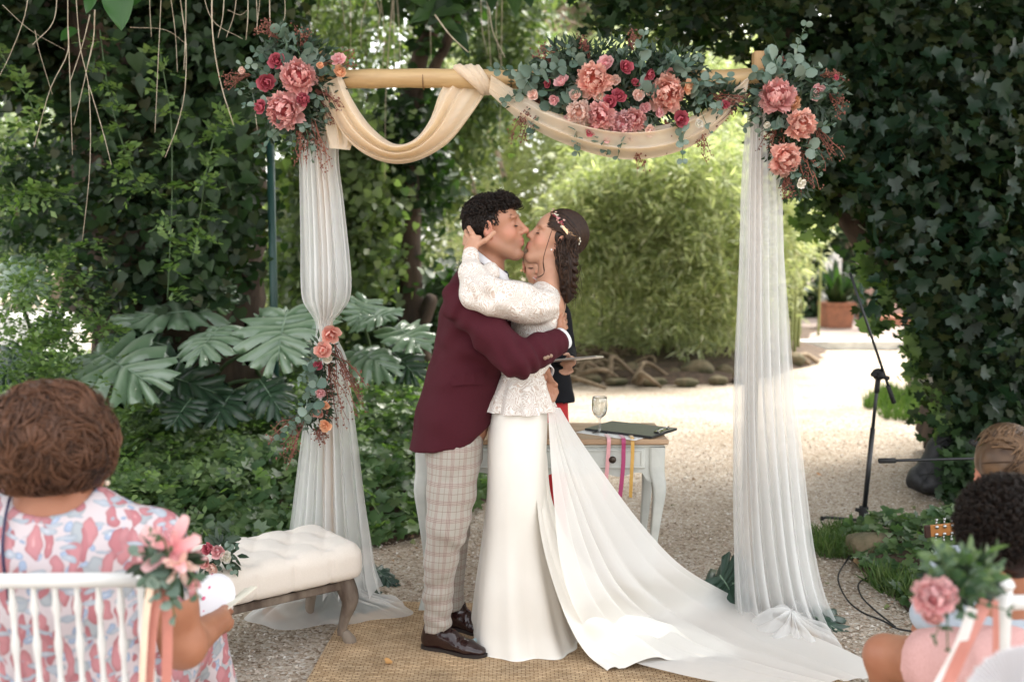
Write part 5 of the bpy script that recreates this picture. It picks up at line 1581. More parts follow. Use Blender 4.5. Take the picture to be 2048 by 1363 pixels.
V, F = join([tube([hub + (0, 0, -.05), hub + (0, 0, .05)], .026, 12), tube([hub + (-.045, 0, .035), hub + (.0, 0, .02)], .012, 6)]); mk('leg_hub', V, F, M_RUB, t)
for u, v, nm in ((1642, 1036, M_BLK), (1838, 1068, M_BLK), (1706, 1086, M_STEEL)):
    e = G(u, v, .01)
    V, F = tube([hub + (0, 0, -.03), hub * .15 + e * .85 + (0, 0, .004), e], (.009, .009, .009), 8); lg = mk('leg', V, F, nm, t)
    V, F = tube([hub * .06 + e * .94, e * 1.0], .0125, 8); mk('rubber_foot', V, F, M_RUB, lg)
# second stand: horizontal boom in front
Y2 = 4.3
e0, e1 = P(1762, 921, Y2), P(2070, 912, Y2 + .1)
fb = np.array((e1[0] + .06, Y2 + .12, 0))
t = empty('microphone_stand', fb, 'low microphone stand whose level boom points left behind the boys', 'microphone stand')
V, F = tube([e0, e1 + (.1, 0, 0)], .0065, 8); mk('boom', V, F, M_BLK, t)
V, F = tube([e0 + (-.008, 0, 0), e0 + (e1 - e0) * .09], .0115, 10); mk('counterweight', V, F, M_RUB, t)
V, F = tube([fb + (0, 0, .03), (e1[0] + .06, Y2 + .12, e1[2])], .011, 8); mk('tube', V, F, M_BLK, t)
for a in (0, 2.1, 4.2):
    V, F = tube([fb + (0, 0, .12), fb + (.3 * math.cos(a), .3 * math.sin(a), .012)], .008, 6); mk('leg', V, F, M_BLK, t)
# third: microphone tip above the ivy
m0, m1 = P(1942, 882, 4.0), P(1985, 905, 4.02)
t = empty('microphone', (m1[0], m1[1], m1[2] - .02), 'silver and black microphone on a boom just over the blond boy head', 'microphone')
V, F = tube([m0, m0 * .55 + m1 * .45], (.012, .014), 10); mk('grille', V, F, M_RUB, t)
V, F = tube([m0 * .55 + m1 * .45, m1 + (m1 - m0) * .6], (.013, .009), 10); mk('body', V, F, mat('silver_mat', (0.6, .6, .6), .3, metal=.8), t)
V, F = tube([m1 + (m1 - m0) * .3, m1 + (.3, .1, -.3), (m1[0] + .35, m1[1] + .1, 0)], .008, 8); mk('stand_tube', V, F, M_BLK, t)
p0_, p1_ = P(1918, 1002, 4.6), P(1950, 980, 4.6)
V, F = tube([P(1915, 1000, 4.6), P(1990, 955, 4.6)], .011, 8)
tag(mk('stand_leg_tube', V, F, M_BLK), 'short dark tube end sticking out low behind the blond boy', 'stand tube')
# backpack
bp0 = G(1880, 993)
t = empty('backpack', bp0, 'black backpack slumped on the gravel against the ivy', 'backpack')
c = np.array((bp0[0], bp0[1] + .10, 0)); s_ = bp0[1] / FPX
B = Blob(c + (-.35, -.25, -.02), c + (.35, .25, .42), .009)
B.cone(c + (-.06, 0, .09), c + (.07, 0, .085), .085, .085, 0, (1, 0, 0), 1.3); B.cone(c + (.0, 0, .09), c + (.06, .02, .34), .10, .055, .03, (1, 0, 0), 1.45, 1.3); B.cone(c + (-.02, -.09, .07), c + (.03, -.07, .20), .045, .035, .008, (1, 0, 0), 2.2, 1.9)
B.displace(lambda p: .012 * vnoise(p, 12, 2) + .008 * vnoise(p * (1, 1, .6), 28, 3)); B.cutplane(c + (0, 0, .003), (0, 0, -1))
V, F = B.mesh(1); M_NYL = mat('black_nylon_mat', (0.014, 0.014, 0.016), .55, (0.02, 0.02, 0.022), 30, bump=.4, bscale=60); mk('bag', V, F, M_NYL, t)
V, F = tube(spline([c + (.0, -.05, .33), c + (.03, -.08, .37), (c + (.07, -.05, .34))], 10), .008, 6); mk('handle', V, F, M_NYL, t)
V, F = tube(spline([c + (.05, -.115, .26), c + (.09, -.13, .15), c + (.12, -.10, .03)], 12), .012, 6, flat=.3); mk('strap', V, F, M_NYL, t)
V, F = tube(spline([c + (-.13, -.10, .14), c + (-.05, -.135, .16), c + (.03, -.12, .19)], 12), .003, 5); mk('zip', V, F, M_RUB, t)
# guitar headstock
gh0, gh1 = P(1853, 1062, 4.6), P(1915, 1056, 4.6)
t = empty('acoustic_guitar', (gh1[0] + .4, 4.6, 0), 'acoustic guitar whose orange headstock shows beside the curly dark head', 'guitar')
M_GUIT = mat('guitar_wood_mat', (0.46, 0.20, 0.06), .3, (0.34, 0.13, 0.04), 12)
dx = unit(gh1 - gh0)
V, F = bbox_bevel((gh0 + gh1) / 2 + (0.0, 0, 0), (np.linalg.norm(gh1 - gh0), .012, .058), .004, np.array([dx, (0, 1, 0), np.cross(dx, (0, 1, 0))]).T); hd = mk('headstock', V, F, M_GUIT, t, smooth=False)
V, F = bbox_bevel(gh0 + (.004, -.002, 0), (.03, .014, .062), .004, np.array([dx, (0, 1, 0), np.cross(dx, (0, 1, 0))]).T); mk('headstock_tip', V, F, mat('dark_wood_mat', (.05, .02, .015), .4), hd, smooth=False)
for i in range(3):
    for sg in (-1, 1):
        c = gh0 + dx * (.045 + .037 * i) + np.array((0, 0, sg * .036))
        V, F = join([tube([c + (0, 0, -sg * .012), c + (0, 0, sg * .012)], .004, 6), lathe([(0, -.005), (.008, -.004), (.008, .004), (0, .005)], c + (0, 0, sg * .014), 8, axis=(1, 0, 0))])
        mk('tuning_peg', V, F, M_STEEL, hd)
        V, F = lathe([(0, 0), (.009, 0), (.008, .004), (0, .005)], c + (0, -.008, -sg * .018), 10, axis=(0, -1, 0)); mk('tuning_post', V, F, M_STEEL, hd)
nk = gh1 + dx * .55 + (0, 0, -.02)
V, F = bbox_bevel((gh1 + nk) / 2, (np.linalg.norm(nk - gh1) + .02, .022, .05), .008, np.array([dx, (0, 1, 0), np.cross(dx, (0, 1, 0))]).T); mk('neck', V, F, M_GUIT, t, smooth=False)
B = Blob(nk + (-.1, -.1, -.25), nk + (.62, .1, .25), .01)
for cx_, r_ in ((.10, .14), (.34, .19)):
    B.ell(nk + (cx_, 0, 0), (r_, .05, r_), .03)
B.cutplane(nk + (0, -.035, 0), (0, -1, 0)); V, F = B.mesh(1); mk('body', V, F, M_GUIT, t)

# cable on the ground
cab = [G(u, v, .012) for u, v in ((1750, 1092), (1712, 1100), (1690, 1125), (1676, 1155), (1692, 1195), (1722, 1222), (1765, 1240), (1795, 1256), (1830, 1262))]
V, F = tube(spline(cab, 60), .004, 6); tag(mk('cable', V, F, M_RUB), 'black cable looping over the gravel from the stone', 'cable')
cab = [G(u, v, .012) for u, v in ((1745, 1150), (1718, 1165), (1722, 1190), (1745, 1215), (1775, 1240), (1790, 1252))]
V, F = tube(spline(cab, 40), .004, 6); tag(mk('cable', V, F, M_RUB), 'second shorter black cable running beside the ivy edge', 'cable')

# stones
def stone(name, c, r, label, group=None, seed=0, m=None):
    c = np.array(c, float); r = np.array(r, float)
    k1, k2 = 14, 20
    th = np.linspace(0.01, math.pi - .01, k1); ph_ = np.linspace(0, 2 * math.pi, k2, endpoint=False)
    T_, H_ = np.meshgrid(th, ph_, indexing='ij')
    d = np.stack([np.sin(T_) * np.cos(H_), np.sin(T_) * np.sin(H_), np.cos(T_)], -1).reshape(-1, 3)
    V = d * (1 + .22 * vnoise(d, 1.6, seed)[:, None] + .09 * vnoise(d, 4, seed + 1)[:, None])
    V = np.sign(V) * np.abs(V) ** .85 * r + c
    return tag(mk(name, V, grid_faces(k1, k2, True), m or M_STONE), label, 'stone', group)
M_STONE = mat('mossy_stone_mat', (0.20, 0.155, 0.095), .95, (0.055, 0.06, 0.028), 6, bump=1, bscale=30)
STL = ['mossy border stone just right of the tablet', 'small mossy stone behind the end of the tablet', 'rounded stone at the foot of the first bare cane right of the tablet', 'dull stone against the roots left of the yellowish slab', 'small low stone touching the left end of the yellowish slab',
       'large yellowish flat stone below the bamboo canes', 'round dark stone just right of the yellowish slab', 'flat stone in front of and right of the yellowish slab', 'border stone half hidden by the left edge of the right drape', 'long low stone in front of the roots near the tablet',
       'flat front stone between the roots and the yellowish slab', 'stone beside the roots right of the right drape', 'stone showing through the right tulle drape', 'leftmost low stone of the front row behind the glass', 'low front stone below the yellowish slab']
s0 = G(1752, 1118); stone('stone', s0 + (0, .08, .03), (.15, .10, .085), 'mossy stone in the grass under the microphone stand', seed=3)
for i, (u, v, w, h) in enumerate(((1165, 745, 46, 30), (1215, 742, 34, 28), (1262, 742, 40, 34), (1330, 742, 36, 30), (1352, 750, 30, 26), (1398, 742, 74, 40), (1452, 744, 36, 32), (1440, 762, 40, 20), (1488, 752, 40, 34), (1235, 764, 46, 16), (1310, 765, 50, 18), (1590, 720, 46, 30), (1540, 728, 40, 30), (1185, 760, 40, 18), (1375, 766, 46, 18))):
    g = G(u, v + h * .45); Yg = g[1]
    stone('border_stone', g + (0, .1, PX(h, Yg) * .42), (PX(w, Yg) / 2, PX(w, Yg) * .35, PX(h, Yg) * .5), STL[i], 'stones round the bamboo bed', i)
# surface roots of the bamboo bed
parts = []
for i in range(46):
    u = RNG.uniform(1105, 1340); v = RNG.uniform(720, 768); L = RNG.uniform(40, 150)
    a = G(u - L / 2, v + RNG.uniform(-6, 6), .03); b_ = G(u + L / 2, v + RNG.uniform(-4, 10), .02); c = (a + b_) / 2 + (RNG.normal(0, .1), RNG.normal(0, .12), RNG.uniform(.06, .26))
    parts.append(tube(spline([a, a * .6 + c * .4 + (0, 0, .05), c, b_], 12), np.linspace(RNG.uniform(.03, .055), .018, 12), 6))
V, F = join(parts); tag(mk('surface_roots', V, F, M_ROOT), 'tangled pale roots heaped along the front of the bamboo bed', 'roots', kind='stuff')
parts = []
for i in range(9):
    u = RNG.uniform(1560, 1625)
    a = G(u - 30, 728, .03); b_ = G(u + 25, 724 + RNG.uniform(-4, 6), .02); parts.append(tube(spline([a, (a + b_) / 2 + (0, 0, .12), b_], 8), .03, 6))
V, F = join(parts); tag(mk('surface_roots', V, F, M_ROOT), 'short pale roots right of the tulle drape in the bamboo bed', 'roots', kind='stuff')

# dry leaves
M_DRY = leafmat('dry_leaf_mat', [(0.50, 0.22, 0.06), (0.42, 0.28, 0.16), (0.60, 0.30, 0.08)], .7, .2, tcol=(1, .8, .5))
for i, (u, v, s_, lab) in enumerate(((527, 1232, .10, 'curled tan dead leaf on the gravel beneath the bench'), (1712, 1128, .075, 'orange dry leaf fallen by the mossy stone'), (1480, 995, .03, 'tiny orange leaf on the gravel left of the right drape'), (770, 1322, .035, 'pale fallen leaf on the rug left of the groom'), (1635, 948, .04, 'yellow green leaf on the gravel right of the drape'), (1172, 925, .03, 'small brown leaf near the table leg'))):
    g = G(u, v, .02)
    V, F, r = scatter(curl(HEART, .35)[0], HEART[1], g[None], np.array([[1, .3, .1]]), np.array([[.1, -.3, 1]]), s_)
    tag(mk('dry_leaf', V, F, M_DRY, attrs={'rnd': r}), lab, 'leaf')

# potted plant on the terrace
pb = G(1681, 656, .10)
t = empty('potted_plant', pb, 'terracotta tub with glossy strap leaves on the far terrace', 'potted plant')
hw = PX(56, pb[1]) / 2
V, F = join([box(pb + (0, hw, .21), (hw * 1.75, hw * 1.75, .42), taper=1.12), bbox_bevel(pb + (0, hw, .44), (hw * 2.15, hw * 2.15, .07), .01)]); mk('pot', V, F, M_TERRA, t, smooth=False)
for i in range(46):
    a = RNG.uniform(0, 6.28); el = RNG.uniform(.5, 1.4); L = RNG.uniform(.5, .95); b1_ = pb + (RNG.normal(0, .08), hw + RNG.normal(0, .08), .45)
    d = np.array((math.cos(a) * math.cos(el), math.sin(a) * math.cos(el), math.sin(el)))
    broad_leaf(t, b1_, b1_ + d * L, np.array((-d[0], -d[1], .6)), .15, M_IVY_MID, outline='lance')
# posts and pale pieces of the far terrace
for u, v0, v1, w, lab in ((1752, 575, 640, .05, 'slim dark metal post on the terrace right of the tub'), (1722, 590, 645, .04, 'thin dark metal post beside the terracotta tub')):
    a = G(1740, 660, .1); xx = P(u, 600, a[1])[0]; top_ = P(u, v0 - 160, a[1])[2]
    V, F = tube([(xx, a[1], 0), (xx, a[1], top_)], w, 8); tag(mk('terrace_post', V, F, M_IRON), lab, 'post')
# pink building behind the ivy
M_PINKW = mat('pink_render_mat', (0.62, 0.40, 0.32), .9, (0.54, 0.34, 0.27), 3)
M_WHITEW = mat('white_render_mat', (0.78, 0.77, 0.74), .9)
t = empty('pink_building', (12.5, 23, 0), 'pale pink rendered building glimpsed through the ivy at the right', 'building')
V, F = box((13.5, 23.5, 2.5), (12, 1.0, 5.0)); mk('wall', V, F, M_PINKW, t, smooth=False)
for x in (9.2, 12.0, 15.0):
    V, F = box((x, 22.96, 1.5), (1.1, .10, 1.9)); w_ = mk('window', V, F, M_WHITEW, t, smooth=False)
    V, F = box((x, 22.90, 1.5), (.9, .04, 1.7)); mk('pane', V, F, mat('dark_pane_mat', (.05, .06, .06), .1), w_, smooth=False)
V, F = box((13.5, 23.2, 5.1), (12.6, 1.8, .2)); mk('roof', V, F, M_TERRA, t, smooth=False)
for u, v0, v1 in ((1655, 520, 640), (1668, 505, 600)):
    a = P(u, v1, 21.5); b_ = P(u, v0, 21.5)
    V, F = bbox_bevel((a[0], 21.5, (b_[2]) / 2), (.35 if u == 1655 else .2, .3, b_[2]), .02); tag(mk('white_pillar', V, F, M_WHITEW, smooth=False), 'white garden pillar seen past the drape, %s one' % ('broader left' if u == 1655 else 'narrow right'), 'pillar')

# white chairs and a table far left; white chairs behind the left drape
M_WHITEC = mat('white_chair_paint', (0.66, 0.66, 0.65), .35, (0.58, 0.58, 0.57), 10, bump=.1, bscale=40)
def spindle_chair(label, loc, rz, group, detail=1, posts=True):
    t = empty('spindle_chair', loc, label, 'chair', group, 0)
    R_ = np.array(Matrix.Rotation(rz, 3, 'Z')); loc = np.array(loc, float)
    W = lambda p: loc + R_ @ np.array(p, float)
    sg_ = 8 if detail else 5
    def tb(nm, pts, r, par=t):
        V, F = tube([W(p) for p in pts], r, sg_); return mk(nm, V, F, M_WHITEC, par)
    for sx in (-1, 1):
        tb('front_leg', [(sx * .19, -.19, .44), (sx * .20, -.20, 0)], (.016, .012))
    for sx in (-1, 1):
        zz = np.linspace(0, .92, 28); rr = .0145 + .0035 * (np.abs(np.sin(zz * 26)) ** 6)
        tb('back_post', [(sx * .185, .20 + .05 * (z - .44) if z > .44 else .20 + .03 * (.44 - z), z) for z in zz], rr)
    V, F = bbox_bevel((0, 0, 0), (.41, .41, .03), .012); mk('seat', V @ R_.T + W((0, 0, .45)), F, M_WHITEC, t)
    for z, r in ((.90, .0145), (.855, .009), (.60, .011), (.565, .008)) if not detail else ((.895, .0165), (.60, .013)):
        tb('back_rail', [(-.185, .20 + .05 * (z - .44), z), (.185, .20 + .05 * (z - .44), z)], r)
    for i in range(7 if detail else 6):
        x = -.135 + .27 * i / (6 if detail else 5); zz = np.linspace(.60, .895, 16)
        rr = (.0060 + .0045 * (np.exp(-((zz - .66) / .012) ** 2) + np.exp(-((zz - .75) / .016) ** 2) + np.exp(-((zz - .84) / .012) ** 2))) if detail else .008
        tb('spindle', [(x, .20 + .05 * (z - .44), z) for z in zz], rr)
    for z, a_, b__ in ((.2, (-.19, -.19), (.19, -.19)), (.25, (-.19, -.19), (-.19, .2)), (.25, (.19, -.19), (.19, .2)), (.2, (-.19, .2), (.19, .2))):
        tb('stretcher', [(*a_, z), (*b__, z)], .009)
    return t
for u, v, Y, rz, lab in ((92, 0, 10.8, .6, 'white spindle chair at the far left guest table, nearest the ivy trunk'), (45, 0, 11.4, 2.4, 'white spindle chair at the far left edge behind the plants'),
                         (575, 0, 11.0, .1, 'white spindle chair seen behind the iron post'), (615, 0, 11.6, -.2, 'white spindle chair mostly behind the tulle drape')):
    x = P(u, 640, Y)[0]; spindle_chair(lab, (x, Y, 0), rz, 'white chairs in the far garden', 0)
x = P(30, 600, 12.2)[0]
t = empty('guest_table', (x, 12.2, 0), 'guest table under a white cloth at the far left', 'table')
V, F = lathe([(0, .75), (.75, .75), (.76, .74), (.78, .5), (.82, .05)], (x, 12.2, 0), 30); V[:, :2] += (V[:, :2] - (x, 12.2)) * (.03 * vnoise(V, 5))[:, None]; mk('table_top', V, F, M_WHITEW, t)
for i, (u, v, Y) in enumerate(((10, 470, 16), (60, 455, 17), (880, 460, 22), (905, 480, 22), (1245, 655, 24))):
    pass
# ================================================================== PEOPLE
def skinmat(name, c, c2):
    m, nt, b = newmat(name)
    tc = N(nt, 'ShaderNodeTexCoord')
    nz = N(nt, 'ShaderNodeTexNoise', i_Scale=14.0, i_Detail=6); nt.links.new(tc.outputs['Object'], nz.inputs['Vector'])
    col = ramp(nt, nz.outputs['Fac'], [(.35, c), (.65, c2)])
    for att, tint in (('lip', (0.42, 0.12, 0.10)), ('blush', (0.56, 0.22, 0.15)), ('stub', (0.26, 0.17, 0.12))):
        at = N(nt, 'ShaderNodeAttribute', attribute_name=att)
        mx = N(nt, 'ShaderNodeMixRGB'); mx.inputs[2].default_value = (*tint, 1)
        nt.links.new(at.outputs['Fac'], mx.inputs[0]); nt.links.new(col, mx.inputs[1]); col = mx.outputs[0]
    nt.links.new(col, b.inputs['Base Color'])
    b.inputs['Roughness'].default_value = .48
    b.inputs['Specular IOR Level'].default_value = .4
    b.inputs['Subsurface Weight'].default_value = .12
    b.inputs['Subsurface Radius'].default_value = (.010, .004, .002)
    b.inputs['Subsurface Scale'].default_value = .5
    n2 = N(nt, 'ShaderNodeTexNoise', i_Scale=260.0, i_Detail=3); nt.links.new(tc.outputs['Object'], n2.inputs['Vector'])
    bp = N(nt, 'ShaderNodeBump', i_Strength=.12, i_Distance=.002); nt.links.new(n2.outputs['Fac'], bp.inputs['Height']); nt.links.new(bp.outputs[0], b.inputs['Normal'])
    return m
M_SKIN_M = skinmat('tanned_skin', (0.40, 0.20, 0.125), (0.35, 0.165, 0.10))
M_SKIN_F = skinmat('fair_skin', (0.48, 0.265, 0.175), (0.43, 0.225, 0.145))
M_SKIN_B = skinmat('sunburnt_skin', (0.36, 0.155, 0.088), (0.31, 0.125, 0.068))

def hairmat(name, c, c2, rough=.42):
    m, nt, b = newmat(name)
    at = N(nt, 'ShaderNodeAttribute', attribute_name='rnd')
    col = ramp(nt, at.outputs['Fac'], [(0, c), (1, c2)])
    nt.links.new(col, b.inputs['Base Color']); b.inputs['Roughness'].default_value = rough
    b.inputs['Specular IOR Level'].default_value = .3
    return m
M_HAIR_DK = hairmat('dark_brown_hair', (0.004, 0.0026, 0.002), (0.020, 0.011, 0.007))
M_HAIR_BR = hairmat('brown_hair', (0.008, 0.004, 0.0028), (0.058, 0.028, 0.015))
M_HAIR_AU = hairmat('auburn_hair', (0.009, 0.004, 0.0025), (0.135, 0.062, 0.034))
M_HAIR_BL = hairmat('sandy_hair', (0.035, 0.018, 0.010), (0.22, 0.13, 0.07))

class Head:
    """a head facing local +X, local z up, origin between the ears"""
    def __init__(s, origin, yaw=0, pitch=0, roll=0, size=1.0, female=False, cran=0.0):
        # yaw 0 faces +X, 180 faces -X; pitch > 0 lifts the chin; roll tips towards the shoulder
        R_ = Matrix.Rotation(math.radians(yaw), 3, 'Z') @ Matrix.Rotation(-math.radians(pitch), 3, 'Y') @ Matrix.Rotation(math.radians(roll), 3, 'X')
        s.R = np.array(R_); s.o = np.array(origin, float); s.s = size; s.f = female; s.cr = cran
    def W(s, p): return s.o + s.R @ (np.array(p, float) * s.s)
    def Wn(s, p): return s.o + (np.asarray(p, float) * s.s) @ s.R.T
    def L(s, p): return ((p - s.o) @ s.R) / s.s
    def D(s, d): return s.R @ np.array(d, float)
    def e(s, B, c, r, k=.01, op='add', rot=None):
        q = s.R if rot is None else s.R @ np.array(rot)
        B.ell(s.W(c), np.array(r) * s.s, k * s.s, q, op)
    def c(s, B, a, b, ra, rb=None, k=.01, op='add', side=None, f=1.0):
        B.cone(s.W(a), s.W(b), ra * s.s, (ra if rb is None else rb) * s.s, k * s.s, None if side is None else s.D(side), f, f, op)
    def build(s, B):
        f = s.f
        k_ = s.cr
        s.e(B, (-.018 + .006 * k_, 0, .045 - .012 * k_), (.098 - .014 * k_, .075 - .002 * k_, .086 - .015 * k_))
        s.e(B, (.022, 0, .030 - .004 * k_), (.068 - .004 * k_, .064, .080 - .012 * k_), .02)
        s.e(B, (.028, 0, -.030), (.058, .056, .075), .02)
        for q in (-1, 1):
            s.c(B, (-.015, q * .052, -.040), (.058, q * .016, -.094), .026 if not f else .022, .020, .022)
            s.e(B, (.046, q * .036, -.022), (.030, .024, .028), .018)
            s.e(B, (.072, q * .030, .033), (.016, .026, .010), .012)
        s.e(B, (.066, 0, -.095), (.022, .024, .018), .014)
        s.e(B, (.068, 0, -.052), (.026, .030, .030), .016)
        # eyes: sockets, then closed lids
        for q in (-1, 1):
            s.e(B, (.090, q * .032, .014), (.018, .020, .013), .012, 'sub')
            s.e(B, (.0665, q * .031, .010), (.0145, .0165, .0125), .004)
        # nose
        nl = .100 if f else .106
        s.c(B, (.080, 0, .022), (nl, 0, -.016), .0095, .0105, .012)
        s.e(B, (nl + .002, 0, -.019), (.0115, .0125, .0105), .006)
        for q in (-1, 1): s.e(B, (nl - .014, q * .0125, -.023), (.0115, .0085, .0085), .005)
        # lips, pushed forward in a kiss
        s.c(B, (.086, -.014, -.0485), (.086, .014, -.0485), .0075, None, .005, side=(1, 0, 0), f=1.25)
        s.c(B, (.084, -.012, -.0625), (.084, .012, -.0625), .0080, None, .005, side=(1, 0, 0), f=1.2)
        s.c(B, (.103, -.018, -.0555), (.103, .018, -.0555), .0042, None, .003, 'sub')
        s.e(B, (.088, 0, -.078), (.010, .018, .006), .008, 'sub')
        # ears
        for q in (-1, 1):
            rt = np.array(Matrix.Rotation(math.radians(q * 22), 3, 'Z') @ Matrix.Rotation(math.radians(12), 3, 'Y'))
            s.e(B, (-.012, q * .078, .004), (.019, .0085, .032), .006, rot=rt)
            s.e(B, (-.008, q * .0865, .008), (.011, .007, .020), .004, 'sub', rot=rt)
            s.e(B, (-.004, q * .078, -.022), (.010, .006, .010), .005)
            s.e(B, (.003, q * .077, -.004), (.006, .006, .008), .004)
    def attrs(s, V, stub=0.0):
        L = s.L(V)
        d = lambda c, r: np.exp(-(((L - np.array(c)) / np.array(r)) ** 2).sum(1))
        lip = np.clip(1.5 * d((.094, 0, -.0485), (.016, .022, .0068)) + 1.5 * d((.092, 0, -.0625), (.016, .020, .0075)), 0, .85)
        bl = np.clip(.55 * (d((.06, .045, -.02), (.03, .03, .022)) + d((.06, -.045, -.02), (.03, .03, .022))) + .6 * d((.108, 0, -.018), (.012, .014, .012)) + .7 * (d((-.012, .085, .0), (.03, .02, .04)) + d((-.012, -.085, .0), (.03, .02, .04))), 0, .8)
        st = stub * np.clip((-.035 - L[:, 2]) / .02, 0, 1) * np.clip((L[:, 2] + .135) / .02, 0, 1) * np.clip((L[:, 0] + .0) / .03, 0, 1)
        return {'lip': lip, 'blush': bl, 'stub': st}
    def brows(s, parent, m, thick=1.0):
        ps = []
        for q in (-1, 1):
            n = int(60 * thick)
            y0 = RNG.uniform(.012, .050, n)
            x = .086 - (y0 - .012) ** 2 * 9 - y0 * .12; z = .0335 + .004 * np.sin((y0 - .012) / .038 * 3) + RNG.normal(0, .0016 * thick, n)
            a = np.stack([x + .001, q * y0, z], -1)
            d_ = np.stack([np.full(n, -.25), np.full(n, q * 1.), RNG.normal(.15, .15, n)], -1) * .009
            ps.append(np.stack([a, a + d_ * .5 + (.001, 0, 0), a + d_], 1))
        ps = np.concatenate(ps)
        V, F, r = strands(s.Wn(ps), .0009 * (.8 + .3 * thick), .0003); mk('eyebrows', V, F, m, parent, attrs={'rnd': r})
        ps = []
        for q in (-1, 1):
            n = 34
            y0 = np.linspace(.0175, .0445, n)
            x = .0665 + .0145 * np.sqrt(np.clip(1 - ((y0 - .031) / .0175) ** 2, 0, 1)) + .0005
            a = np.stack([x, q * y0, np.full(n, .0045) - .0015 * np.cos((y0 - .031) / .0135 * 1.5)], -1)
            d_ = np.stack([np.full(n, 1.), q * (y0 - .031) * 40, np.full(n, -.7)], -1) * .0055
            ps.append(np.stack([a, a + d_ * .6 + (0, 0, -.001), a + d_ + (0, 0, .001)], 1))
        V, F, r = strands(s.Wn(np.concatenate(ps)), .0009, .0003); mk('eyelashes', V, F, m, parent, attrs={'rnd': r})

def arc_strands(H, c, rad, A, Bd, n, jit=.12, lift=(0, .02), k=12, wave=.0, wf=9, mid=None, r=.0014, tail=None):
    """strands over an ellipsoid (head frame) from direction A to direction B, with optional straight tail"""
    c = np.array(c); rad = np.array(rad)
    a = unit(np.array(A, float) + RNG.normal(0, jit, (n, 3))); b = unit(np.array(Bd, float) + RNG.normal(0, jit, (n, 3)))
    t = np.linspace(0, 1, k)[None, :, None]
    d = a[:, None] * (1 - t) + b[:, None] * t
    if mid is not None: d = d + np.array(mid) * np.sin(np.pi * t) 
    d = unit(d)
    lf = RNG.uniform(lift[0], lift[1], (n, 1, 1))
    ph = RNG.uniform(0, 6.28, (n, 1, 1))
    p = c + d * rad * (1 + lf + wave * np.sin(wf * t + ph))
    if tail is not None:
        m_ = 6
        tt = np.linspace(0, 1, m_ + 1)[1:][None, :, None]
        tl = np.array(tail) * RNG.uniform(.7, 1.15, (n, 1, 1)) + RNG.normal(0, .010, (n, 1, 3))
        q = p[:, -1:] + tl * tt + np.stack([.004 * np.sin(tt[..., 0] * 8 + ph[..., 0]), .004 * np.cos(tt[..., 0] * 7 + ph[..., 0]), 0 * tt[..., 0] + 0 * ph[..., 0]], -1)
        p = np.concatenate([p, q], 1)
    return H.Wn(p)

def curls(H, c, rad, sel, n, L, cr, k=9, out=.35, down=.0, comb=None, turns=1.0):
    """short spirals standing off the scalp"""
    d = rdir(n * 4); m = sel(d); d = d[m][:n]
    n = len(d)
    root = np.array(c) + d * np.array(rad)
    g = unit(np.cross(d, rdir(n)))
    if comb is not None: g = unit(g * .6 + np.array(comb))
    g = unit(g - (g * d).sum(1, keepdims=True) * d)
    h = np.cross(d, g)
    t = np.linspace(0, 1, k)[None, :, None]
    ph = RNG.uniform(0, 6.28, (n, 1, 1)); Ls = L * RNG.uniform(.6, 1.2, (n, 1, 1))
    p = root[:, None] + Ls * t * (g[:, None] * (1 - out) + d[:, None] * out)
    p = p + cr * (np.cos(ph + t * turns * 6.28) * h[:, None] + np.sin(ph + t * turns * 6.28) * d[:, None]) * np.minimum(1, t * 3)
    p = p + np.array((0, 0, -down)) * t ** 2 * Ls
    return H.Wn(p)

def hand_blob(B, wrist, palm, fingers, thumb, r=.0085, k=.006, pr=(.016, .042), side=None):
    """palm between wrist and knuckles, then each finger as its own chain of joints"""
    wrist, palm = np.array(wrist), np.array(palm)
    B.cone(wrist, palm, .024, pr[0], .012, side, 1.1, pr[1] / pr[0] * .9)
    for f in fingers + [thumb]:
        f = [np.array(q) for q in f]
        for i in range(len(f) - 1):
            B.cone(f[i], f[i + 1], r * (1.05 - .1 * i), r * (.98 - .12 * i), .0025 if i else k)

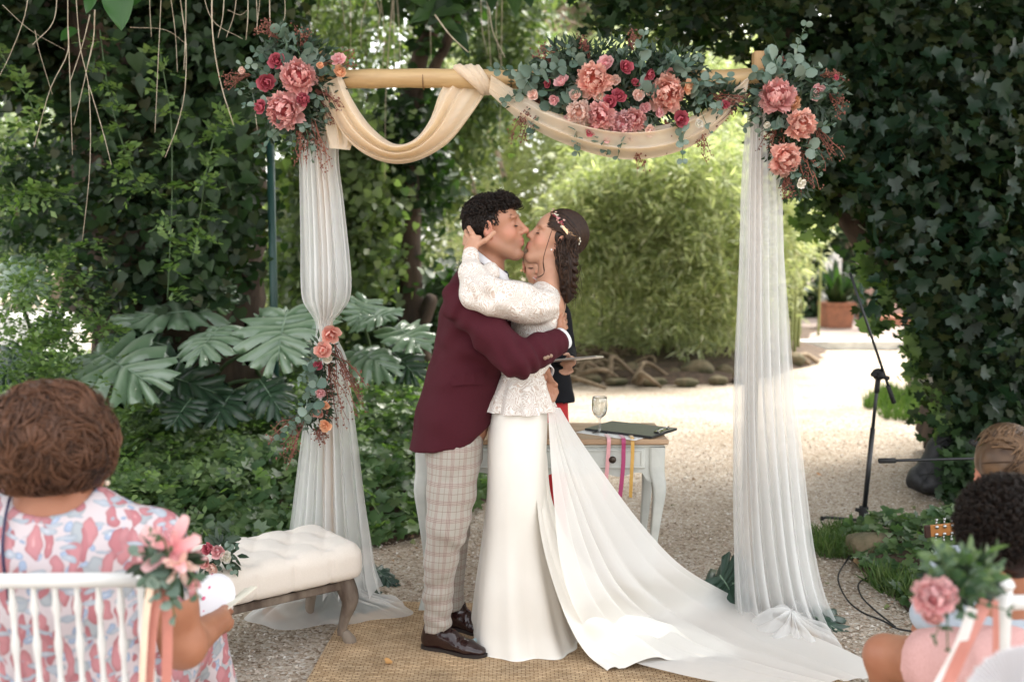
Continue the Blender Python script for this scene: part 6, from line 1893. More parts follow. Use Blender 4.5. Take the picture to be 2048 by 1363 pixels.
def plaid_mat():
    m, nt, b = newmat('plaid_wool_mat')
    at = N(nt, 'ShaderNodeAttribute', attribute_name='puv')
    sp = N(nt, 'ShaderNodeSeparateXYZ'); nt.links.new(at.outputs['Vector'], sp.inputs[0])
    def band(src, period, centers, w):
        md = N(nt, 'ShaderNodeMath', operation='FLOORED_MODULO'); nt.links.new(src, md.inputs[0]); md.inputs[1].default_value = period
        out = None
        for c in centers:
            s1 = N(nt, 'ShaderNodeMath', operation='COMPARE'); nt.links.new(md.outputs[0], s1.inputs[0]); s1.inputs[1].default_value = c; s1.inputs[2].default_value = w
            if out is None: out = s1.outputs[0]
            else:
                ad = N(nt, 'ShaderNodeMath', operation='MAXIMUM'); nt.links.new(out, ad.inputs[0]); nt.links.new(s1.outputs[0], ad.inputs[1]); out = ad.outputs[0]
        return out
    bx_ = band(sp.outputs['X'], .052, (.009, .014, .019, .042), .0009); bz_ = band(sp.outputs['Z'], .066, (.011, .017, .023, .051), .0009)
    wx = band(sp.outputs['X'], .052, (.014,), .009); wz = band(sp.outputs['Z'], .066, (.017,), .010)
    col = None
    base = N(nt, 'ShaderNodeRGB'); base.outputs[0].default_value = (.345, .32, .275, 1); col = base.outputs[0]
    for f, c, k in ((wx, (.36, .30, .26), .55), (wz, (.36, .30, .26), .55), (bx_, (.17, .085, .07), .70), (bz_, (.17, .085, .07), .70)):
        ml = N(nt, 'ShaderNodeMath', operation='MULTIPLY'); nt.links.new(f, ml.inputs[0]); ml.inputs[1].default_value = k
        mx = N(nt, 'ShaderNodeMixRGB'); nt.links.new(ml.outputs[0], mx.inputs[0]); nt.links.new(col, mx.inputs[1]); mx.inputs[2].default_value = (*c, 1); col = mx.outputs[0]
    nt.links.new(col, b.inputs['Base Color']); b.inputs['Roughness'].default_value = .85; b.inputs['Sheen Weight'].default_value = .2
    return m
M_PLAID = plaid_mat()
M_WINE = mat('wine_wool_mat', (0.060, 0.0062, 0.0125), .85, (0.046, 0.0045, 0.010), 300, bump=.25, bscale=900, spec=.25)
M_SHIRT = mat('white_cotton_mat', (0.80, 0.80, 0.82), .7)
M_TIE = mat('navy_tie_mat', (0.012, 0.012, 0.03), .5, (0.03, 0.02, 0.06), 160)
M_LEATHER = mat('oxblood_leather_mat', (0.028, 0.010, 0.009), .18, (0.016, 0.006, 0.006), 10, spec=.6)
M_SOLE = mat('sole_mat', (0.02, 0.014, 0.012), .6)

# ---------------------------------------------------------------- GROOM
YG = 3.82
def gp(u, v, dy=0.0): return P(u, v, YG + dy)
ge = empty('person', (gp(890, 1290)[0], YG, 0), 'man in wine red jacket and plaid trousers kissing the woman in white', 'person')
H = Head(gp(990, 459, -.012), yaw=-9, pitch=8, roll=2, size=1.09, cran=1.0)
lo = gp(780, 960, -.42); hi = gp(1180, 370, .42)
B = Blob((gp(850, 960)[0] - .05, YG - .36, .60), (gp(1150, 370)[0], YG + .40, 1.86), .0038)
H.build(B)
Yv = (0, 1, 0)
B.chain([(H.W((-.030, 0, -.05)), .058, 1), (gp(975, 535), .060, 1.05), (gp(962, 575), .075, 1.4), (gp(950, 620), .105, 1.5), (gp(940, 740), .105, 1.25), (gp(925, 850), .10, 1.3)], .02, Yv)
# near arm, wrapped in front of her; far arm behind her waist
SHN, ELN, WRN = gp(922, 607, -.17), gp(1034, 722, -.27), gp(1117, 682, -.165)
SHF, ELF, WRF = gp(955, 607, .18), gp(1035, 715, .24), gp(1086, 742, .09)
B.chain([(SHN, .052, 1), (ELN, .042, 1), (WRN, .028, 1)], .02); B.chain([(SHF, .052, 1), (ELF, .042, 1), (WRF, .028, 1)], .02)
hand_blob(B, WRN, gp(1124, 652, -.08), [[gp(1122, 642, -.09), gp(1129, 634, -.04), gp(1130, 628, .01)], [gp(1125, 650, -.08), gp(1131, 644, -.02), gp(1131, 640, .04)], [gp(1125, 658, -.08), gp(1132, 655, -.02), gp(1132, 652, .04)], [gp(1122, 665, -.09), gp(1131, 666, -.03), gp(1131, 664, .02)]],
          [gp(1118, 655, -.12), gp(1119, 640, -.115), gp(1123, 628, -.09)], side=(0, 0, 1))
hand_blob(B, WRF, gp(1101, 768, .02), [[gp(1108, 766, .03), gp(1113, 784, .0), gp(1107, 800, -.03)], [gp(1103, 772, .01), gp(1108, 790, -.02), gp(1100, 805, -.045)], [gp(1097, 772, .0), gp(1101, 790, -.035), gp(1093, 803, -.055)], [gp(1092, 770, -.005), gp(1095, 784, -.04), gp(1088, 795, -.06)]],
          [gp(1090, 752, .02), gp(1084, 765, -.03), gp(1083, 780, -.045)], r=.0095, side=(1, -1, 0))
V, F = B.mesh(1)
body = mk('body', V, F, M_SKIN_M, ge, attrs=H.attrs(V, .30))
H.brows(ge, M_HAIR_DK, 1.6)
# jacket
J = Blob((gp(800, 960)[0], YG - .42, .52), (gp(1150, 370)[0], YG + .42, 1.68), .0065)
J.chain([(gp(960, 556), .072, 1.5), (gp(951, 592), .114, 1.66), (gp(949, 640), .133, 1.42), (gp(943, 700), .139, 1.20), (gp(927, 765), .142, 1.16), (gp(909, 830), .146, 1.18), (gp(896, 905), .150, 1.2)], .03, Yv)
J.cone(gp(958, 540, 0), gp(925, 598, -.155), .058, .070, .03); J.cone(gp(958, 545, 0), gp(950, 598, .16), .055, .070, .03)
J.chain([(SHN + (0, -.005, 0), .074, 1), (SHN * .5 + ELN * .5 + (0, -.004, .0), .071, 1), (ELN + (.004, -.005, 0), .064, 1)], .022)
J.chain([(ELN + (.004, -.005, 0), .064, 1), (ELN * .5 + WRN * .5, .060, 1), (ELN * .05 + WRN * .95, .049, 1)], .012)
J.chain([(SHF, .072, 1), (ELF, .060, 1), (ELF * .12 + WRF * .88, .046, 1)], .02)
# neck opening
J.cone(gp(968, 560, 0), H.W((-.02, 0, -.05)), .052, .075, .008, op='sub')
J.ell(gp(1020, 560, 0), (.045, .055, .07), .01, op='sub')
J.cutplane(gp(846, 893, 0), (np.array(gp(960, 880, 0)) - gp(846, 893, 0))[[2, 1, 0]] * (-1, 0, 1) * (1, 0, -1) + (0, 0, 0)) if False else None
tl = unit(gp(950, 876) - gp(830, 896)); nn_ = np.array((tl[2], 0, -tl[0]))
J.cutplane(gp(830, 896), nn_)
J.ell(gp(1010, 920, 0), (.145, .5, .16), .02, op='sub')
def wr(p, c, d, amp, f, seed, ext=.09):
    q = p - c; w = np.exp(-((q ** 2).sum(1)) / ext ** 2)
    s_ = q @ unit(d)
    return amp * w * np.sin(s_ * f + 2.2 * vnoise(p, 11, seed))
def jf(p):
    e = .006 * vnoise(p * (1, 1, .5), 9, 21) + .0035 * vnoise(p, 20, 22)
    e += wr(p, ELN, WRN - ELN, .013, 105, 3, .085) + wr(p, ELN * .55 + WRN * .45, WRN - ELN, .006, 120, 8, .07) + wr(p, ELN * .1 + WRN * .9, WRN - ELN, .004, 150, 9, .05)
    e += wr(p, SHN, (1, 0, -1), .0075, 75, 5, .13) + wr(p, gp(960, 700, -.16), (.5, 0, 1), .009, 60, 6, .14) + wr(p, gp(905, 700, -.13), (-.35, 0, 1), .003, 70, 9, .13)
    return e
J.displace(jf, .03)
V, F = J.mesh(1)
mk('jacket', V, F, M_WINE, ge)
# jacket pocket flap, buttons, vent and side seam
def on_surface(V, u, v, ymin=-9):
    """nearest point of a mesh under the sight line through (u, v)"""
    a = P(u, v, 3.0); b = P(u, v, 5.0); d = unit(b - a)
    q = V - a; s_ = q @ d; dist = np.linalg.norm(q - s_[:, None] * d, axis=1)
    i = np.where(dist < .012)[0]
    if len(i) == 0: i = np.array([dist.argmin()])
    return V[i[s_[i].argmin()]]
JV = V
def strip_on(pts, w, lift, m, name, parent, V_, n=14, th=.003):
    q = spline([on_surface(V_, u, v) + (0, -lift, 0) for u, v in pts], n)
    return ribbon(name, q, w, m, None, parent, side=(0, -.2, 1), th=th)
fl = [on_surface(JV, u, v) for u, v in ((898, 748), (925, 744), (952, 742), (974, 741))]; fl2 = [on_surface(JV, u, v) for u, v in ((899, 776), (926, 774), (952, 773), (974, 773))]
Vf = [p + (0, -.003, 0) for p in fl] + [p + (0, -.009, 0) for p in fl2]; Vf2 = [p + (0, .004, 0) for p in Vf]
Vf = Vf + Vf2
Ff = [(i, i + 1, 5 + i, 4 + i) for i in range(3)] + [(8 + i, 12 + i, 13 + i, 9 + i) for i in range(3)] + [(4 + i, 5 + i, 13 + i, 12 + i) for i in range(3)] + [(0, 4, 12, 8), (3, 11, 15, 7)]
mk('pocket_flap', Vf, Ff, M_WINE, ge, smooth=False)
M_HORN = mat('horn_button_mat', (0.30, 0.20, 0.14), .3)
for k in range(3):
    c = on_surface(JV, 1094 + 6.5 * k, 720 - 3.0 * k)
    V, F = lathe([(0, 0), (.006, .0005), (.0075, .002), (.005, .0035), (0, .003)], c + (0, -.001, 0), 10, axis=(0.1, -1, -.2)); mk('button', V, F, M_HORN, ge)
# shirt: collar, cuffs
neckc = gp(978, 532)
def collar_band(ctr, rx, ry, h, tiltx, m, parent, name='collar', flare=.012, a0=0, a1=2 * math.pi, th=.004, drop=0.0):
    an = np.linspace(a0, a1, 40); V = []
    for f in (0, .5, 1):
        for a in an:
            x = ctr[0] + (rx + flare * (1 - f)) * math.cos(a); y = ctr[1] + (ry + flare * (1 - f)) * math.sin(a)
            z = ctr[2] + (f - .5) * h + tiltx * math.cos(a) - drop * (1 - f) * max(0, math.cos(a)) ** 3
            V.append((x, y, z))
    V = np.array(V); W = V + unit(V - np.array(ctr)) * th
    n = 40
    F = []
    for f in range(2):
        for i in range(n - 1):
            F.append((f * n + i, f * n + i + 1, (f + 1) * n + i + 1, (f + 1) * n + i)); F.append((3 * n + f * n + i, 3 * n + (f + 1) * n + i, 3 * n + (f + 1) * n + i + 1, 3 * n + f * n + i + 1))
    for i in range(n - 1):
        F.append((i, 3 * n + i, 3 * n + i + 1, i + 1)); F.append((2 * n + i, 2 * n + i + 1, 5 * n + i + 1, 5 * n + i))
    return mk(name, np.concatenate([V, W]), F, m, parent)
cc = gp(980, 532)
collar_band(cc, .066, .068, .045, -.052, M_SHIRT, ge, flare=.010, drop=.014)
S = Blob(gp(940, 620, -.15), gp(1060, 500, .15), .005)
S.cone(gp(985, 560), gp(1000, 640), .055, .07, .02, Yv, 1.2, 1.3); V, F = S.mesh(1) if (S.D < 0).any() else (None, None)
S = Blob((gp(930, 640)[0], YG - .13, gp(0, 640)[2]), (gp(1050, 500)[0], YG + .13, gp(0, 515)[2]), .005)
S.cone(gp(978, 552), gp(990, 630), .050, .075, .02, Yv, 1.1, 1.4); V, F = S.mesh(1); mk('shirt', V, F, M_SHIRT, ge)
S = Blob((gp(985, 640)[0], YG - .06, gp(0, 640)[2]), (gp(1035, 520)[0], YG + .06, gp(0, 528)[2]), .003)
S.ell(gp(1009, 551, -.005), (.017, .022, .020), .004); S.cone(gp(1010, 560), gp(1016, 625), .014, .020, .006, Yv, 1.3, 1.9); V, F = S.mesh(1); mk('necktie', V, F, M_TIE, ge)
def cuff(c, d, r, L, m, parent, name='cuff', side=None):
    d = unit(d); V, F = tube([c - d * L * .5, c - d * L * .1, c + d * L * .5], (r * 1.0, r * 1.02, r), 22, cap=False)
    V2, F2 = tube([c - d * L * .5, c + d * L * .5], (r * .93, r * .93), 22, cap=False)
    k = len(V); n = 22
    F = list(F) + [tuple(i + k for i in f)[::-1] for f in F2] + [(2 * n + j, 2 * n + (j + 1) % n, k + n + (j + 1) % n, k + n + j) for j in range(n)]
    return mk(name, np.concatenate([V, V2]), F, m, parent)
d_ = unit(WRN - ELN); cuff(WRN + d_ * .002, d_ + (0, .1, .1), .0425, .05, M_SHIRT, ge)
d_ = unit(WRF - ELF); cuff(WRF - d_ * .005, d_ + (.2, -.2, -.5), .040, .05, M_SHIRT, ge)
# trousers
T = Blob((gp(800, 1290)[0], YG - .26, .03), (gp(1010, 820)[0], YG + .30, 1.02), .0065)
T.chain([(gp(912, 850, 0), .115, 1.3), (gp(908, 905, 0), .112, 1.35)], .03, Yv)
T.chain([(gp(908, 900, -.07), .105, 1), (gp(903, 980, -.085), .093, 1), (gp(895, 1050, -.11), .077, 1), (gp(882, 1120, -.10), .065, 1), (gp(876, 1190, -.085), .056, 1), (gp(876, 1254, -.08), .055, 1)], .02, (0, 1, 0))
T.chain([(gp(912, 900, .09), .098, 1), (gp(902, 1060, .12), .070, 1), (gp(898, 1200, .13), .060, 1), (gp(900, 1243, .13), .058, 1)], .02, (0, 1, 0))
T.cutplane(gp(876, 1258, -.08), (.15, .0, -1))
def tf_(p):
    e = .004 * vnoise(p * (1, 1, .7), 9, 31) + .002 * vnoise(p, 24, 32)
    e += wr(p, gp(935, 1070, -.11), (.5, 0, 1), .006, 85, 3, .10) + wr(p, gp(860, 1180, -.1), (-.3, 0, 1), .005, 95, 4, .10) + wr(p, gp(885, 1235, -.1), (0, 0, 1), .0055, 110, 5, .07) + wr(p, gp(940, 930, -.1), (-1, 0, 1), .004, 70, 6, .1)
    e += -.004 * np.exp(-((p[:, 0] - np.interp(p[:, 2], [.1, .5, .9], [gp(878, 1250)[0] + .03, gp(892, 1060)[0] + .03, gp(905, 900)[0] + .03])) / .006) ** 2) * (p[:, 1] < YG - .02)
    return e
T.displace(tf_, .03)
V, F = T.mesh(1)
ax_x = np.where(V[:, 1] < YG + .02, np.interp(V[:, 2], [.08, .5, .75, 1.0], [gp(876, 1254)[0], gp(893, 1060)[0], gp(904, 960)[0], gp(910, 880)[0]]), np.interp(V[:, 2], [.08, .5, 1.0], [gp(900, 1240)[0], gp(906, 1060)[0], gp(912, 880)[0]]))
ax_y = np.where(V[:, 1] < YG + .02, YG - .088, YG + .12)
ang = np.arctan2(V[:, 0] - ax_x, -(V[:, 1] - ax_y))
puv = np.stack([ang * .098, np.zeros(len(V)), V[:, 2] + .02 * np.sin(ang) * 0], -1)
mk('trousers', V, F, M_PLAID, ge, attrs={'puv': puv})
def shoe(heel, toe, parent, h=.075, w=.042, name='shoe', m=None, pointed=0.0, L=None):
    heel, toe = np.array(heel, float), np.array(toe, float)
    heel[2] = toe[2] = 0
    d = unit(toe - heel); sd = np.array((-d[1], d[0], 0)); L = np.linalg.norm(toe - heel); up = np.array((0, 0, 1.0))
    Q = lambda x, y, z: heel + d * x * L + sd * y + up * z
    lo_ = np.minimum(heel, toe) - .09; hi_ = np.maximum(heel, toe) + .09
    lo_[2] = -.01; hi_[2] = h + .10
    S = Blob(lo_, hi_, .0035)
    z0 = .028
    S.cone(Q(.16, 0, z0 + .022), Q(.42, 0, z0 + .024), .036, .036, .012, sd, .95, .95)
    S.cone(Q(.42, 0, z0 + .022), Q(.72, 0, z0 + .008), .036, .026, .014, sd, 1.0, 1.62)
    S.cone(Q(.72, 0, z0 + .006), Q(.91, 0, z0 + .000), .026, .018, .012, sd, 1.62, 1.5)
    S.cone(Q(.12, 0, z0 + .02), Q(.20, 0, h + .03), .036, .040, .015)
    S.cone(Q(.20, 0, h + .0), Q(.45, 0, z0 + .04), .036, .028, .02)
    S.cutplane(Q(0, 0, .020), (0, 0, -1)); S.cutplane(Q(.2, 0, h + .045), (0, 0, 1))
    S.displace(lambda p: -.0015 * np.exp(-((((p - heel) @ d) / L - .74) / .010) ** 2) + .001 * np.sin((((p - heel) @ d) / L) * 90) * np.exp(-((((p - heel) @ d) / L - .62) / .06) ** 2), .02)
    V, F = S.mesh(1); sh = mk(name, V, F, m or M_LEATHER, parent)
    # welted sole and heel
    s_ = np.linspace(0, 1, 21); wv = np.interp(s_, [0, .04, .15, .4, .7, .88, .97, 1], [.012, .030, .036, .032, .046, .040, .022, .006])
    o1 = [Q(a, b_, 0) for a, b_ in zip(s_, wv)] + [Q(a, -b_, 0) for a, b_ in zip(s_[::-1], wv[::-1])]
    o1 = np.array(o1); k = len(o1)
    o2 = o1 + (0, 0, .012); o1 = o1 + (0, 0, .0125)
    zb_ = np.where(((o1 - heel) @ d) / L < .27, .013, .013)
    V = np.concatenate([o1, o1 + (0, 0, .011)]); F = [tuple(range(k))[::-1], tuple(range(k, 2 * k))] + [(i, (i + 1) % k, k + (i + 1) % k, k + i) for i in range(k)]
    mk('sole', V, F, M_SOLE, sh, smooth=False)
    hh = [Q(a, b_, 0) for a, b_ in ((.0, .012), (.03, .030), (.15, .035), (.27, .032), (.27, -.032), (.15, -.035), (.03, -.030), (0, -.012))]
    hh = np.array(hh); V = np.concatenate([hh, hh + (0, 0, .0125)]); F = [tuple(range(8))[::-1], tuple(range(8, 16))] + [(i, (i + 1) % 8, 8 + (i + 1) % 8, 8 + i) for i in range(8)]
    mk('heel', V, F, M_SOLE, sh, smooth=False)
    return sh, Q
z_ = .014
s1, Q = shoe(G(845, 1296) + (0, 0, 0), G(974, 1318), ge)
for i in range(4):
    a = Q(.40 + .055 * i, .016, .090 - .010 * i); b_ = Q(.40 + .055 * i, -.016, .090 - .010 * i)
    V, F = tube([a, (a + b_) / 2 + (0, 0, .004), b_], .0018, 5); mk('lace', V, F, M_SOLE, s1)
shoe(G(898, 1258), G(952, 1272) + (.045, -.005, 0), ge)
# hair: dark cap with short curls
B = Blob(H.o - .15, H.o + .17, .004)
H.e(B, (-.016, 0, .036), (.089, .079, .075)); H.e(B, (-.002, 0, .058), (.080, .068, .052), .02)
H.e(B, (-.050, 0, -.010), (.046, .060, .055), .02)
B2 = Blob(H.o - .15, H.o + .17, .004); 
H.e(B, (.085, 0, .0), (.055, .10, .078), .01, 'sub'); 
for q in (-1, 1): H.e(B, (.025, q * .085, -.035), (.052, .045, .062), .01, 'sub'); H.e(B, (.052, q * .085, .045), (.028, .05, .03), .01, 'sub')
H.c(B, (-.02, 0, -.11), (.0, 0, -.07), .07, .07, .01, 'sub')
B.displace(lambda p: .004 * vnoise(p, 55, 3) + .003 * vnoise(p, 90, 5), .02)
V, F = B.mesh(1); mk('hair', V, F, M_HAIR_DK, ge, attrs={'rnd': .5 + .5 * vnoise(V, 60, 2)})
top = lambda d: (d[:, 2] > .34 - .0 * d[:, 0]) & ~((d[:, 0] > .72) & (d[:, 2] < .45)) 
back = lambda d: ((d[:, 2] > -.55) & (d[:, 0] < .1) & (np.abs(d[:, 1]) < 2)) & (d[:, 2] < .4)
ps = np.concatenate([curls(H, (-.014, 0, .036), (.088, .078, .077), top, 2600, .032, .0080, out=.34, turns=.9),
                     curls(H, (.012, 0, .060), (.070, .060, .050), lambda d: (d[:, 0] > .1) & (d[:, 2] > .15), 800, .036, .010, out=.5, comb=(.7, 0, .5), turns=.9)])
V, F, r = strands(ps, .0015, .0006); mk('curls', V, F, M_HAIR_DK, ge, attrs={'rnd': r})
side_ = lambda d: (np.abs(d[:, 1]) > .55) & (d[:, 0] > .0) & (d[:, 0] < .46) & (d[:, 2] > -.20) & (d[:, 2] < .75)
ps = np.concatenate([curls(H, (-.016, 0, .034), (.090, .080, .076), back, 3000, .021, .003, out=.15, comb=(-.2, 0, -1.), turns=.4), curls(H, (-.014, 0, .036), (.092, .078, .078), side_, 900, .016, .002, out=.12, comb=(-.3, 0, -1.), turns=.5), curls(H, (-.008, 0, .048), (.090, .072, .076), lambda d: (d[:, 0] > .45) & (d[:, 2] > .58) & (d[:, 2] < .85), 260, .026, .006, out=.5, comb=(.5, 0, .6), turns=1.2)])
V, F, r = strands(ps, .0014, .0006); mk('short_back_hair', V, F, M_HAIR_DK, ge, attrs={'rnd': r})

# ---------------------------------------------------------------- BRIDE
YB = 3.80
def bp_(u, v, dy=0.0): return P(u, v, YB + dy)
be = empty('person', (bp_(1060, 1300)[0], YB, 0), 'woman in white lace top and long train kissing the man in red', 'person')
HB = Head(bp_(1109, 484, .03), yaw=188, pitch=25, roll=-3, size=.98, female=True)
B = Blob((bp_(900, 800)[0], YB - .38, .85), (bp_(1180, 370)[0], YB + .42, 1.80), .0038)
HB.build(B)
B.chain([(HB.W((-.026, 0, -.05)), .047, 1), (bp_(1103, 540), .046, 1.02), (bp_(1098, 572), .050, 1.4), (bp_(1090, 604), .076, 1.65), (bp_(1080, 650), .088, 1.4), (bp_(1060, 710), .076, 1.4), (bp_(1045, 745), .074, 1.5), (bp_(1040, 800), .09, 1.5)], .02, Yv)
SN, EN, WN = bp_(1082, 612, -.14), bp_(948, 590, -.235), bp_(941, 500, -.12)
SF, EF, WF = bp_(1075, 600, .15), bp_(985, 585, .22), bp_(965, 535, .12)
B.chain([(SN, .042, 1), (EN, .034, 1), (WN, .021, 1)], .02); B.chain([(SF, .042, 1), (EF, .034, 1), (WF, .021, 1)], .02)
# near hand cups his neck; thumb along his jaw, fingers round the back of his head
hand_blob(B, WN, bp_(947, 483, -.10), [[bp_(950, 478, -.10), bp_(944, 466, -.10), bp_(938, 455, -.075)], [bp_(943, 480, -.09), bp_(934, 470, -.065), bp_(932, 462, -.03)], [bp_(939, 485, -.08), bp_(931, 478, -.045), bp_(931, 472, -.005)], [bp_(937, 491, -.08), bp_(930, 487, -.04), bp_(931, 482, .0)]],
          [bp_(953, 490, -.11), bp_(972, 480, -.12), bp_(988, 465, -.115)], r=.0102, pr=(.018, .040), side=(1, 0, .6))
HBW = bp_(972, 535, .10)
V, F = B.mesh(1)
body = mk('body', V, F, M_SKIN_F, be, attrs=HB.attrs(V))
HB.brows(be, M_HAIR_DK, .8)
V, F = lathe([(.006, -.0015), (.0075, 0), (.006, .0015)], bp_(941, 488, -.093), 12, axis=(1, -.4, .8)); mk('ring', V, F, mat('gold_mat', (.8, .55, .25), .2, metal=1), be)
V, F = lathe([(0, -.004), (.004, 0), (0, .004)], bp_(1103, 499, -.082), 8); mk('earring', V, F, M_PAPER, be)

# lace
M_LACE, nt, b = newmat('lace_mat')
tc = N(nt, 'ShaderNodeTexCoord')
dn = N(nt, 'ShaderNodeTexNoise', i_Scale=9.0, i_Detail=2); nt.links.new(tc.outputs['Object'], dn.inputs['Vector'])
mx = N(nt, 'ShaderNodeMixRGB', blend_type='LINEAR_LIGHT'); mx.inputs[0].default_value = .12
nt.links.new(tc.outputs['Object'], mx.inputs[1]); nt.links.new(dn.outputs['Color'], mx.inputs[2])
wv = N(nt, 'ShaderNodeTexWave', i_Scale=38.0, i_Distortion=5.0, i_Detail=2.0); wv.inputs['Detail Scale'].default_value = 1.2; nt.links.new(mx.outputs[0], wv.inputs['Vector'])
vo = N(nt, 'ShaderNodeTexVoronoi', i_Scale=40.0, feature='DISTANCE_TO_EDGE'); nt.links.new(mx.outputs[0], vo.inputs['Vector'])
r1 = ramp(nt, wv.outputs['Fac'], [(.35, (0, 0, 0)), (.62, (1, 1, 1))]); r2 = ramp(nt, vo.outputs['Distance'], [(.02, (1, 1, 1)), (.07, (0, 0, 0))])
mxl = N(nt, 'ShaderNodeMixRGB', blend_type='LIGHTEN'); mxl.inputs[0].default_value = 1; nt.links.new(r1, mxl.inputs[1]); nt.links.new(r2, mxl.inputs[2])
cr_ = ramp(nt, mxl.outputs[0], [(.0, (.56, .45, .38)), (.7, (.78, .74, .69))])
nt.links.new(cr_, b.inputs['Base Color']); b.inputs['Roughness'].default_value = .7
bpn = N(nt, 'ShaderNodeBump', i_Strength=.7, i_Distance=.004); nt.links.new(mxl.outputs[0], bpn.inputs['Height']); nt.links.new(bpn.outputs[0], b.inputs['Normal'])
Lc = Blob((bp_(890, 830)[0], YB - .38, .90), (bp_(1180, 370)[0], YB + .36, 1.58), .0055)
Lc.chain([(bp_(1088, 600), .070, 1.80), (bp_(1079, 620), .090, 1.62), (bp_(1074, 650), .096, 1.4), (bp_(1062, 700), .086, 1.35), (bp_(1044, 745), .080, 1.45)], .02, Yv)
Lc.cone(bp_(1090, 588, -.04), SN, .042, .055, .025); Lc.cone(bp_(1090, 588, .04), SF, .042, .055, .025)
# open back
Lc.ell(bp_(1152, 610, -.02), (.078, .11, .115), .004, op='sub')
Lc.ell(bp_(1100, 545, 0), (.055, .062, .045), .006, op='sub')
Lc.cutplane(bp_(1044, 752), (0, 0, -1))
# big sleeves
M1, M2 = bp_(1042, 608, -.19), bp_(990, 597, -.225)
Lc.chain([(SN + (0, 0, -.004), .062, 1.2), (M1, .071, 1), (M2, .069, 1), (EN + (.012, 0, .004), .060, 1)], .016, (0, 1, 0))
Lc.chain([(EN + (.006, 0, .006), .060, 1), (EN * .55 + WN * .45 + (0, -.004, 0), .044, 1), (EN * .15 + WN * .85, .029, 1), (WN, .027, 1)], .022)
Lc.ell(bp_(981, 542, -.15), (.038, .05, .034), .005); 
Lc.chain([(SF, .062, 1), (EF, .068, 1), (bp_(975, 560, .17), .055, 1)], .02)
def lf(p):
    e = .006 * vnoise(p, 11, 41) + .003 * vnoise(p, 26, 42)
    e += wr(p, SN + (-.01, 0, 0), (0, 0, 1), .008, 120, 1, .07) + wr(p, EN + (.02, -.02, .03), (1, 0, .6), .012, 85, 2, .09) + wr(p, M2, (.3, 0, 1), .009, 70, 4, .12) + wr(p, bp_(978, 546, -.19), (1, 0, .3), .004, 140, 5, .04)
    return e
Lc.displace(lf, .03)
V, F = Lc.mesh(1); mk('lace_bodice', V, F, M_LACE, be)
# peplum
def skirt_loft(name, rows, m, parent, folds=None, nrow=60, na=160, seed=0, thick=False):
    """rows: (v, uL, uR, Yc, half depth, fold depth)"""
    R_ = spline(np.array(rows, float), nrow)
    an = np.linspace(0, 2 * math.pi, na, endpoint=False)
    V = np.zeros((nrow, na, 3))
    for i, (v, uL, uR, Yc, hd, fa) in enumerate(R_):
        a, b_ = P(uL, v, Yc), P(uR, v, Yc)
        c = (a + b_) / 2; hx_ = (b_[0] - a[0]) / 2
        f = 1 + fa * (np.sin(folds * an + 1.6 * vnoise(np.c_[np.cos(an) * 2, np.sin(an) * 2, np.full(na, i / nrow * .8)], 1, seed)) + .5 * np.sin((folds * 2 + 1) * an + seed)) if folds else np.ones(na)
        V[i, :, 0] = c[0] + hx_ * np.cos(an) * f; V[i, :, 1] = Yc + hd * np.sin(an) * f; V[i, :, 2] = np.maximum(c[2], .012)
    F = grid_faces(nrow, na, True)
    return mk(name, V.reshape(-1, 3), F, m, parent), V
M_CREPE = mat('ivory_crepe_mat', (0.80, 0.765, 0.70), .62, (0.775, 0.74, 0.675), 8, bump=.05, bscale=600, sheen=.2)
pe, PV = skirt_loft('peplum', [(738, 1002, 1085, YB, .115, .0), (748, 1000, 1087, YB, .118, .01), (775, 985, 1096, YB, .145, .04), (800, 975, 1104, YB, .165, .06), (816, 969, 1110, YB, .175, .075)], M_LACE, be, 9, 24, 200, 3)
V, F = tube(spline([P(1002 + 42 + 42 * math.cos(a) - 0, 744, YB + .118 * math.sin(a)) for a in np.linspace(0, 2 * math.pi, 24)], 60), .006, 6, flat=1.6); mk('waistband', V, F, M_CREPE, be)
skirt, SV = skirt_loft('skirt', [(742, 1004, 1084, YB, .11, 0), (790, 988, 1094, YB, .135, 0), (840, 978, 1095, YB, .155, .0), (900, 975, 1093, YB, .165, .0), (980, 974, 1094, YB + .0, .160, .004), (1050, 967, 1100, YB + .01, .155, .012), (1110, 960, 1112, YB + .02, .165, .03),
                            (1170, 953, 1128, YB + .03, .185, .045), (1230, 947, 1145, YB + .05, .21, .055), (1268, 944, 1160, YB + .06, .235, .06), (1284, 942, 1168, YB + .065, .245, .062)], M_CREPE, be, 5, 70, 220, 8)

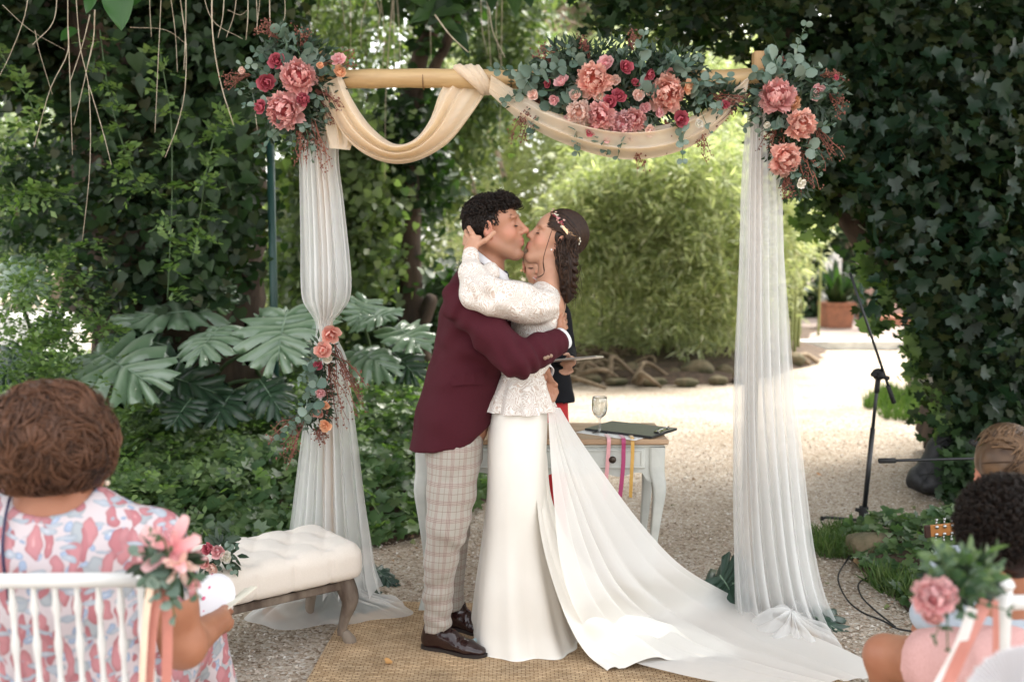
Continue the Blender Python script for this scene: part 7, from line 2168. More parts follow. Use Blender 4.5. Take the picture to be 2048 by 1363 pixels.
def sheet(name, Lp, Rp, m, parent, ns=90, nc=110, folds=5, amp=.03, seed=0, skew=.0, lift=0.0):
    """cloth between two edge curves given in world points; folds run along its length"""
    L_ = spline(Lp, ns); R_ = spline(Rp, ns)
    s_ = np.linspace(0, 1, nc); V = np.zeros((ns, nc, 3))
    for i in range(ns):
        t = i / (ns - 1)
        g = vnoise(np.c_[s_ * 5, np.full(nc, t * 1.6), s_ * 0], 1, seed)
        g2 = vnoise(np.c_[s_ * 2.6, np.full(nc, t * .6), s_ * 0], 1, seed + 4)
        ph = 2 * math.pi * folds * (s_ + .13 * g2) + 1.8 * g + skew * t
        A = amp * (.35 + .9 * min(1, t * 1.3)) * (.7 + .8 * g2)
        ss = s_ + .12 / folds * np.sin(ph + .8)
        base = L_[i] + (R_[i] - L_[i]) * ss[:, None]
        w_ = np.sin(np.pi * np.clip(s_, 0, 1)) ** .5
        up = np.clip(base[:, 2] / .25, 0, 1)
        base[:, 1] -= A * .8 * np.cos(ph) * w_ * (.25 + .75 * up)
        base[:, 2] += A * (.55 * (1 + np.cos(ph)) * (1 - up) * w_)
        base[:, 2] = np.maximum(base[:, 2], .016 + .006 * s_) + lift * t
        V[i] = base
    return mk(name, V.reshape(-1, 3), grid_faces(ns, nc), m, parent)
def GG(u, v, z=.015): 
    q = G(u, v); return np.array((q[0], q[1], z))
sheet('skirt_train', [bp_(1066, 900, -.10), bp_(1072, 1000, -.13), bp_(1084, 1090, -.185), bp_(1108, 1180, -.225), bp_(1136, 1255, -.245), bp_(1166, 1312, -.20), GG(1200, 1350)],
      [bp_(1093, 905, -.02), bp_(1104, 1000, .0), bp_(1140, 1090, .03), bp_(1200, 1165, .05), bp_(1270, 1225, .04), GG(1380, 1275, .02), GG(1470, 1325)], M_CREPE, be, folds=2.2, amp=.036, seed=3)
M_VEIL = clothmat('veil_tulle_mat', (0.93, 0.915, 0.88), .74, .35, .8, 800, tcol=(.94, .92, .88))
sheet('tulle_train', [bp_(1096, 812, -.10), bp_(1101, 900, -.12), bp_(1110, 1010, -.15), bp_(1122, 1120, -.20), bp_(1150, 1215, -.22), GG(1200, 1316, .05), GG(1290, 1345), GG(1420, 1378), GG(1560, 1400)],
      [bp_(1120, 815, .06), bp_(1150, 865, .07), bp_(1215, 960, .08), bp_(1295, 1065, .10), bp_(1370, 1140, .12), GG(1470, 1216, .04), GG(1580, 1268), GG(1690, 1318), GG(1790, 1372)], M_VEIL, be, 100, 170, 6.3, .024, 5, lift=.022)
# pale blue shoe toe
S = Blob(GG(925, 1312) + (-.02, -.06, -.02), GG(1010, 1260) + (.06, .06, .06), .004)
a, b_ = GG(936, 1294, .018), GG(1000, 1290, .034)
S.cone(a, b_, .010, .030, .01, (0, 1, 0), 1.0, 1.2); S.cutplane((0, 0, .006), (0, 0, -1)); V, F = S.mesh(1)
mk('shoe', V, F, mat('powder_blue_mat', (0.42, 0.55, 0.56), .6), be)

# hair: smooth crown swept back into a loose braid
B = Blob(HB.o + (-.2, -.15, -.32), HB.o + (.2, .15, .2), .0042)
HB.e(B, (-.018, 0, .045), (.093, .084, .088)); HB.e(B, (-.052, 0, -.005), (.046, .066, .073), .03); HB.e(B, (-.01, 0, .03), (.062, .089, .060), .02)
HB.e(B, (.130, 0, -.016), (.056, .11, .098), .008, 'sub')
for q in (-1, 1): HB.e(B, (.056, q * .085, -.072), (.040, .05, .055), .008, 'sub'); HB.e(B, (.004, q * .09, -.056), (.030, .05, .036), .008, 'sub'); HB.e(B, (-.010, q * .100, .000), (.020, .026, .026), .006, 'sub')
HB.c(B, (.0, 0, -.12), (.02, 0, -.06), .055, .055, .01, 'sub')
br0 = [bp_(1137, 500, -.03), bp_(1139, 525, -.05), bp_(1138, 552, -.055), bp_(1137, 578, -.05), bp_(1138, 598, -.045)]
bs = spline(br0, 12)
for i in range(12):
    B.ell(bs[i] + (.006 * (-1) ** i, -.003, 0), (.034 - .0012 * i, .028, .026), .010)
B.ell(bp_(1123, 520, -.045), (.024, .035, .060), .02); B.ell(bp_(1128, 560, -.045), (.020, .03, .040), .02); HB.e(B, (-.045, -.06, -.025), (.038, .028, .030), .012); HB.e(B, (-.045, .06, -.025), (.038, .028, .030), .012)
B.displace(lambda p: .003 * vnoise(p * (1, 1, .5), 60, 3) + .004 * vnoise(p, 24, 5) + .004 + .004, .02)
V, F = B.mesh(1); mk('hair', V, F, M_HAIR_BR, be, attrs={'rnd': .4 + .4 * vnoise(V * (1, 1, .4), 90, 2)})
ps = [arc_strands(HB, (-.018, 0, .045), (.096, .087, .091), (.80, .20, .70), (-.75, .45, -.75), 800, .16, (.0, .035), mid=(-.1, .75, .2)),
      arc_strands(HB, (-.018, 0, .045), (.096, .087, .091), (.55, .10, .95), (-.95, .25, -.35), 800, .16, (.0, .035), mid=(-.2, .4, .45)),
      arc_strands(HB, (-.018, 0, .045), (.096, .087, .091), (.75, -.25, .70), (-.75, -.45, -.70), 260, .18, (.0, .035), mid=(-.1, -.75, .2)),
      arc_strands(HB, (-.018, 0, .042), (.096, .090, .092), (.72, .72, .26), (-.60, .65, -.55), 620, .10, (.0, .04), wave=.02, mid=(-.1, .45, .25))]
ps += [arc_strands(HB, (-.018, 0, .046), (.098, .089, .093), (.25, .45, 1), (-1, .25, -.25), 700, .22, (.0, .03), mid=(-.2, .5, .1)), arc_strands(HB, (-.018, 0, .046), (.098, .089, .093), (-.4, .3, 1), (-.9, .35, -.6), 500, .25, (.0, .03), mid=(-.5, .2, .1))]
P3 = np.concatenate(ps)
V, F, r = strands(P3, .0015, .0005); mk('combed_strands', V, F, M_HAIR_BR, be, attrs={'rnd': r})
n = 420
t_ = np.linspace(0, 1, 14)[None, :, None]; k3 = RNG.randint(0, 3, n)[:, None, None]; r_ = RNG.uniform(.35, 1, (n, 1, 1)); o_ = RNG.uniform(-.4, .4, (n, 1, 1)); s0_ = RNG.uniform(0, .45, (n, 1, 1)); tt = s0_ + t_ * .5
ctr = np.stack([np.interp(tt[..., 0], np.linspace(0, 1, 12), bs[:, i]) for i in range(3)], -1)
ph = tt * 15 + k3 * 2.094 + o_
off = np.concatenate([.033 * np.cos(ph) * r_, .022 * np.sin(2 * ph) * r_ - .014, .004 * np.sin(ph * 3)], -1)
V, F, r = strands(ctr + off, .0013, .0007); mk('braid', V, F, M_HAIR_BR, be, attrs={'rnd': r})
# loose curl by the cheek, and flyaways
n = 380; sc__ = RNG.uniform(-.040, .026, (n, 1)); st_ = bs[0] + np.c_[RNG.uniform(-.055, .03, n), RNG.uniform(-.04, .0, n), RNG.uniform(-.02, .05, n)]
fall = np.stack([st_, st_ * .3 + bs[3] * .7 + np.c_[sc__[:, 0], RNG.normal(-.01, .008, n), RNG.normal(0, .01, n)], bs[6] + np.c_[sc__[:, 0] * .8, RNG.normal(-.012, .008, n), RNG.normal(0, .015, n)], bs[9] + np.c_[sc__[:, 0] * .6 + RNG.normal(0, .008, n), RNG.normal(-.01, .01, n), RNG.normal(0, .02, n)]], 1)
fall = np.array([spline(q, 10) + .003 * np.sin(np.linspace(0, 9, 10) + k)[:, None] for k, q in enumerate(fall)])
V, F, r = strands(fall, .0011, .0005); mk('loose_waves', V, F, M_HAIR_BR, be, attrs={'rnd': r})
lk = [spline([bp_(1103, 462, -.082), bp_(1096, 484, -.092), bp_(1086, 520 + dz, -.085), bp_(1088, 546, -.075), bp_(1073 + dz, 556, -.08)], 14) + RNG.normal(0, .0012, 3) for dz in RNG.uniform(-3, 3, 6)]
fly = [spline([bs[RNG.randint(4, 11)] + RNG.normal(0, .01, 3), bp_(1150 + RNG.normal(0, 6), 560 + RNG.normal(0, 18), -.04), bp_(1156 + RNG.normal(0, 6), 575 + RNG.normal(0, 20), -.04)], 14) for _ in range(24)]
V, F, r = strands(np.array(lk + fly), .0006, .0003); mk('loose_locks', V, F, M_HAIR_BR, be, attrs={'rnd': r})
# flower vine headpiece
M_GOLD = mat('rose_gold_mat', (.72, .46, .26), .25, metal=1)
hp = []
for u, v, dy in ((1096, 414, .0), (1104, 418, -.03), (1113, 430, -.06), (1121, 442, -.08), (1131, 453, -.085), (1142, 463, -.08), (1153, 473, -.07), (1164, 484, -.05)):
    q_ = (HB.L(bp_(u, v, dy)) - np.array((-.018, 0, .046))) / np.array((.095, .086, .090)); hp.append(HB.W(np.array((-.018, 0, .046)) + np.array((.103, .095, .098)) * unit(q_)))
hv = spline(hp, 50)
an = np.linspace(0, 26, 50)[:, None]
V, F = join([tube(hv + .0035 * np.concatenate([np.cos(an), 0 * an, np.sin(an)], 1), .0011, 5), tube(hv - .0035 * np.concatenate([np.cos(an), 0 * an, np.sin(an)], 1), .0011, 5)])
hdp = mk('hair_vine', V, F, M_GOLD, be)
for i, c in list(enumerate(hv[::3]))[1:9] + [(16, hv[-1])]:
    col = ('white', 'light', 'blush', 'deep')[i % 4]
    for k in range(3):
        q_ = c + RNG.normal(0, .006, 3) + (0, -.004, .002)
        mp = get_petals(col, 'rose')[0][0]
        for j in range(5):
            M = Matrix.Translation(Vector(q_ - wloc(hdp))) @ Vector((0, 0, 1)).rotation_difference(Vector(unit(q_ - HB.o))).to_matrix().to_4x4() @ Matrix.Rotation(j * 1.257, 4, 'Z') @ Matrix.Scale(.0055, 4)
            o = bpy.data.objects.new('tiny_petal', mp); COL.objects.link(o); o.parent = hdp; o.matrix_basis = M
for i in (22, 25, 28):
    V, F, r = scatter(OVAL[0], OVAL[1], hv[i][None] + (0, -.004, 0), np.array([[.4, -.2, -1.]]), np.array([[.2, -1, .3]]), .026); mk('gold_leaf', V, F, M_GOLD, hdp, attrs={'rnd': r})

# ---------------------------------------------------------------- OFFICIANT behind the table
YO = 4.86
def op_(u, v, dy=0.0): return P(u, v, YO + dy)
oe = empty('person', (op_(1098, 1000)[0], YO, 0), 'smiling woman in black blazer and red trousers holding a tablet behind the couple', 'person')
HO = Head(op_(1078, 533, 0), yaw=-98, pitch=-4, roll=4, size=.95, female=True)
B = Blob((op_(1000, 800)[0], YO - .42, .80), (op_(1200, 400)[0], YO + .2, 1.66), .005)
HO.build(B)
B.chain([(HO.W((-.026, 0, -.05)), .045, 1), (op_(1085, 590), .048, 1), (op_(1080, 640), .068, 1.6), (op_(1082, 760), .070, 1.5)], .02, (1, 0, 0))
WR_, WL_ = op_(1141, 722, -.24), op_(1060, 722, -.24)
for sh_, el_, wr_ in ((op_(1116, 625), op_(1128, 710, -.04), WR_), (op_(1030, 625), op_(1025, 715, -.04), WL_)):
    B.chain([(sh_, .045, 1), (el_, .036, 1), (wr_, .023, 1)], .02)
hand_blob(B, WR_, op_(1136, 727, -.30), [[op_(1138, 730, -.30), op_(1144, 742, -.33), op_(1134, 747, -.35)], [op_(1135, 731, -.31), op_(1139, 744, -.335), op_(1129, 748, -.355)], [op_(1132, 731, -.31), op_(1134, 744, -.34), op_(1124, 746, -.36)], [op_(1129, 729, -.31), op_(1130, 740, -.34), op_(1120, 742, -.355)]],
          [op_(1140, 718, -.29), op_(1136, 708, -.33), op_(1128, 708, -.36)], side=(1, 0, 0))
V, F = B.mesh(1); mk('body', V, F, M_SKIN_F, oe, attrs=HO.attrs(V)); HO.brows(oe, M_HAIR_BR, .8)
# smile and eye seen between the kissing faces
V, F = tube(spline([HO.W((.093, .024, -.045)), HO.W((.101, .010, -.056)), HO.W((.102, -.006, -.057)), HO.W((.094, -.024, -.045))], 10), .0016, 6); mk('teeth', V, F, M_PAPER, oe)
B = Blob(HO.o + (-.16, -.16, -.12), HO.o + (.16, .16, .18), .005)
HO.e(B, (-.030, 0, .050), (.106, .086, .090)); HO.e(B, (.102, 0, -.02), (.050, .11, .105), .01, 'sub')
for q in (-1, 1): HO.e(B, (.02, q * .085, -.045), (.060, .045, .070), .01, 'sub')
V, F = B.mesh(1); mk('hair', V, F, M_HAIR_BL, oe, attrs={'rnd': .5 + .4 * vnoise(V, 60)})
V, F = lathe([(0, -.008), (.007, 0), (0, .008)], op_(1043, 541, -.03), 10); mk('earring', V, F, M_GOLD, oe)
J = Blob((op_(1000, 830)[0], YO - .36, .72), (op_(1200, 560)[0] + .02, YO + .22, 1.42), .007)
J.chain([(op_(1076, 600), .075, 1.7), (op_(1076, 640), .095, 1.6), (op_(1078, 720), .098, 1.4), (op_(1086, 810), .115, 1.4)], .03, (1, 0, 0))
for sh_, el_, wr_ in ((op_(1116, 628), op_(1128, 706, -.03), op_(1136, 722, -.20)), (op_(1032, 628), op_(1027, 712, -.03), op_(1058, 720, -.2))):
    J.chain([(sh_, .062, 1), (el_, .054, 1), (wr_, .040, 1)], .02)
J.cutplane(op_(1092, 800), (0, 0, -1)); J.displace(lambda p: .006 * vnoise(p, 10, 3) + .003 * vnoise(p, 26, 4), .03)
V, F = J.mesh(1); mk('blazer', V, F, mat('black_cloth_mat', (.005, .0055, .008), .8, (.007, .0075, .011), 20, spec=.2), oe)
T = Blob((op_(1020, 1100)[0], YO - .2, .02), (op_(1180, 780)[0], YO + .2, .92), .008)
T.chain([(op_(1084, 790), .095, 1.35), (op_(1084, 840), .10, 1.35)], .03, (1, 0, 0))
for sx in (-1, 1): T.chain([(op_(1082 + sx * 22, 850), .080, 1), (op_(1082 + sx * 24, 960), .070, 1), (op_(1082 + sx * 24, 1110), .068, 1)], .02)
T.displace(lambda p: .005 * vnoise(p, 9, 7), .03); T.cutplane((0, 0, .03), (0, 0, -1))
V, F = T.mesh(1); mk('trousers', V, F, mat('red_cloth_mat', (.55, .008, .014), .6, (.48, .006, .012), 8), oe)
for sx in (-1, 1): shoe(np.array((op_(1082 + sx * 24, 1100)[0], YO + .08, 0)), np.array((op_(1082 + sx * 27, 1100)[0], YO - .16, 0)), oe, m=M_RUB)
a = op_(1098, 722, -.34); b_ = op_(1196, 713, -.40)
mid = (a + b_) / 2; dx = unit(b_ - a)
V, F = bbox_bevel(mid, (np.linalg.norm(b_ - a) + .02, .175, .008), .003, np.array([dx, unit(np.cross((0, .12, 1.), dx)), np.cross(dx, unit(np.cross((0, .12, 1.), dx)))]).T)
t = mk('tablet', V, F, mat('silver_alu_mat', (.62, .60, .58), .3, metal=.7), smooth=False); tag(t, 'silver tablet held flat by the officiant above the table', 'tablet')
# ================================================================== SPLIT-LEAF PLANTS, HANGING ROOTS, FALLEN LEAVES
def steady(m):   # highlight streaks painted along the veins must not shift from leaf to leaf
    nt = m.node_tree
    for l in list(nt.links):
        if l.from_node.type == 'OBJECT_INFO': nt.links.remove(l)
    for n_ in nt.nodes:
        if n_.type == 'MATH' and n_.operation == 'ADD': n_.inputs[1].default_value = 0
    return m
M_MONS = [leafmat('glossy_split_leaf_mat', [(0.075, 0.14, 0.075), (0.16, 0.24, 0.15), (0.36, 0.44, 0.34)], .26, .15, spec=1.0),
          leafmat('dark_split_leaf_mat', [(0.014, 0.036, 0.020), (0.045, 0.085, 0.050)], .30, .15, spec=.5),
          leafmat('fallen_leaf_mat', [(0.022, 0.050, 0.035), (0.04, 0.075, 0.055)], .40, .1, spec=.5)]
M_MONS = [steady(m) for m in M_MONS]
def monstera_mesh(m, lobes=7, seed=0, droop=.25):
    """a blade cut into fingers on both sides of the midrib; y from stalk to tip, unit length"""
    rs = np.random.RandomState(seed)
    V = []; F = []; A = []
    nt = 8
    for sg in (-1, 1):
        per = 5
        for k in range(lobes):
            f0, f1 = k / lobes, (k + 1) / lobes
            for c in range(per):
                s0_ = f0 + (f1 - f0) * c / (per - 1)
                row = []
                th0 = .5 * math.pi + 1.05 - 2.45 * s0_ ** .9       # outward angle swings from backwards to the tip
                Lh = (.46 + .14 * math.sin(s0_ * 3.1)) * (1 - .25 * s0_) * (1 + .05 * rs.randn())
                yb = .02 + .80 * s0_
                for j in range(nt):
                    t = j / (nt - 1)
                    gap = 1.0 if t < .50 else 1 - .26 * ((t - .50) / .50) ** .8     # fingers narrow to leave slits
                    sc = (f0 + f1) / 2 + (s0_ - (f0 + f1) / 2) * gap
                    th = .5 * math.pi + 1.05 - 2.45 * sc ** .9
                    yb2 = .02 + .80 * sc
                    end = (1 - .22 * abs(c - (per - 1) / 2) ** 1.6 / 2.2) if t > .9 else 1
                    r = Lh * t * end
                    x = sg * r * abs(math.cos(th - math.pi / 2 + .0)) if False else sg * r * math.sin(min(max(th, .12), 2.6))
                    y = yb2 + r * math.cos(th) * .9
                    z = .10 * r - droop * r ** 2 * 1.6 - .16 * y ** 2 + .045 * math.cos((c - (per - 1) / 2) * 1.35) * min(1, t * 1.6) + .02 * math.sin(5 * t + k * 2)
                    row.append(len(V)); V.append((x, y, z)); A.append(.12 + .75 * (.5 + .5 * math.cos((c - (per - 1) / 2) * 1.57)) * (1 - .45 * t) + .12 * rs.rand())  # paler down the middle of each finger, imitating streaks of sheen
                if c > 0:
                    for j in range(nt - 1):
                        q = (prev[j], row[j], row[j + 1], prev[j + 1])
                        F.append(q if sg > 0 else q[::-1])
                prev = row
            if k < lobes - 1:                                         # web joining the fingers near the midrib
                last = prev; nxt_start = len(V)
                for j in range(3):
                    q = (last[j], nxt_start + j, nxt_start + j + 1, last[j + 1]); F.append(q if sg > 0 else q[::-1])
    me = mesh_data('leaf', V, F, m, attrs={'rnd': np.array(A)})
    return me
MONS = {(i, s): monstera_mesh(M_MONS[i], 6 + (s == 0), s, (.35, .6, .2)[s]) for i in range(3) for s in range(3)}
M_RIB = mat('leaf_rib_mat', (0.20, 0.30, 0.20), .4)
_rib = mesh_data('midrib', *tube([(0, -.02, .0), (0, .3, .0), (0, .6, -.05), (0, .92, -.13)], (.012, .010, .007, .003), 5), M_RIB)
def monstera_leaf(plant, base, tip, nrm, width, kind=0, shape=0, root=None):
    base, tip = np.array(base), np.array(tip)
    if root is not None: tip = base + (tip - base) * .80; width *= .76
    L = np.linalg.norm(tip - base); y = (tip - base) / L
    z = unit(np.array(nrm, float) - np.dot(nrm, y) * y); x = np.cross(y, z)
    M = Matrix([[x[r] * width, y[r] * L, z[r] * L, base[r]] for r in range(3)] + [[0, 0, 0, 1]])
    o = inst('leaf', MONS[(kind, shape)], plant, M)
    o2 = bpy.data.objects.new('midrib', _rib); COL.objects.link(o2); o2.parent = o; o2.location = (0, 0, .006)
    if root is not None:
        V, F = tube(spline([root, root * .45 + base * .55 + (0, 0, .12), base - y * L * .02], 14), np.linspace(.018, .010, 14), 7); mk('leaf_stalk', V, F, M_STEMG, plant)
def mons_plant(label, root, leaves, group='split leaf plants in the left bed'):
    t = empty('split_leaf_plant', root, label, 'plant', group)
    for (ub, vb, Yb, ut, vt, Yt, nrm, w, kind, shp) in leaves:
        monstera_leaf(t, P(ub, vb, Yb), P(ut, vt, Yt), nrm, w, kind, shp, np.array(root, float) + RNG.normal(0, .06, 3) * (1, 1, 0))
    return t
def rt(u, v, z=.1): 
    q = G(u, v); return np.array((q[0], q[1], z))
mons_plant('split leaf plant with two big pale leaves just left of the tulle drape', rt(540, 850), [
    (575, 622, 6.3, 540, 738, 5.75, (-.1, -.75, .65), .86, 0, 0), (440, 655, 6.3, 372, 716, 5.9, (-.2, -.6, .8), .62, 0, 1), (600, 650, 6.6, 500, 640, 6.4, (0, -.5, .9), .7, 0, 2), (470, 780, 6.3, 410, 850, 6.0, (-.2, -.7, .5), .62, 1, 1), (430, 610, 6.8, 455, 545, 6.8, (0, -1, .2), .35, 0, 1)])
mons_plant('split leaf plant spreading wide silvery leaves over the middle of the bed', rt(330, 830), [
    (190, 705, 6.1, 330, 765, 5.6, (.1, -.72, .7), .80, 0, 0), (420, 625, 6.8, 190, 618, 6.5, (0, -.45, .9), .56, 0, 2), (290, 560, 6.9, 150, 520, 6.7, (-.1, -.6, .7), .66, 1, 0), (330, 690, 6.7, 210, 660, 6.5, (0, -.6, .7), .6, 1, 1), (300, 740, 6.4, 470, 790, 6.1, (.1, -.8, .4), .55, 1, 2)])
mons_plant('split leaf plant at the far left edge with one tall grey green leaf', rt(110, 860), [
    (15, 525, 6.2, 80, 590, 5.9, (.1, -.8, .5), .42, 0, 1), (60, 700, 6.1, -30, 760, 5.9, (-.2, -.7, .6), .6, 1, 0)])
mons_plant('split leaf plant right of the tulle drape behind the groom', rt(790, 850), [
    (725, 640, 6.9, 800, 610, 6.6, (.1, -.6, .8), .42, 0, 0), (705, 700, 6.8, 800, 735, 6.4, (.1, -.7, .7), .50, 0, 1), (790, 655, 6.9, 862, 690, 6.5, (.2, -.7, .7), .50, 0, 2), (780, 700, 6.9, 850, 760, 6.6, (.2, -.8, .4), .45, 1, 0), (735, 600, 7.0, 700, 655, 6.8, (0, -.8, .5), .4, 0, 2)])

mons_plant('split leaf plant of smaller leaves low in the middle of the bed', rt(400, 870), [
    (520, 760, 6.2, 570, 830, 5.9, (.1, -.8, .5), .42, 1, 1), (380, 800, 6.1, 330, 860, 5.9, (-.1, -.8, .5), .40, 1, 0), (500, 700, 6.5, 560, 660, 6.4, (.1, -.6, .8), .42, 0, 2), (260, 650, 6.8, 330, 600, 6.7, (.1, -.6, .8), .42, 0, 1), (640, 620, 7.0, 690, 580, 7.0, (.1, -.8, .5), .36, 0, 1)])
mons_plant('young split leaf plant between the trunk and the jasmine at far left', rt(230, 840), [
    (150, 760, 6.3, 90, 800, 6.1, (-.1, -.8, .6), .44, 1, 1), (230, 590, 7.0, 290, 545, 7.0, (.1, -.7, .7), .44, 0, 0), (120, 660, 6.9, 60, 630, 6.9, (-.1, -.6, .8), .4, 1, 2)])

q_ = region_points(750, [(-40, 480), (240, 560), (200, 700), (320, 860), (-40, 840)], 5.5, 6.8, .3, 2.0, 21)
jasmine('jasmine_sprays', 'jasmine sprays threading between the big split leaves at the left', q_, RNG.normal(0, 1, (len(q_), 3)) * (1, .7, .5) + (0, -.3, .1), RNG.uniform(.10, .2, len(q_)), .038)

# leaves lying on the gravel at the feet of the arch
t = empty('cut_leaf', G(1430, 1200), 'large dark cut leaf lying on the gravel left of the right drape', 'leaf', 'cut split leaves laid at the arch feet')
monstera_leaf(t, P(1475, 1165, 4.22), GG(1365, 1195, .03), (0, -.5, .9), .42, 2, 1); monstera_leaf(t, P(1440, 1150, 4.2), GG(1480, 1215, .02), (.2, -.7, .6), .36, 2, 2)
t = empty('cut_leaf', G(1640, 1255), 'dark cut leaf sticking out right of the drape on the ground', 'leaf', 'cut split leaves laid at the arch feet')
monstera_leaf(t, GG(1600, 1235, .03), GG(1690, 1262, .015), (.0, -.3, 1), .30, 2, 1)
t = empty('cut_leaf', G(660, 1235), 'dark cut leaf half under the tulle behind the bench leg', 'leaf', 'cut split leaves laid at the arch feet')
monstera_leaf(t, GG(700, 1190, .05), GG(640, 1250, .02), (.0, -.4, 1), .34, 2, 0); monstera_leaf(t, GG(690, 1215, .05), GG(780, 1228, .02), (.0, -.3, 1), .22, 2, 2)
t = empty('cut_leaf', G(780, 1100), 'small dark leaf on the gravel right of the left tulle foot', 'leaf', 'cut split leaves laid at the arch feet')
monstera_leaf(t, GG(745, 1150, .04), GG(790, 1172, .02), (.0, -.3, 1), .12, 2, 0)

# ---- pale hanging twigs and aerial roots from the crown overhead
top_t = empty('hanging_twigs', (P(300, 100, 5.2)[0], 5.2, 2.2), 'pale bare twigs hanging from the crown over the left side', 'twigs')
def twig(pts, Y, r, parent=top_t, m=M_TWIG, name='twig'):
    q = [P(u, v, Y + RNG.normal(0, .03)) for u, v in pts]
    V, F = tube(spline(q, 16), np.linspace(r, r * .55, 16) * .52 * (1 + .18 * np.sin(np.arange(16) * 2.3)), 5); return mk(name, V, F, m, parent)
TW = [([(425, -60), (425, 60), (440, 160), (467, 250)], .010), ([(135, -60), (136, 60), (134, 110), (100, 180), (68, 295)], .0065), ([(137, 60), (140, 160), (145, 310)], .006), ([(180, 30), (165, 90), (140, 165)], .007),
      ([(190, 20), (187, 80), (176, 130)], .009), ([(184, 90), (168, 165), (148, 250)], .005), ([(150, -40), (160, 90), (178, 180), (180, 330), (165, 480)], .006), ([(178, 170), (205, 260), (223, 330)], .0055),
      ([(115, -50), (108, 40), (65, 90)], .006), ([(60, -50), (50, 30), (20, 110), (0, 150)], .005), ([(370, -60), (372, 30), (368, 140)], .007), ([(355, -40), (365, 30), (372, 90), (370, 180), (355, 250), (330, 315)], .007),
      ([(325, -60), (318, 90), (310, 265)], .0055), ([(298, -50), (300, 20), (303, 75)], .006), ([(335, -50), (350, 60), (355, 145)], .005), ([(450, -50), (446, 30), (436, 76)], .007), ([(475, -60), (470, 20), (453, 75)], .006),
      ([(495, -50), (496, 30), (492, 80)], .007), ([(400, -40), (425, 40), (485, 78)], .005), ([(455, 20), (480, 30), (495, 20)], .004), ([(538, -60), (540, 40), (541, 72)], .008), ([(568, -40), (570, 30), (560, 50)], .005),
      ([(510, -50), (514, 20), (515, 70)], .0055), ([(523, -50), (518, 20), (512, 60)], .0045), ([(505, 170), (510, 220), (515, 262)], .006), ([(260, 55), (330, 60), (375, 90)], .004), ([(70, 60), (78, 100), (105, 190)], .004), ([(5, 10), (60, 60), (130, 100)], .003)]
for pts, r in TW: twig(pts, 5.2, r * .75)
t2 = empty('aerial_roots', (P(760, 100, 9)[0], 9.0, 2.6), 'thin pale aerial roots hanging behind the crossbar left of the knot', 'roots')
for u, v1 in ((612, 60), (624, 60), (690, 60), (722, 100), (752, 110), (765, 140), (775, 160), (790, 150), (800, 140), (745, 60), (700, 130), (985, 180), (1000, 260), (770, 360), (862, 120), (975, 110), (1000, 120), (640, 300)):
    twig([(u + RNG.normal(0, 20), -80), (u + RNG.normal(0, 6), v1 * .4), (u, v1)], 8.6, .008, t2)
twig([(870, 30), (900, 70), (937, 105)], 6.0, .010, t2); twig([(975, -20), (985, 60), (1010, 115)], 7.0, .009, t2)

# broad leaves at the top edge
t3 = empty('climbing_vine', P(240, 20, 5.0), 'vine with a broad heart shaped leaf hanging into the top left corner', 'vine')
broad_leaf(t3, P(238, -18, 5.0), P(240, 58, 4.95), (0, -.9, .3), .17); broad_leaf(t3, P(195, -20, 5.05), P(168, 25, 5.0), (-.2, -.8, .4), .10); broad_leaf(t3, P(290, -30, 5.05), P(255, 12, 5.0), (0, -.8, .5), .12); broad_leaf(t3, P(150, 60, 6.1), P(120, 78, 6.0), (0, -.8, .5), .10)
t4 = empty('climbing_vine', P(880, 20, 6.2), 'drooping dark green broad leaves at the top edge left of centre', 'vine')
for a, b_, w in (((880, 12), (820, 40), .12), ((895, 0), (860, 50), .12), ((925, 20), (860, 25), .12), ((905, 50), (940, 110), .10), ((880, 40), (920, 60), .09), ((850, 10), (815, -10), .1), ((980, -20), (985, 18), .1), ((1020, -20), (1035, 30), .12), ((1050, -30), (1062, 10), .12)):
    broad_leaf(t4, P(*a, 6.2), P(*b_, 6.1), (RNG.normal(0, .3), -.8, .4), w, M_IVY_MID)
# jasmine vines hanging in front of the left trunk
t5 = empty('jasmine_vine', (P(345, 300, 5.9)[0], 5.9, 0), 'jasmine vine strings with feathery leaflets hanging before the left trunk', 'vine')
pos = []; dr = []
for pts in ([(318, 90), (330, 160), (343, 250), (344, 400), (340, 500), (335, 600)], [(460, 225), (430, 270), (412, 350), (400, 430), (385, 520)], [(0, 100), (30, 160), (65, 220), (20, 280), (0, 360)], [(200, 60), (215, 170), (240, 270), (270, 350), (300, 380)], [(195, 480), (140, 500), (60, 560), (10, 640)], [(110, 770), (150, 690), (200, 640), (235, 670)], [(20, 750), (90, 700), (120, 640)], [(0, 392), (70, 386), (130, 385)]):
    q = spline([P(u, v, 5.9 + RNG.normal(0, .04)) for u, v in pts], 40)
    V, F = tube(q, .0035, 5); mk('vine_stem', V, F, M_STEMG, t5)
    for i in range(2, 40, 4):
        for k in range(3):
            pos.append(q[i] + RNG.normal(0, .006, 3)); dr.append((RNG.normal(0, 1), -.5 + RNG.normal(0, .3), RNG.normal(.1, .35)))
jasmine('leaflets', None, np.array(pos), np.array(dr), RNG.uniform(.08, .16, len(pos)), .05, parent=t5, nleaf=5)
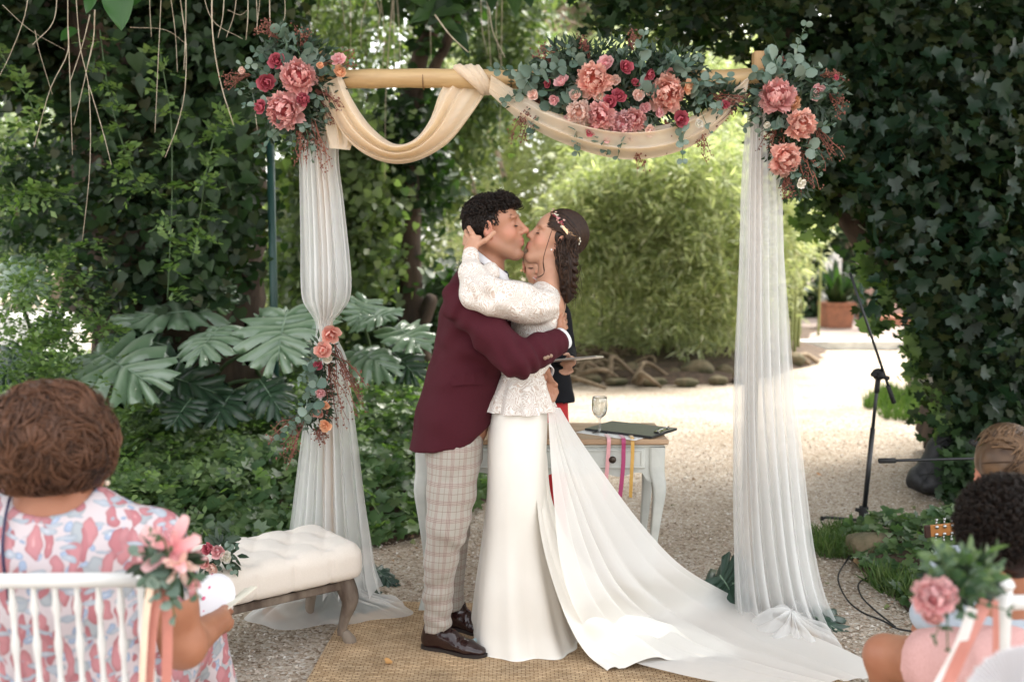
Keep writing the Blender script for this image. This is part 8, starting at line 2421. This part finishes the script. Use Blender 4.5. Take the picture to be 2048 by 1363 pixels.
# ================================================================== FOREGROUND GUESTS
# floral dress fabric
M_FLORAL, nt, b = newmat('floral_fabric_mat')
tc = N(nt, 'ShaderNodeTexCoord'); col = None
base = N(nt, 'ShaderNodeRGB'); base.outputs[0].default_value = (.52, .46, .48, 1); col = base.outputs[0]
def motif(sc_, st_, rot, c, c2, th_, seed, ctr=False):
    """scattered leaf or blossom shapes: stretched cells, cut at a distance"""
    global col
    mp = N(nt, 'ShaderNodeMapping'); mp.inputs['Location'].default_value = (seed, seed * .7, seed * 1.3); mp.inputs['Rotation'].default_value = rot; mp.inputs['Scale'].default_value = st_
    dn = N(nt, 'ShaderNodeTexNoise', i_Scale=22.0, i_Detail=1.0); nt.links.new(tc.outputs['Object'], dn.inputs['Vector'])
    mx = N(nt, 'ShaderNodeMixRGB', blend_type='LINEAR_LIGHT'); mx.inputs[0].default_value = .018; nt.links.new(tc.outputs['Object'], mx.inputs[1]); nt.links.new(dn.outputs['Color'], mx.inputs[2])
    nt.links.new(mx.outputs[0], mp.inputs[0])
    v_ = N(nt, 'ShaderNodeTexVoronoi', i_Scale=sc_, i_Randomness=.8); nt.links.new(mp.outputs[0], v_.inputs['Vector'])
    f = ramp(nt, v_.outputs['Distance'], [(th_, (1, 1, 1)), (th_ + .03, (0, 0, 0))])
    inner = ramp(nt, v_.outputs['Distance'], [(.06, c2), (.12, c), (th_ * .7, c), (th_, tuple(x * .8 for x in c))])
    m2 = N(nt, 'ShaderNodeMixRGB'); nt.links.new(f, m2.inputs[0]); nt.links.new(col, m2.inputs[1]); nt.links.new(inner, m2.inputs[2]); col = m2.outputs[0]
motif(30, (1, 1, 1), (0, 0, 0), (.30, .37, .50), (.5, .55, .62), .33, 3)
motif(15, (1, 1, 1), (0, 0, 0), (.34, .37, .40), (.62, .26, .28), .33, 8)
motif(34, (1, .6, .32), (0, .7, 0), (.40, .15, .17), (.52, .26, .27), .42, 0)
motif(31, (1, .6, .32), (0, -.8, .2), (.46, .20, .22), (.56, .32, .33), .40, 14)
motif(40, (.35, .6, 1), (0, .2, .3), (.36, .40, .46), (.5, .5, .55), .28, 21)
nt.links.new(col, b.inputs['Base Color']); b.inputs['Roughness'].default_value = .75

def wave_ridge(d):
    q = d + .25 * np.stack([vnoise(d, 2.2, 31), vnoise(d, 2.2, 32), vnoise(d, 2.2, 33)], -1)
    return 1 - np.abs(np.sin(q[:, 2] * 7.5 + 2.6 * vnoise(q, 2.4, 35) + 2.0 * q[:, 0])) ** .8
YW = 2.28
def wp(u, v, dy=0.0): return P(u, v, YW + dy)
we = empty('person', (wp(130, 1300)[0], YW, 0), 'seated older woman with short auburn waves and a floral dress seen from behind', 'person')
HW = Head(wp(128, 912, 0) , yaw=58, pitch=-6, roll=0, size=1.08, female=True)
B = Blob((wp(-80, 1300)[0] - .16, YW - .32, .30), (wp(480, 700)[0] + .05, YW + .62, 1.36), .0065)
HW.build(B)
X_ = (1, 0, 0)
B.chain([(HW.W((-.026, 0, -.05)), .058, 1), (wp(118, 990, -.02), .054, 1.05), (wp(112, 1030, -.02), .085, 1.6), (wp(110, 1090, -.01), .115, 1.75), (wp(112, 1220, .0), .125, 1.4), (wp(115, 1400, .02), .135, 1.35), (wp(120, 1600, .05), .15, 1.4)], .03, X_)
SR, ER, WR = wp(300, 1085, .02), wp(368, 1290, .05), wp(440, 1240, .30)
B.chain([(SR, .062, 1), (SR * .4 + ER * .6, .058, 1), (ER, .050, 1), (WR, .030, 1)], .03)
SL, EL, WL = wp(-70, 1085, .02), wp(-120, 1290, .08), wp(60, 1330, .34)
B.chain([(SL, .062, 1), (EL, .050, 1), (WL, .030, 1)], .03)
hand_blob(B, WR, wp(449, 1232, .36), [[wp(455, 1236, .38), wp(462, 1240, .40), wp(452, 1252, .43)], [wp(454, 1240, .37), wp(461, 1248, .39), wp(450, 1258, .42)], [wp(451, 1243, .36), wp(457, 1254, .38), wp(446, 1262, .41)], [wp(447, 1245, .35), wp(450, 1258, .37), wp(441, 1264, .39)]],
          [wp(447, 1225, .34), wp(456, 1216, .37), wp(462, 1222, .40)], r=.0095, side=(0, 0, 1))
for sx in (-1, 1): B.chain([(wp(115 + sx * 80, 1560, .05), .10, 1), (np.array((wp(115, 1300)[0] + sx * .11, YW + .46, .50)), .075, 1)], .03)
V, F = B.mesh(1); mk('body', V, F, M_SKIN_B, we, attrs=HW.attrs(V))
D_ = Blob((wp(-80, 1300)[0] - .2, YW - .34, .16), (wp(480, 1300)[0] + .10, YW + .74, 1.22), .0075)
D_.chain([(wp(112, 1034, -.02), .093, 1.75), (wp(110, 1090, -.01), .128, 1.72), (wp(112, 1200, .0), .142, 1.42), (wp(115, 1330, .02), .150, 1.38), (wp(118, 1480, .04), .170, 1.45), (wp(120, 1600, .05), .175, 1.5)], .03, X_)
D_.cone(wp(112, 1050, -.02), SR, .08, .082, .04); D_.cone(SR, SR * .62 + ER * .38, .079, .077, .02); D_.cone(wp(112, 1050, -.02), SL, .08, .082, .04); D_.cone(SL, SL * .6 + EL * .4, .079, .077, .02)
for sx in (-1, 1): D_.chain([(wp(115 + sx * 70, 1560, .05), .13, 1), (np.array((wp(115, 1300)[0] + sx * .13, YW + .50, .50)), .105, 1), (np.array((wp(115, 1300)[0] + sx * .15, YW + .56, .25)), .11, 1)], .05)
D_.ell(wp(120, 985, -.02), (.085, .10, .060), .01, op='sub')
D_.displace(lambda p: .006 * vnoise(p, 9, 3) + .003 * vnoise(p, 22, 5), .03)
V, F = D_.mesh(1); mk('dress', V, F, M_FLORAL, we)
zp = [on_surface(V, u, v) if False else None for u, v in ()]
V2 = V[np.abs(V[:, 0] - wp(62, 1200)[0]) < .02]; ys = V2[:, 1].min()
def back_y(x, z):
    q = V[(np.abs(V[:, 0] - x) < .02) & (np.abs(V[:, 2] - z) < .02)]
    return q[:, 1].min() if len(q) else YW - .15
zs = np.linspace(1.12, .78, 12); xz = wp(60, 1150)[0]
V3, F3 = tube([(xz + .02 * i / 11, back_y(xz, z) - .001, z) for i, z in enumerate(zs)], .0035, 5); mk('zip', V3, F3, mat('navy_zip_mat', (.02, .02, .07), .5), we)
# pearl necklace
sph = mesh_data('pearl', *lathe([(0, -.0055), (.0039, -.0039), (.0055, 0), (.0039, .0039), (0, .0055)], (0, 0, 0), 8), mat('pearl_mat', (.72, .60, .48), .2, spec=.7))
for i in range(34):
    a = math.pi * (1.02 + i / 33 * 1.06)
    c = wp(125, 1002, -.015) + np.array((.098 * math.cos(a), .075 * math.sin(a), .012 * math.cos(a * 2) + .006))
    inst('pearl', sph, we, Matrix.Translation(Vector(c)))
inst('earring', sph, we, Matrix.Translation(Vector(wp(214, 965, -.01))) @ Matrix.Scale(1.3, 4))
# hair
B = Blob(HW.o + (-.21, -.21, -.18), HW.o + (.21, .21, .24), .006)
HW.e(B, (-.030, 0, .050), (.132, .128, .116)); HW.e(B, (-.052, 0, -.030), (.080, .098, .072), .03)
for q in (-1, 1): HW.e(B, (-.005, q * .07, .0), (.07, .05, .075), .03)
HW.e(B, (.120, 0, -.02), (.055, .13, .105), .01, 'sub')
B.displace(lambda p: .019 - .015 * wave_ridge(unit(HW.L(p) - np.array((-.032, 0, .035)))), .05)
V, F = B.mesh(1); mk('hair', V, F, M_HAIR_AU, we, attrs={'rnd': np.clip(.10 + .2 * vnoise(V, 34, 2), 0, 1)})
def wave_locks(Hd, c, rad, n, sel, L, w_, r, m, parent, name='waves', lift=.35, seed=3, rnd0=0.0):
    """strands that follow one smooth wavy flow over the head, gathered into soft locks"""
    d = rdir(n * 5); d = d[sel(d)][:n]; n = len(d)
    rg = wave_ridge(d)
    root = np.array(c) + d * np.array(rad) * (.93 + .15 * rg[:, None])
    a = .4 + 1.9 * vnoise(d, 2.1, seed) + .8 * vnoise(d, 4.6, seed + 1)
    e1 = unit(np.cross(d, np.array((.2, .3, 1.)))); e2 = np.cross(d, e1)
    g = np.cos(a)[:, None] * -e2 + np.sin(a)[:, None] * e1
    h = np.cross(d, g); t = np.linspace(0, 1, 11)[None, :, None]
    ph = (5 * vnoise(d, 3.0, seed + 2))[:, None, None]
    Ls = L * RNG.uniform(.6, 1.15, (n, 1, 1))
    p = root[:, None] + Ls * t * g[:, None] + (lift * Ls) * (t - t ** 2 * 1.25) * d[:, None] + w_ * np.sin(ph + t * 5.0) * h[:, None] * t - .28 * Ls * t ** 2 * d[:, None]
    V_, F_, r_ = strands(Hd.Wn(p), r, .0006)
    tone = np.clip(.16 + .50 * rg + .42 * vnoise(d, 5.5, seed + 3) + RNG.normal(0, .13, n) + rnd0, 0, 1)  # wave crests lightened to imitate caught light; the rest varies at random
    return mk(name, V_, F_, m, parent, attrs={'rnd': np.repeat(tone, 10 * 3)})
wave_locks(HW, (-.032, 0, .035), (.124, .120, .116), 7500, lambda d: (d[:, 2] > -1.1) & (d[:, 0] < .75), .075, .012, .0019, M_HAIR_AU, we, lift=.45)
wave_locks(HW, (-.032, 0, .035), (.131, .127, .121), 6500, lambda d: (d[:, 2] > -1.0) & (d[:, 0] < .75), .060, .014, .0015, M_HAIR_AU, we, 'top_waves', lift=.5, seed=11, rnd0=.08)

# ---------------------------------------------------------------- her chair, posy and programme
ch = spindle_chair('white spindle chair of the auburn haired woman with the posy tied to its post', ((84 - 1024) * 2.05 / FPX, YW - .02, -.035), math.pi + .03, 'white spindle chairs of the guests', 1)
# raise: the chair back faces the camera
# posy
sf = empty('chair_posy', P(330, 1130, 1.98), 'pink lilies and eucalyptus tied to the left chair post', 'posy', 'posies tied to the guests chairs')
pc = P(335, 1115, 1.98)
for (u, v, d, kind, col, dy) in ((340, 1092, 100, 'lily', 'light', -.02), (372, 1112, 72, 'lily', 'light', .0), (300, 1095, 64, 'lily', 'light', .03), (362, 1138, 54, 'lily', 'blush', -.03), (388, 1165, 40, 'rose', 'light', .0)):
    c = P(u, v, 1.98 + dy); flower(sf, c, np.array(((u - 330) / 80., -.7, (1130 - v) / 90.)), PX(d, 1.98), kind, col)
for (u0, v0, u1, v1, n_, s_) in ((340, 1130, 275, 1100, 3, 40), (340, 1140, 295, 1150, 3, 50), (345, 1140, 310, 1185, 3, 40), (350, 1150, 350, 1230, 4, 40), (350, 1130, 395, 1185, 3, 36), (335, 1120, 300, 1060, 3, 30)):
    sprig(sf, P(u0, v0, 1.96), P(u1, v1, 1.93), n_, PX(s_, 1.95), sag=.005, kinds=EUC if s_ > 38 else EUC2)
filler(sf, P(330, 1135, 1.99), (PX(48, 2), .03, PX(48, 2)), 80, .045, OVAL, M_DARKF, .8)
st = np.array([[P(320 - 25 * t_ + RNG.normal(0, 2), 1160 + 110 * t_, 1.98) + RNG.normal(0, .003, 3) for t_ in np.linspace(0, 1, 6)] for _ in range(14)])
V, F, _ = strands(st, .0022, .001, 5); mk('stems', V, F, M_STEMG, sf)
M_RIBP = satin('peach_ribbon_mat', (.50, .19, .15)); M_RIBL = satin('pale_ribbon_mat', (.80, .60, .46))
ribbon('posy_ribbon', [P(318, 1175, 1.95), P(305, 1240, 1.95), P(300, 1320, 1.955), P(292, 1450, 1.96)], .024, M_RIBP, 'broad peach ribbon hanging from the left chair posy', twist=.5, group='ribbons of the chair posies')
ribbon('posy_ribbon', [P(300, 1175, 1.94), P(290, 1260, 1.94), P(280, 1450, 1.95)], .014, M_RIBL, 'narrow cream ribbon hanging beside the peach one on the left chair', twist=.3, group='ribbons of the chair posies')
ribbon('posy_ribbon', [P(326, 1180, 1.96), P(335, 1260, 1.965), P(330, 1450, 1.97)], .020, M_RIBP, 'peach ribbon tail nearest the arm of the seated woman', twist=-.4, group='ribbons of the chair posies')
for k, (u0, v0, u1, v1) in enumerate(((425, 1235, 508, 1172), (428, 1232, 498, 1175))):
    a, b_ = P(u0, v0, 2.62 + .02 * k), P(u1, v1, 2.70 + .02 * k); dx = unit(b_ - a); zz = unit(np.cross(dx, (0.2, .9, .2)))
    V, F = bbox_bevel((a + b_) / 2, (np.linalg.norm(b_ - a), .055, .003), .001, np.array([dx, np.cross(zz, dx), zz]).T)
    if k == 0: pg = empty('wedding_programme', (a + b_) / 2, 'folded cream paper programme in the seated woman hand', 'programme')
    mk('page', V, F, mat('cream_paper_mat', (.76, .72, .60), .7), pg, smooth=False)
V, F = lathe([(0, .004), (.055, .003), (.085, 0), (.0855, .001), (.056, .0045), (0, .0055)], P(418, 1205, 2.70), 26, axis=(-.35, -.75, .6)); 
M_FANP, nt, b = newmat('printed_paper_mat'); tc = N(nt, 'ShaderNodeTexCoord'); vo = N(nt, 'ShaderNodeTexVoronoi', i_Scale=28.0); nt.links.new(tc.outputs['Object'], vo.inputs['Vector'])
nt.links.new(ramp(nt, vo.outputs['Distance'], [(.16, (.70, .10, .22)), (.20, (.82, .80, .82))]), b.inputs['Base Color'])
tag(mk('paper_fan', V, F, M_FANP), 'round white paper fan with small pink flowers in the seated woman lap', 'fan')

# ---------------------------------------------------------------- RIGHT: two boys
Y1, Y2_ = 2.75, 2.42
def head_guest(label, u, v, Y, yaw, skin, hairm, shirt, size, hairfn, torso=True, pitch=-8):
    c = P(u, v, Y)
    e_ = empty('person', (c[0], Y, 0), label, 'person')
    Hh = Head(c, yaw=yaw, pitch=pitch, size=size)
    zb_ = max(.45, c[2] - .62) if u != 2005 else .70
    B = Blob((c[0] - .30, Y - .28, zb_), (c[0] + .30, Y + .32, c[2] + .17), .006)
    Hh.build(B)
    B.chain([(Hh.W((-.03, 0, -.06)), .048, 1), (c + (0, -.02, -.17), .05, 1.1), (c + (0, -.02, -.24), .075, 1.7), (c + (0, -.01, -.40), .095, 1.6), (c + (0, .0, -.60), .10, 1.4)], .03, (1, 0, 0))
    for sx in (-1, 1): B.chain([(c + (sx * .15, 0, -.25), .045, 1), (c + (sx * .19, .04, -.46), .038, 1), (c + (sx * .10, .24, -.54), .026, 1)], .02)
    V, F = B.mesh(1); mk('body', V, F, skin, e_, attrs=Hh.attrs(V)); Hh.brows(e_, hairm)
    S = Blob((c[0] - .32, Y - .28, zb_ - .04), (c[0] + .32, Y + .30, c[2] - .10), .0075)
    S.chain([(c + (0, -.02, -.215), .075, 1.6), (c + (0, -.01, -.30), .105, 1.6), (c + (0, -.01, -.42), .110, 1.55), (c + (0, 0, -.62), .12, 1.4)], .03, (1, 0, 0))
    for sx in (-1, 1): S.cone(c + (sx * .14, 0, -.25), c + (sx * .185, .03, -.40), .062, .056, .03)
    S.ell(c + (0, .0, -.17), (.055, .06, .045), .01, op='sub'); S.displace(lambda p: .005 * vnoise(p, 10, 3), .03)
    S.cutplane((0, 0, zb_ + .01), (0, 0, -1)); V, F = S.mesh(1); mk('shirt', V, F, shirt, e_)
    hairfn(Hh, e_)
    return e_, Hh
def side_hair(Hh, e_):
    B = Blob(Hh.o - .17, Hh.o + .19, .006)
    Hh.e(B, (-.028, 0, .055), (.106, .086, .092)); Hh.e(B, (.02, 0, .095), (.085, .072, .058), .02); Hh.e(B, (.10, 0, -.03), (.055, .11, .10), .01, 'sub')
    for q in (-1, 1): Hh.e(B, (.0, q * .085, -.06), (.09, .045, .075), .012, 'sub')
    B.displace(lambda p: .004 * vnoise(p * (1, 1, .6), 40, 3), .02)
    V, F = B.mesh(1); mk('hair', V, F, M_HAIR_BL, e_, attrs={'rnd': np.clip(.3 + .3 * vnoise(V, 40, 2), 0, 1)})
    p = np.concatenate([arc_strands(Hh, (-.010, 0, .060), (.112, .090, .100), (-.3, .2, 1), (.9, -.5, .30), 900, .28, (0, .06), mid=(0, -.2, .4)), arc_strands(Hh, (-.028, 0, .055), (.108, .088, .094), (-.2, -.2, 1), (-.9, -.6, -.35), 700, .35, (0, .03), mid=(-.2, -.4, .2))])
    V, F, r = strands(p, .0018, .0008); mk('combed_strands', V, F, M_HAIR_BL, e_, attrs={'rnd': r})
def curly_hair(Hh, e_):
    B = Blob(Hh.o - .19, Hh.o + .21, .006)
    Hh.e(B, (-.026, 0, .055), (.118, .100, .104)); Hh.e(B, (-.06, 0, -.01), (.07, .085, .07), .03); Hh.e(B, (.115, 0, -.02), (.055, .12, .10), .01, 'sub')
    B.displace(lambda p: .008 * vnoise(p, 40, 3), .03)
    V, F = B.mesh(1); mk('hair', V, F, M_HAIR_DK, e_, attrs={'rnd': np.clip(.3 + .3 * vnoise(V, 40, 2), 0, 1)})
    p = curls(Hh, (-.026, 0, .050), (.116, .100, .104), lambda d: (d[:, 2] > -.7) & (d[:, 0] < .8), 6000, .046, .010, out=.5, turns=1.2)
    V, F, r = strands(p, .0012, .0006); mk('curls', V, F, M_HAIR_DK, e_, attrs={'rnd': r})
M_BLUESH = mat('pale_blue_cotton_mat', (.45, .52, .60), .8)
head_guest('boy with sandy side swept hair seated at the right edge behind the curly one', 2012, 960, 2.75, 72, M_SKIN_B, M_HAIR_BL, M_BLUESH, .97, side_hair)
cu, Hc = head_guest('child with dark curly hair and pink shorts seated at the right edge', 2005, 1082, 2.30, 100, M_SKIN_B, M_HAIR_DK, M_SHIRT, .89, curly_hair)
# the bare knee and the pink shorts
K = Blob((P(1700, 1290, 2.4)[0], 2.05, .42), (P(2080, 1290, 2.4)[0] + .05, 2.62, .86), .006)
hip, knee, shin = P(2010, 1345, 2.16), P(1772, 1312, 2.46), P(1800, 1520, 2.50)
K = Blob(np.minimum(np.minimum(hip, knee), shin) - .12, np.maximum(np.maximum(hip, knee), shin) + .12, .006)
K.chain([(hip, .082, 1), (hip * .4 + knee * .6, .066, 1), (knee, .052, 1), (knee * .6 + shin * .4, .048, 1), (shin, .046, 1)], .025)
V, F = K.mesh(2); mk('bare_leg', V, F, M_SKIN_B, cu, attrs={'lip': np.zeros(len(V)), 'blush': .25 * np.exp(-((V - knee) ** 2).sum(1) / .003), 'stub': np.zeros(len(V))})
Sh = Blob(np.minimum(hip, knee) - .14, np.maximum(hip, knee) + .14, .0065)
Sh.chain([(hip, .105, 1), (hip * .5 + knee * .5, .084, 1), (hip * .30 + knee * .70, .078, 1)], .02)
Sh.cutplane(hip * .32 + knee * .68, knee - hip); Sh.displace(lambda p: .004 * vnoise(p, 14, 3) + .004 * np.sin(((p - hip) @ unit(knee - hip)) * 60 + 3 * vnoise(p, 9, 2)) * .5, .03)
V, F = Sh.mesh(1); mk('shorts', V, F, mat('pink_shorts_mat', (.62, .36, .34), .85, (.56, .31, .29), 200, bump=.2, bscale=500), cu)
# chair at the right edge with its posy and ribbons, white fan in front
YC = 1.90
a = P(2008, 1182, YC)
rt_ = empty('spindle_chair', (a[0] + .21, YC + .05, 0), 'white spindle chair cut by the right edge with the pink posy tied on', 'chair', 'white spindle chairs of the guests')
z0 = a[2]
def rod(nm, p, q, r, seg=12):
    s_ = np.linspace(0, 1, 18)[:, None]; V, F = tube(np.array(p) + (np.array(q) - np.array(p)) * s_, r, seg); return mk(nm, V, F, M_WHITEC, rt_)
rod('back_post', (a[0], YC, 0), (a[0], YC, z0 + .012), .0155); rod('back_post', (a[0] + .40, YC + .02, 0), (a[0] + .40, YC + .02, z0 + .012), .0155)
V, F = lathe([(0, -.008), (.016, -.006), (.020, .002), (.014, .012), (0, .014)], (a[0], YC, z0 + .012), 14); mk('finial', V, F, M_WHITEC, rt_)
rod('back_rail', (a[0], YC, z0 - .022), (a[0] + .40, YC + .02, z0 - .022), .0145); rod('back_rail', (a[0], YC, z0 - .32), (a[0] + .40, YC + .02, z0 - .32), .0125)
for i in range(7): rod('spindle', (a[0] + .055 + .048 * i, YC + .003 * i, z0 - .32), (a[0] + .055 + .048 * i, YC + .003 * i, z0 - .022), .0085)
V, F = bbox_bevel((a[0] + .20, YC + .22, z0 - .45), (.42, .42, .035), .014); mk('seat', V, F, M_WHITEC, rt_)
for x in (0, .40): rod('front_leg', (a[0] + x, YC + .42, z0 - .46), (a[0] + x, YC + .43, 0), .014)
sf = empty('chair_posy', P(1905, 1170, 1.80), 'pink bloom posy with small leaves tied to the right chair', 'posy', 'posies tied to the guests chairs')
for (u, v, d, kind, col) in ((1868, 1195, 78, 'peony', 'light'), (1893, 1190, 50, 'peony', 'light'), (1865, 1228, 40, 'peony', 'pink'), (1850, 1180, 30, 'rose', 'pink')):
    flower(sf, P(u, v, 1.78), np.array(((u - 1900) / 90., -.8, .1)), PX(d, 1.78), kind, col)
for (u0, v0, u1, v1, n_, s_) in ((1905, 1170, 1850, 1125, 4, 26), (1905, 1160, 1880, 1095, 4, 26), (1910, 1160, 1925, 1095, 5, 26), (1930, 1160, 2000, 1120, 5, 24), (1920, 1170, 1985, 1160, 5, 24), (1900, 1190, 1870, 1270, 4, 24), (1905, 1200, 1895, 1290, 4, 22), (1910, 1180, 1955, 1185, 3, 34), (1900, 1170, 1930, 1220, 3, 34), (1915, 1180, 2015, 1215, 4, 26)):
    sprig(sf, P(u0, v0, 1.82), P(u1, v1, 1.76), n_, PX(s_ * 1.2, 1.8), sag=.004, kinds=EUC2)
filler(sf, P(1915, 1165, 1.86), (PX(70, 1.8), .03, PX(62, 1.8)), 150, .04, OVAL, M_DARKF, .8); filler(sf, P(1935, 1140, 1.84), (PX(75, 1.8), .02, PX(40, 1.8)), 60, .045, OVAL, M_IVY_GROUND, .9)
ribbon('posy_ribbon', [P(1975, 1200, 1.80), P(1930, 1290, 1.78), P(1880, 1400, 1.76)], .022, M_RIBP, 'broad rust peach ribbon slanting from the right chair posy', twist=.2, group='ribbons of the chair posies')
ribbon('posy_ribbon', [P(1945, 1215, 1.79), P(1915, 1300, 1.78), P(1850, 1420, 1.76)], .020, satin('white_ribbon_mat', (.72, .68, .66)), 'white ribbon beside the rust one on the right chair', twist=.2, group='ribbons of the chair posies')
ribbon('posy_ribbon', [P(1990, 1200, 1.81), P(1992, 1270, 1.81), P(1990, 1400, 1.8)], .012, M_RIBP, 'narrow rust ribbon hanging straight down by the right chair spindles', twist=.2, group='ribbons of the chair posies')
# pleated fan
fc = P(2035, 1400, 1.62); R_ = PX(128, 1.62)
V = []; F = []
k = 73
for i in range(k):
    a_ = math.radians(12 + 156 * i / (k - 1)); zf = .0035 * (1 if i % 2 else -1)
    for r_ in (.30, 1.0):
        V.append(fc + np.array((math.cos(a_) * R_ * r_, zf * r_ - .02 * r_, math.sin(a_) * R_ * r_)))
for i in range(k - 1): F.append((2 * i, 2 * i + 1, 2 * i + 3, 2 * i + 2))
fn = empty('hand_fan', fc, 'open white pleated hand fan at the bottom right corner', 'fan')
mk('fan_leaf', V, F, clothmat('fan_paper_mat', (.72, .72, .76), 1, .3, .8), fn, smooth=False)
for i in range(0, k, 6):
    a_ = math.radians(12 + 156 * i / (k - 1)); d = np.array((math.cos(a_), 0, math.sin(a_)))
    V, F = tube([fc, fc + d * R_ * .98 + (0, -.012, 0)], .0022, 4); mk('fan_rib', V, F, M_WHITEC, fn)

# flyaway hairs that soften the outline of the near head
d = rdir(2600); d = d[(d[:, 2] > -.7) & (d[:, 0] < .7)][:320]; n = len(d)
root = np.array((-.032, 0, .035)) + d * np.array((.134, .130, .122)); g = unit(np.cross(d, rdir(n))); t_ = np.linspace(0, 1, 9)[None, :, None]
ph = RNG.uniform(0, 6.28, (n, 1, 1)); L_ = RNG.uniform(.02, .05, (n, 1, 1))
p = root[:, None] + L_ * t_ * g[:, None] + (.022 * t_ * (1 - .6 * t_)) * d[:, None] + .004 * np.sin(ph + t_ * 7) * np.cross(d, g)[:, None]
V, F, r = strands(HW.Wn(p), .0009, .0004); mk('flyaway_hair', V, F, M_HAIR_AU, we, attrs={'rnd': .4 + .6 * r})

# leaf litter, petals and bark crumbs on the court and the rug
n = 520
pos = np.stack([RNG.uniform(-2.6, 3.2, n), 3.5 + 5.0 * RNG.rand(n) ** 1.4, np.full(n, .006)], -1)
edge = np.abs(poly_dist(pos[:, :2], BED)[1]) < .45
keep = edge | (RNG.rand(n) < .30); pos = pos[keep]
onrug = (pos[:, 0] > -.80) & (pos[:, 0] < 1.15) & (pos[:, 1] < 4.35); pos[onrug, 2] = .019
pos = pos[~(onrug & (RNG.rand(len(pos)) < .6))]
V, F, r = scatter(curl(HEART, .3)[0], HEART[1], pos, RNG.normal(0, 1, (len(pos), 3)) * (1, 1, .1), np.array((0, 0, 1.)) + RNG.normal(0, .3, (len(pos), 3)), RNG.uniform(.012, .034, len(pos)))
M_LIT = leafmat('litter_mat', [(0.20, 0.12, 0.06), (0.34, 0.22, 0.12), (0.10, 0.065, 0.04), (0.16, 0.20, 0.07), (0.42, 0.30, 0.20)], .8, .1, tcol=(1, .9, .6))
tag(mk('leaf_litter', V, F, M_LIT, attrs={'rnd': r}, smooth=False), 'small dry leaves and crumbs scattered over gravel and rug', 'leaf litter', kind='stuff')
n = 9000
p = RNG.uniform(BED.min(0), BED.max(0), (n, 2)); ins, d = poly_dist(p, BED); p = p[(d < .16)]
pos = np.c_[p, np.full(len(p), .012)]
V, F, r = scatter(LANCE[0] * (2.5, 1, 1), LANCE[1], pos, RNG.normal(0, 1, (len(pos), 3)) * (1, 1, .2), np.array((0, 0, 1.)) + RNG.normal(0, .4, (len(pos), 3)), RNG.uniform(.012, .035, len(pos)))
tag(mk('bark_mulch', V, F, leafmat('mulch_mat', [(0.05, 0.03, 0.018), (0.12, 0.07, 0.04), (0.20, 0.13, 0.08)], .9, 0), attrs={'rnd': r}, smooth=False), 'dark bark crumbs along the edge of the left bed', 'mulch', kind='stuff')
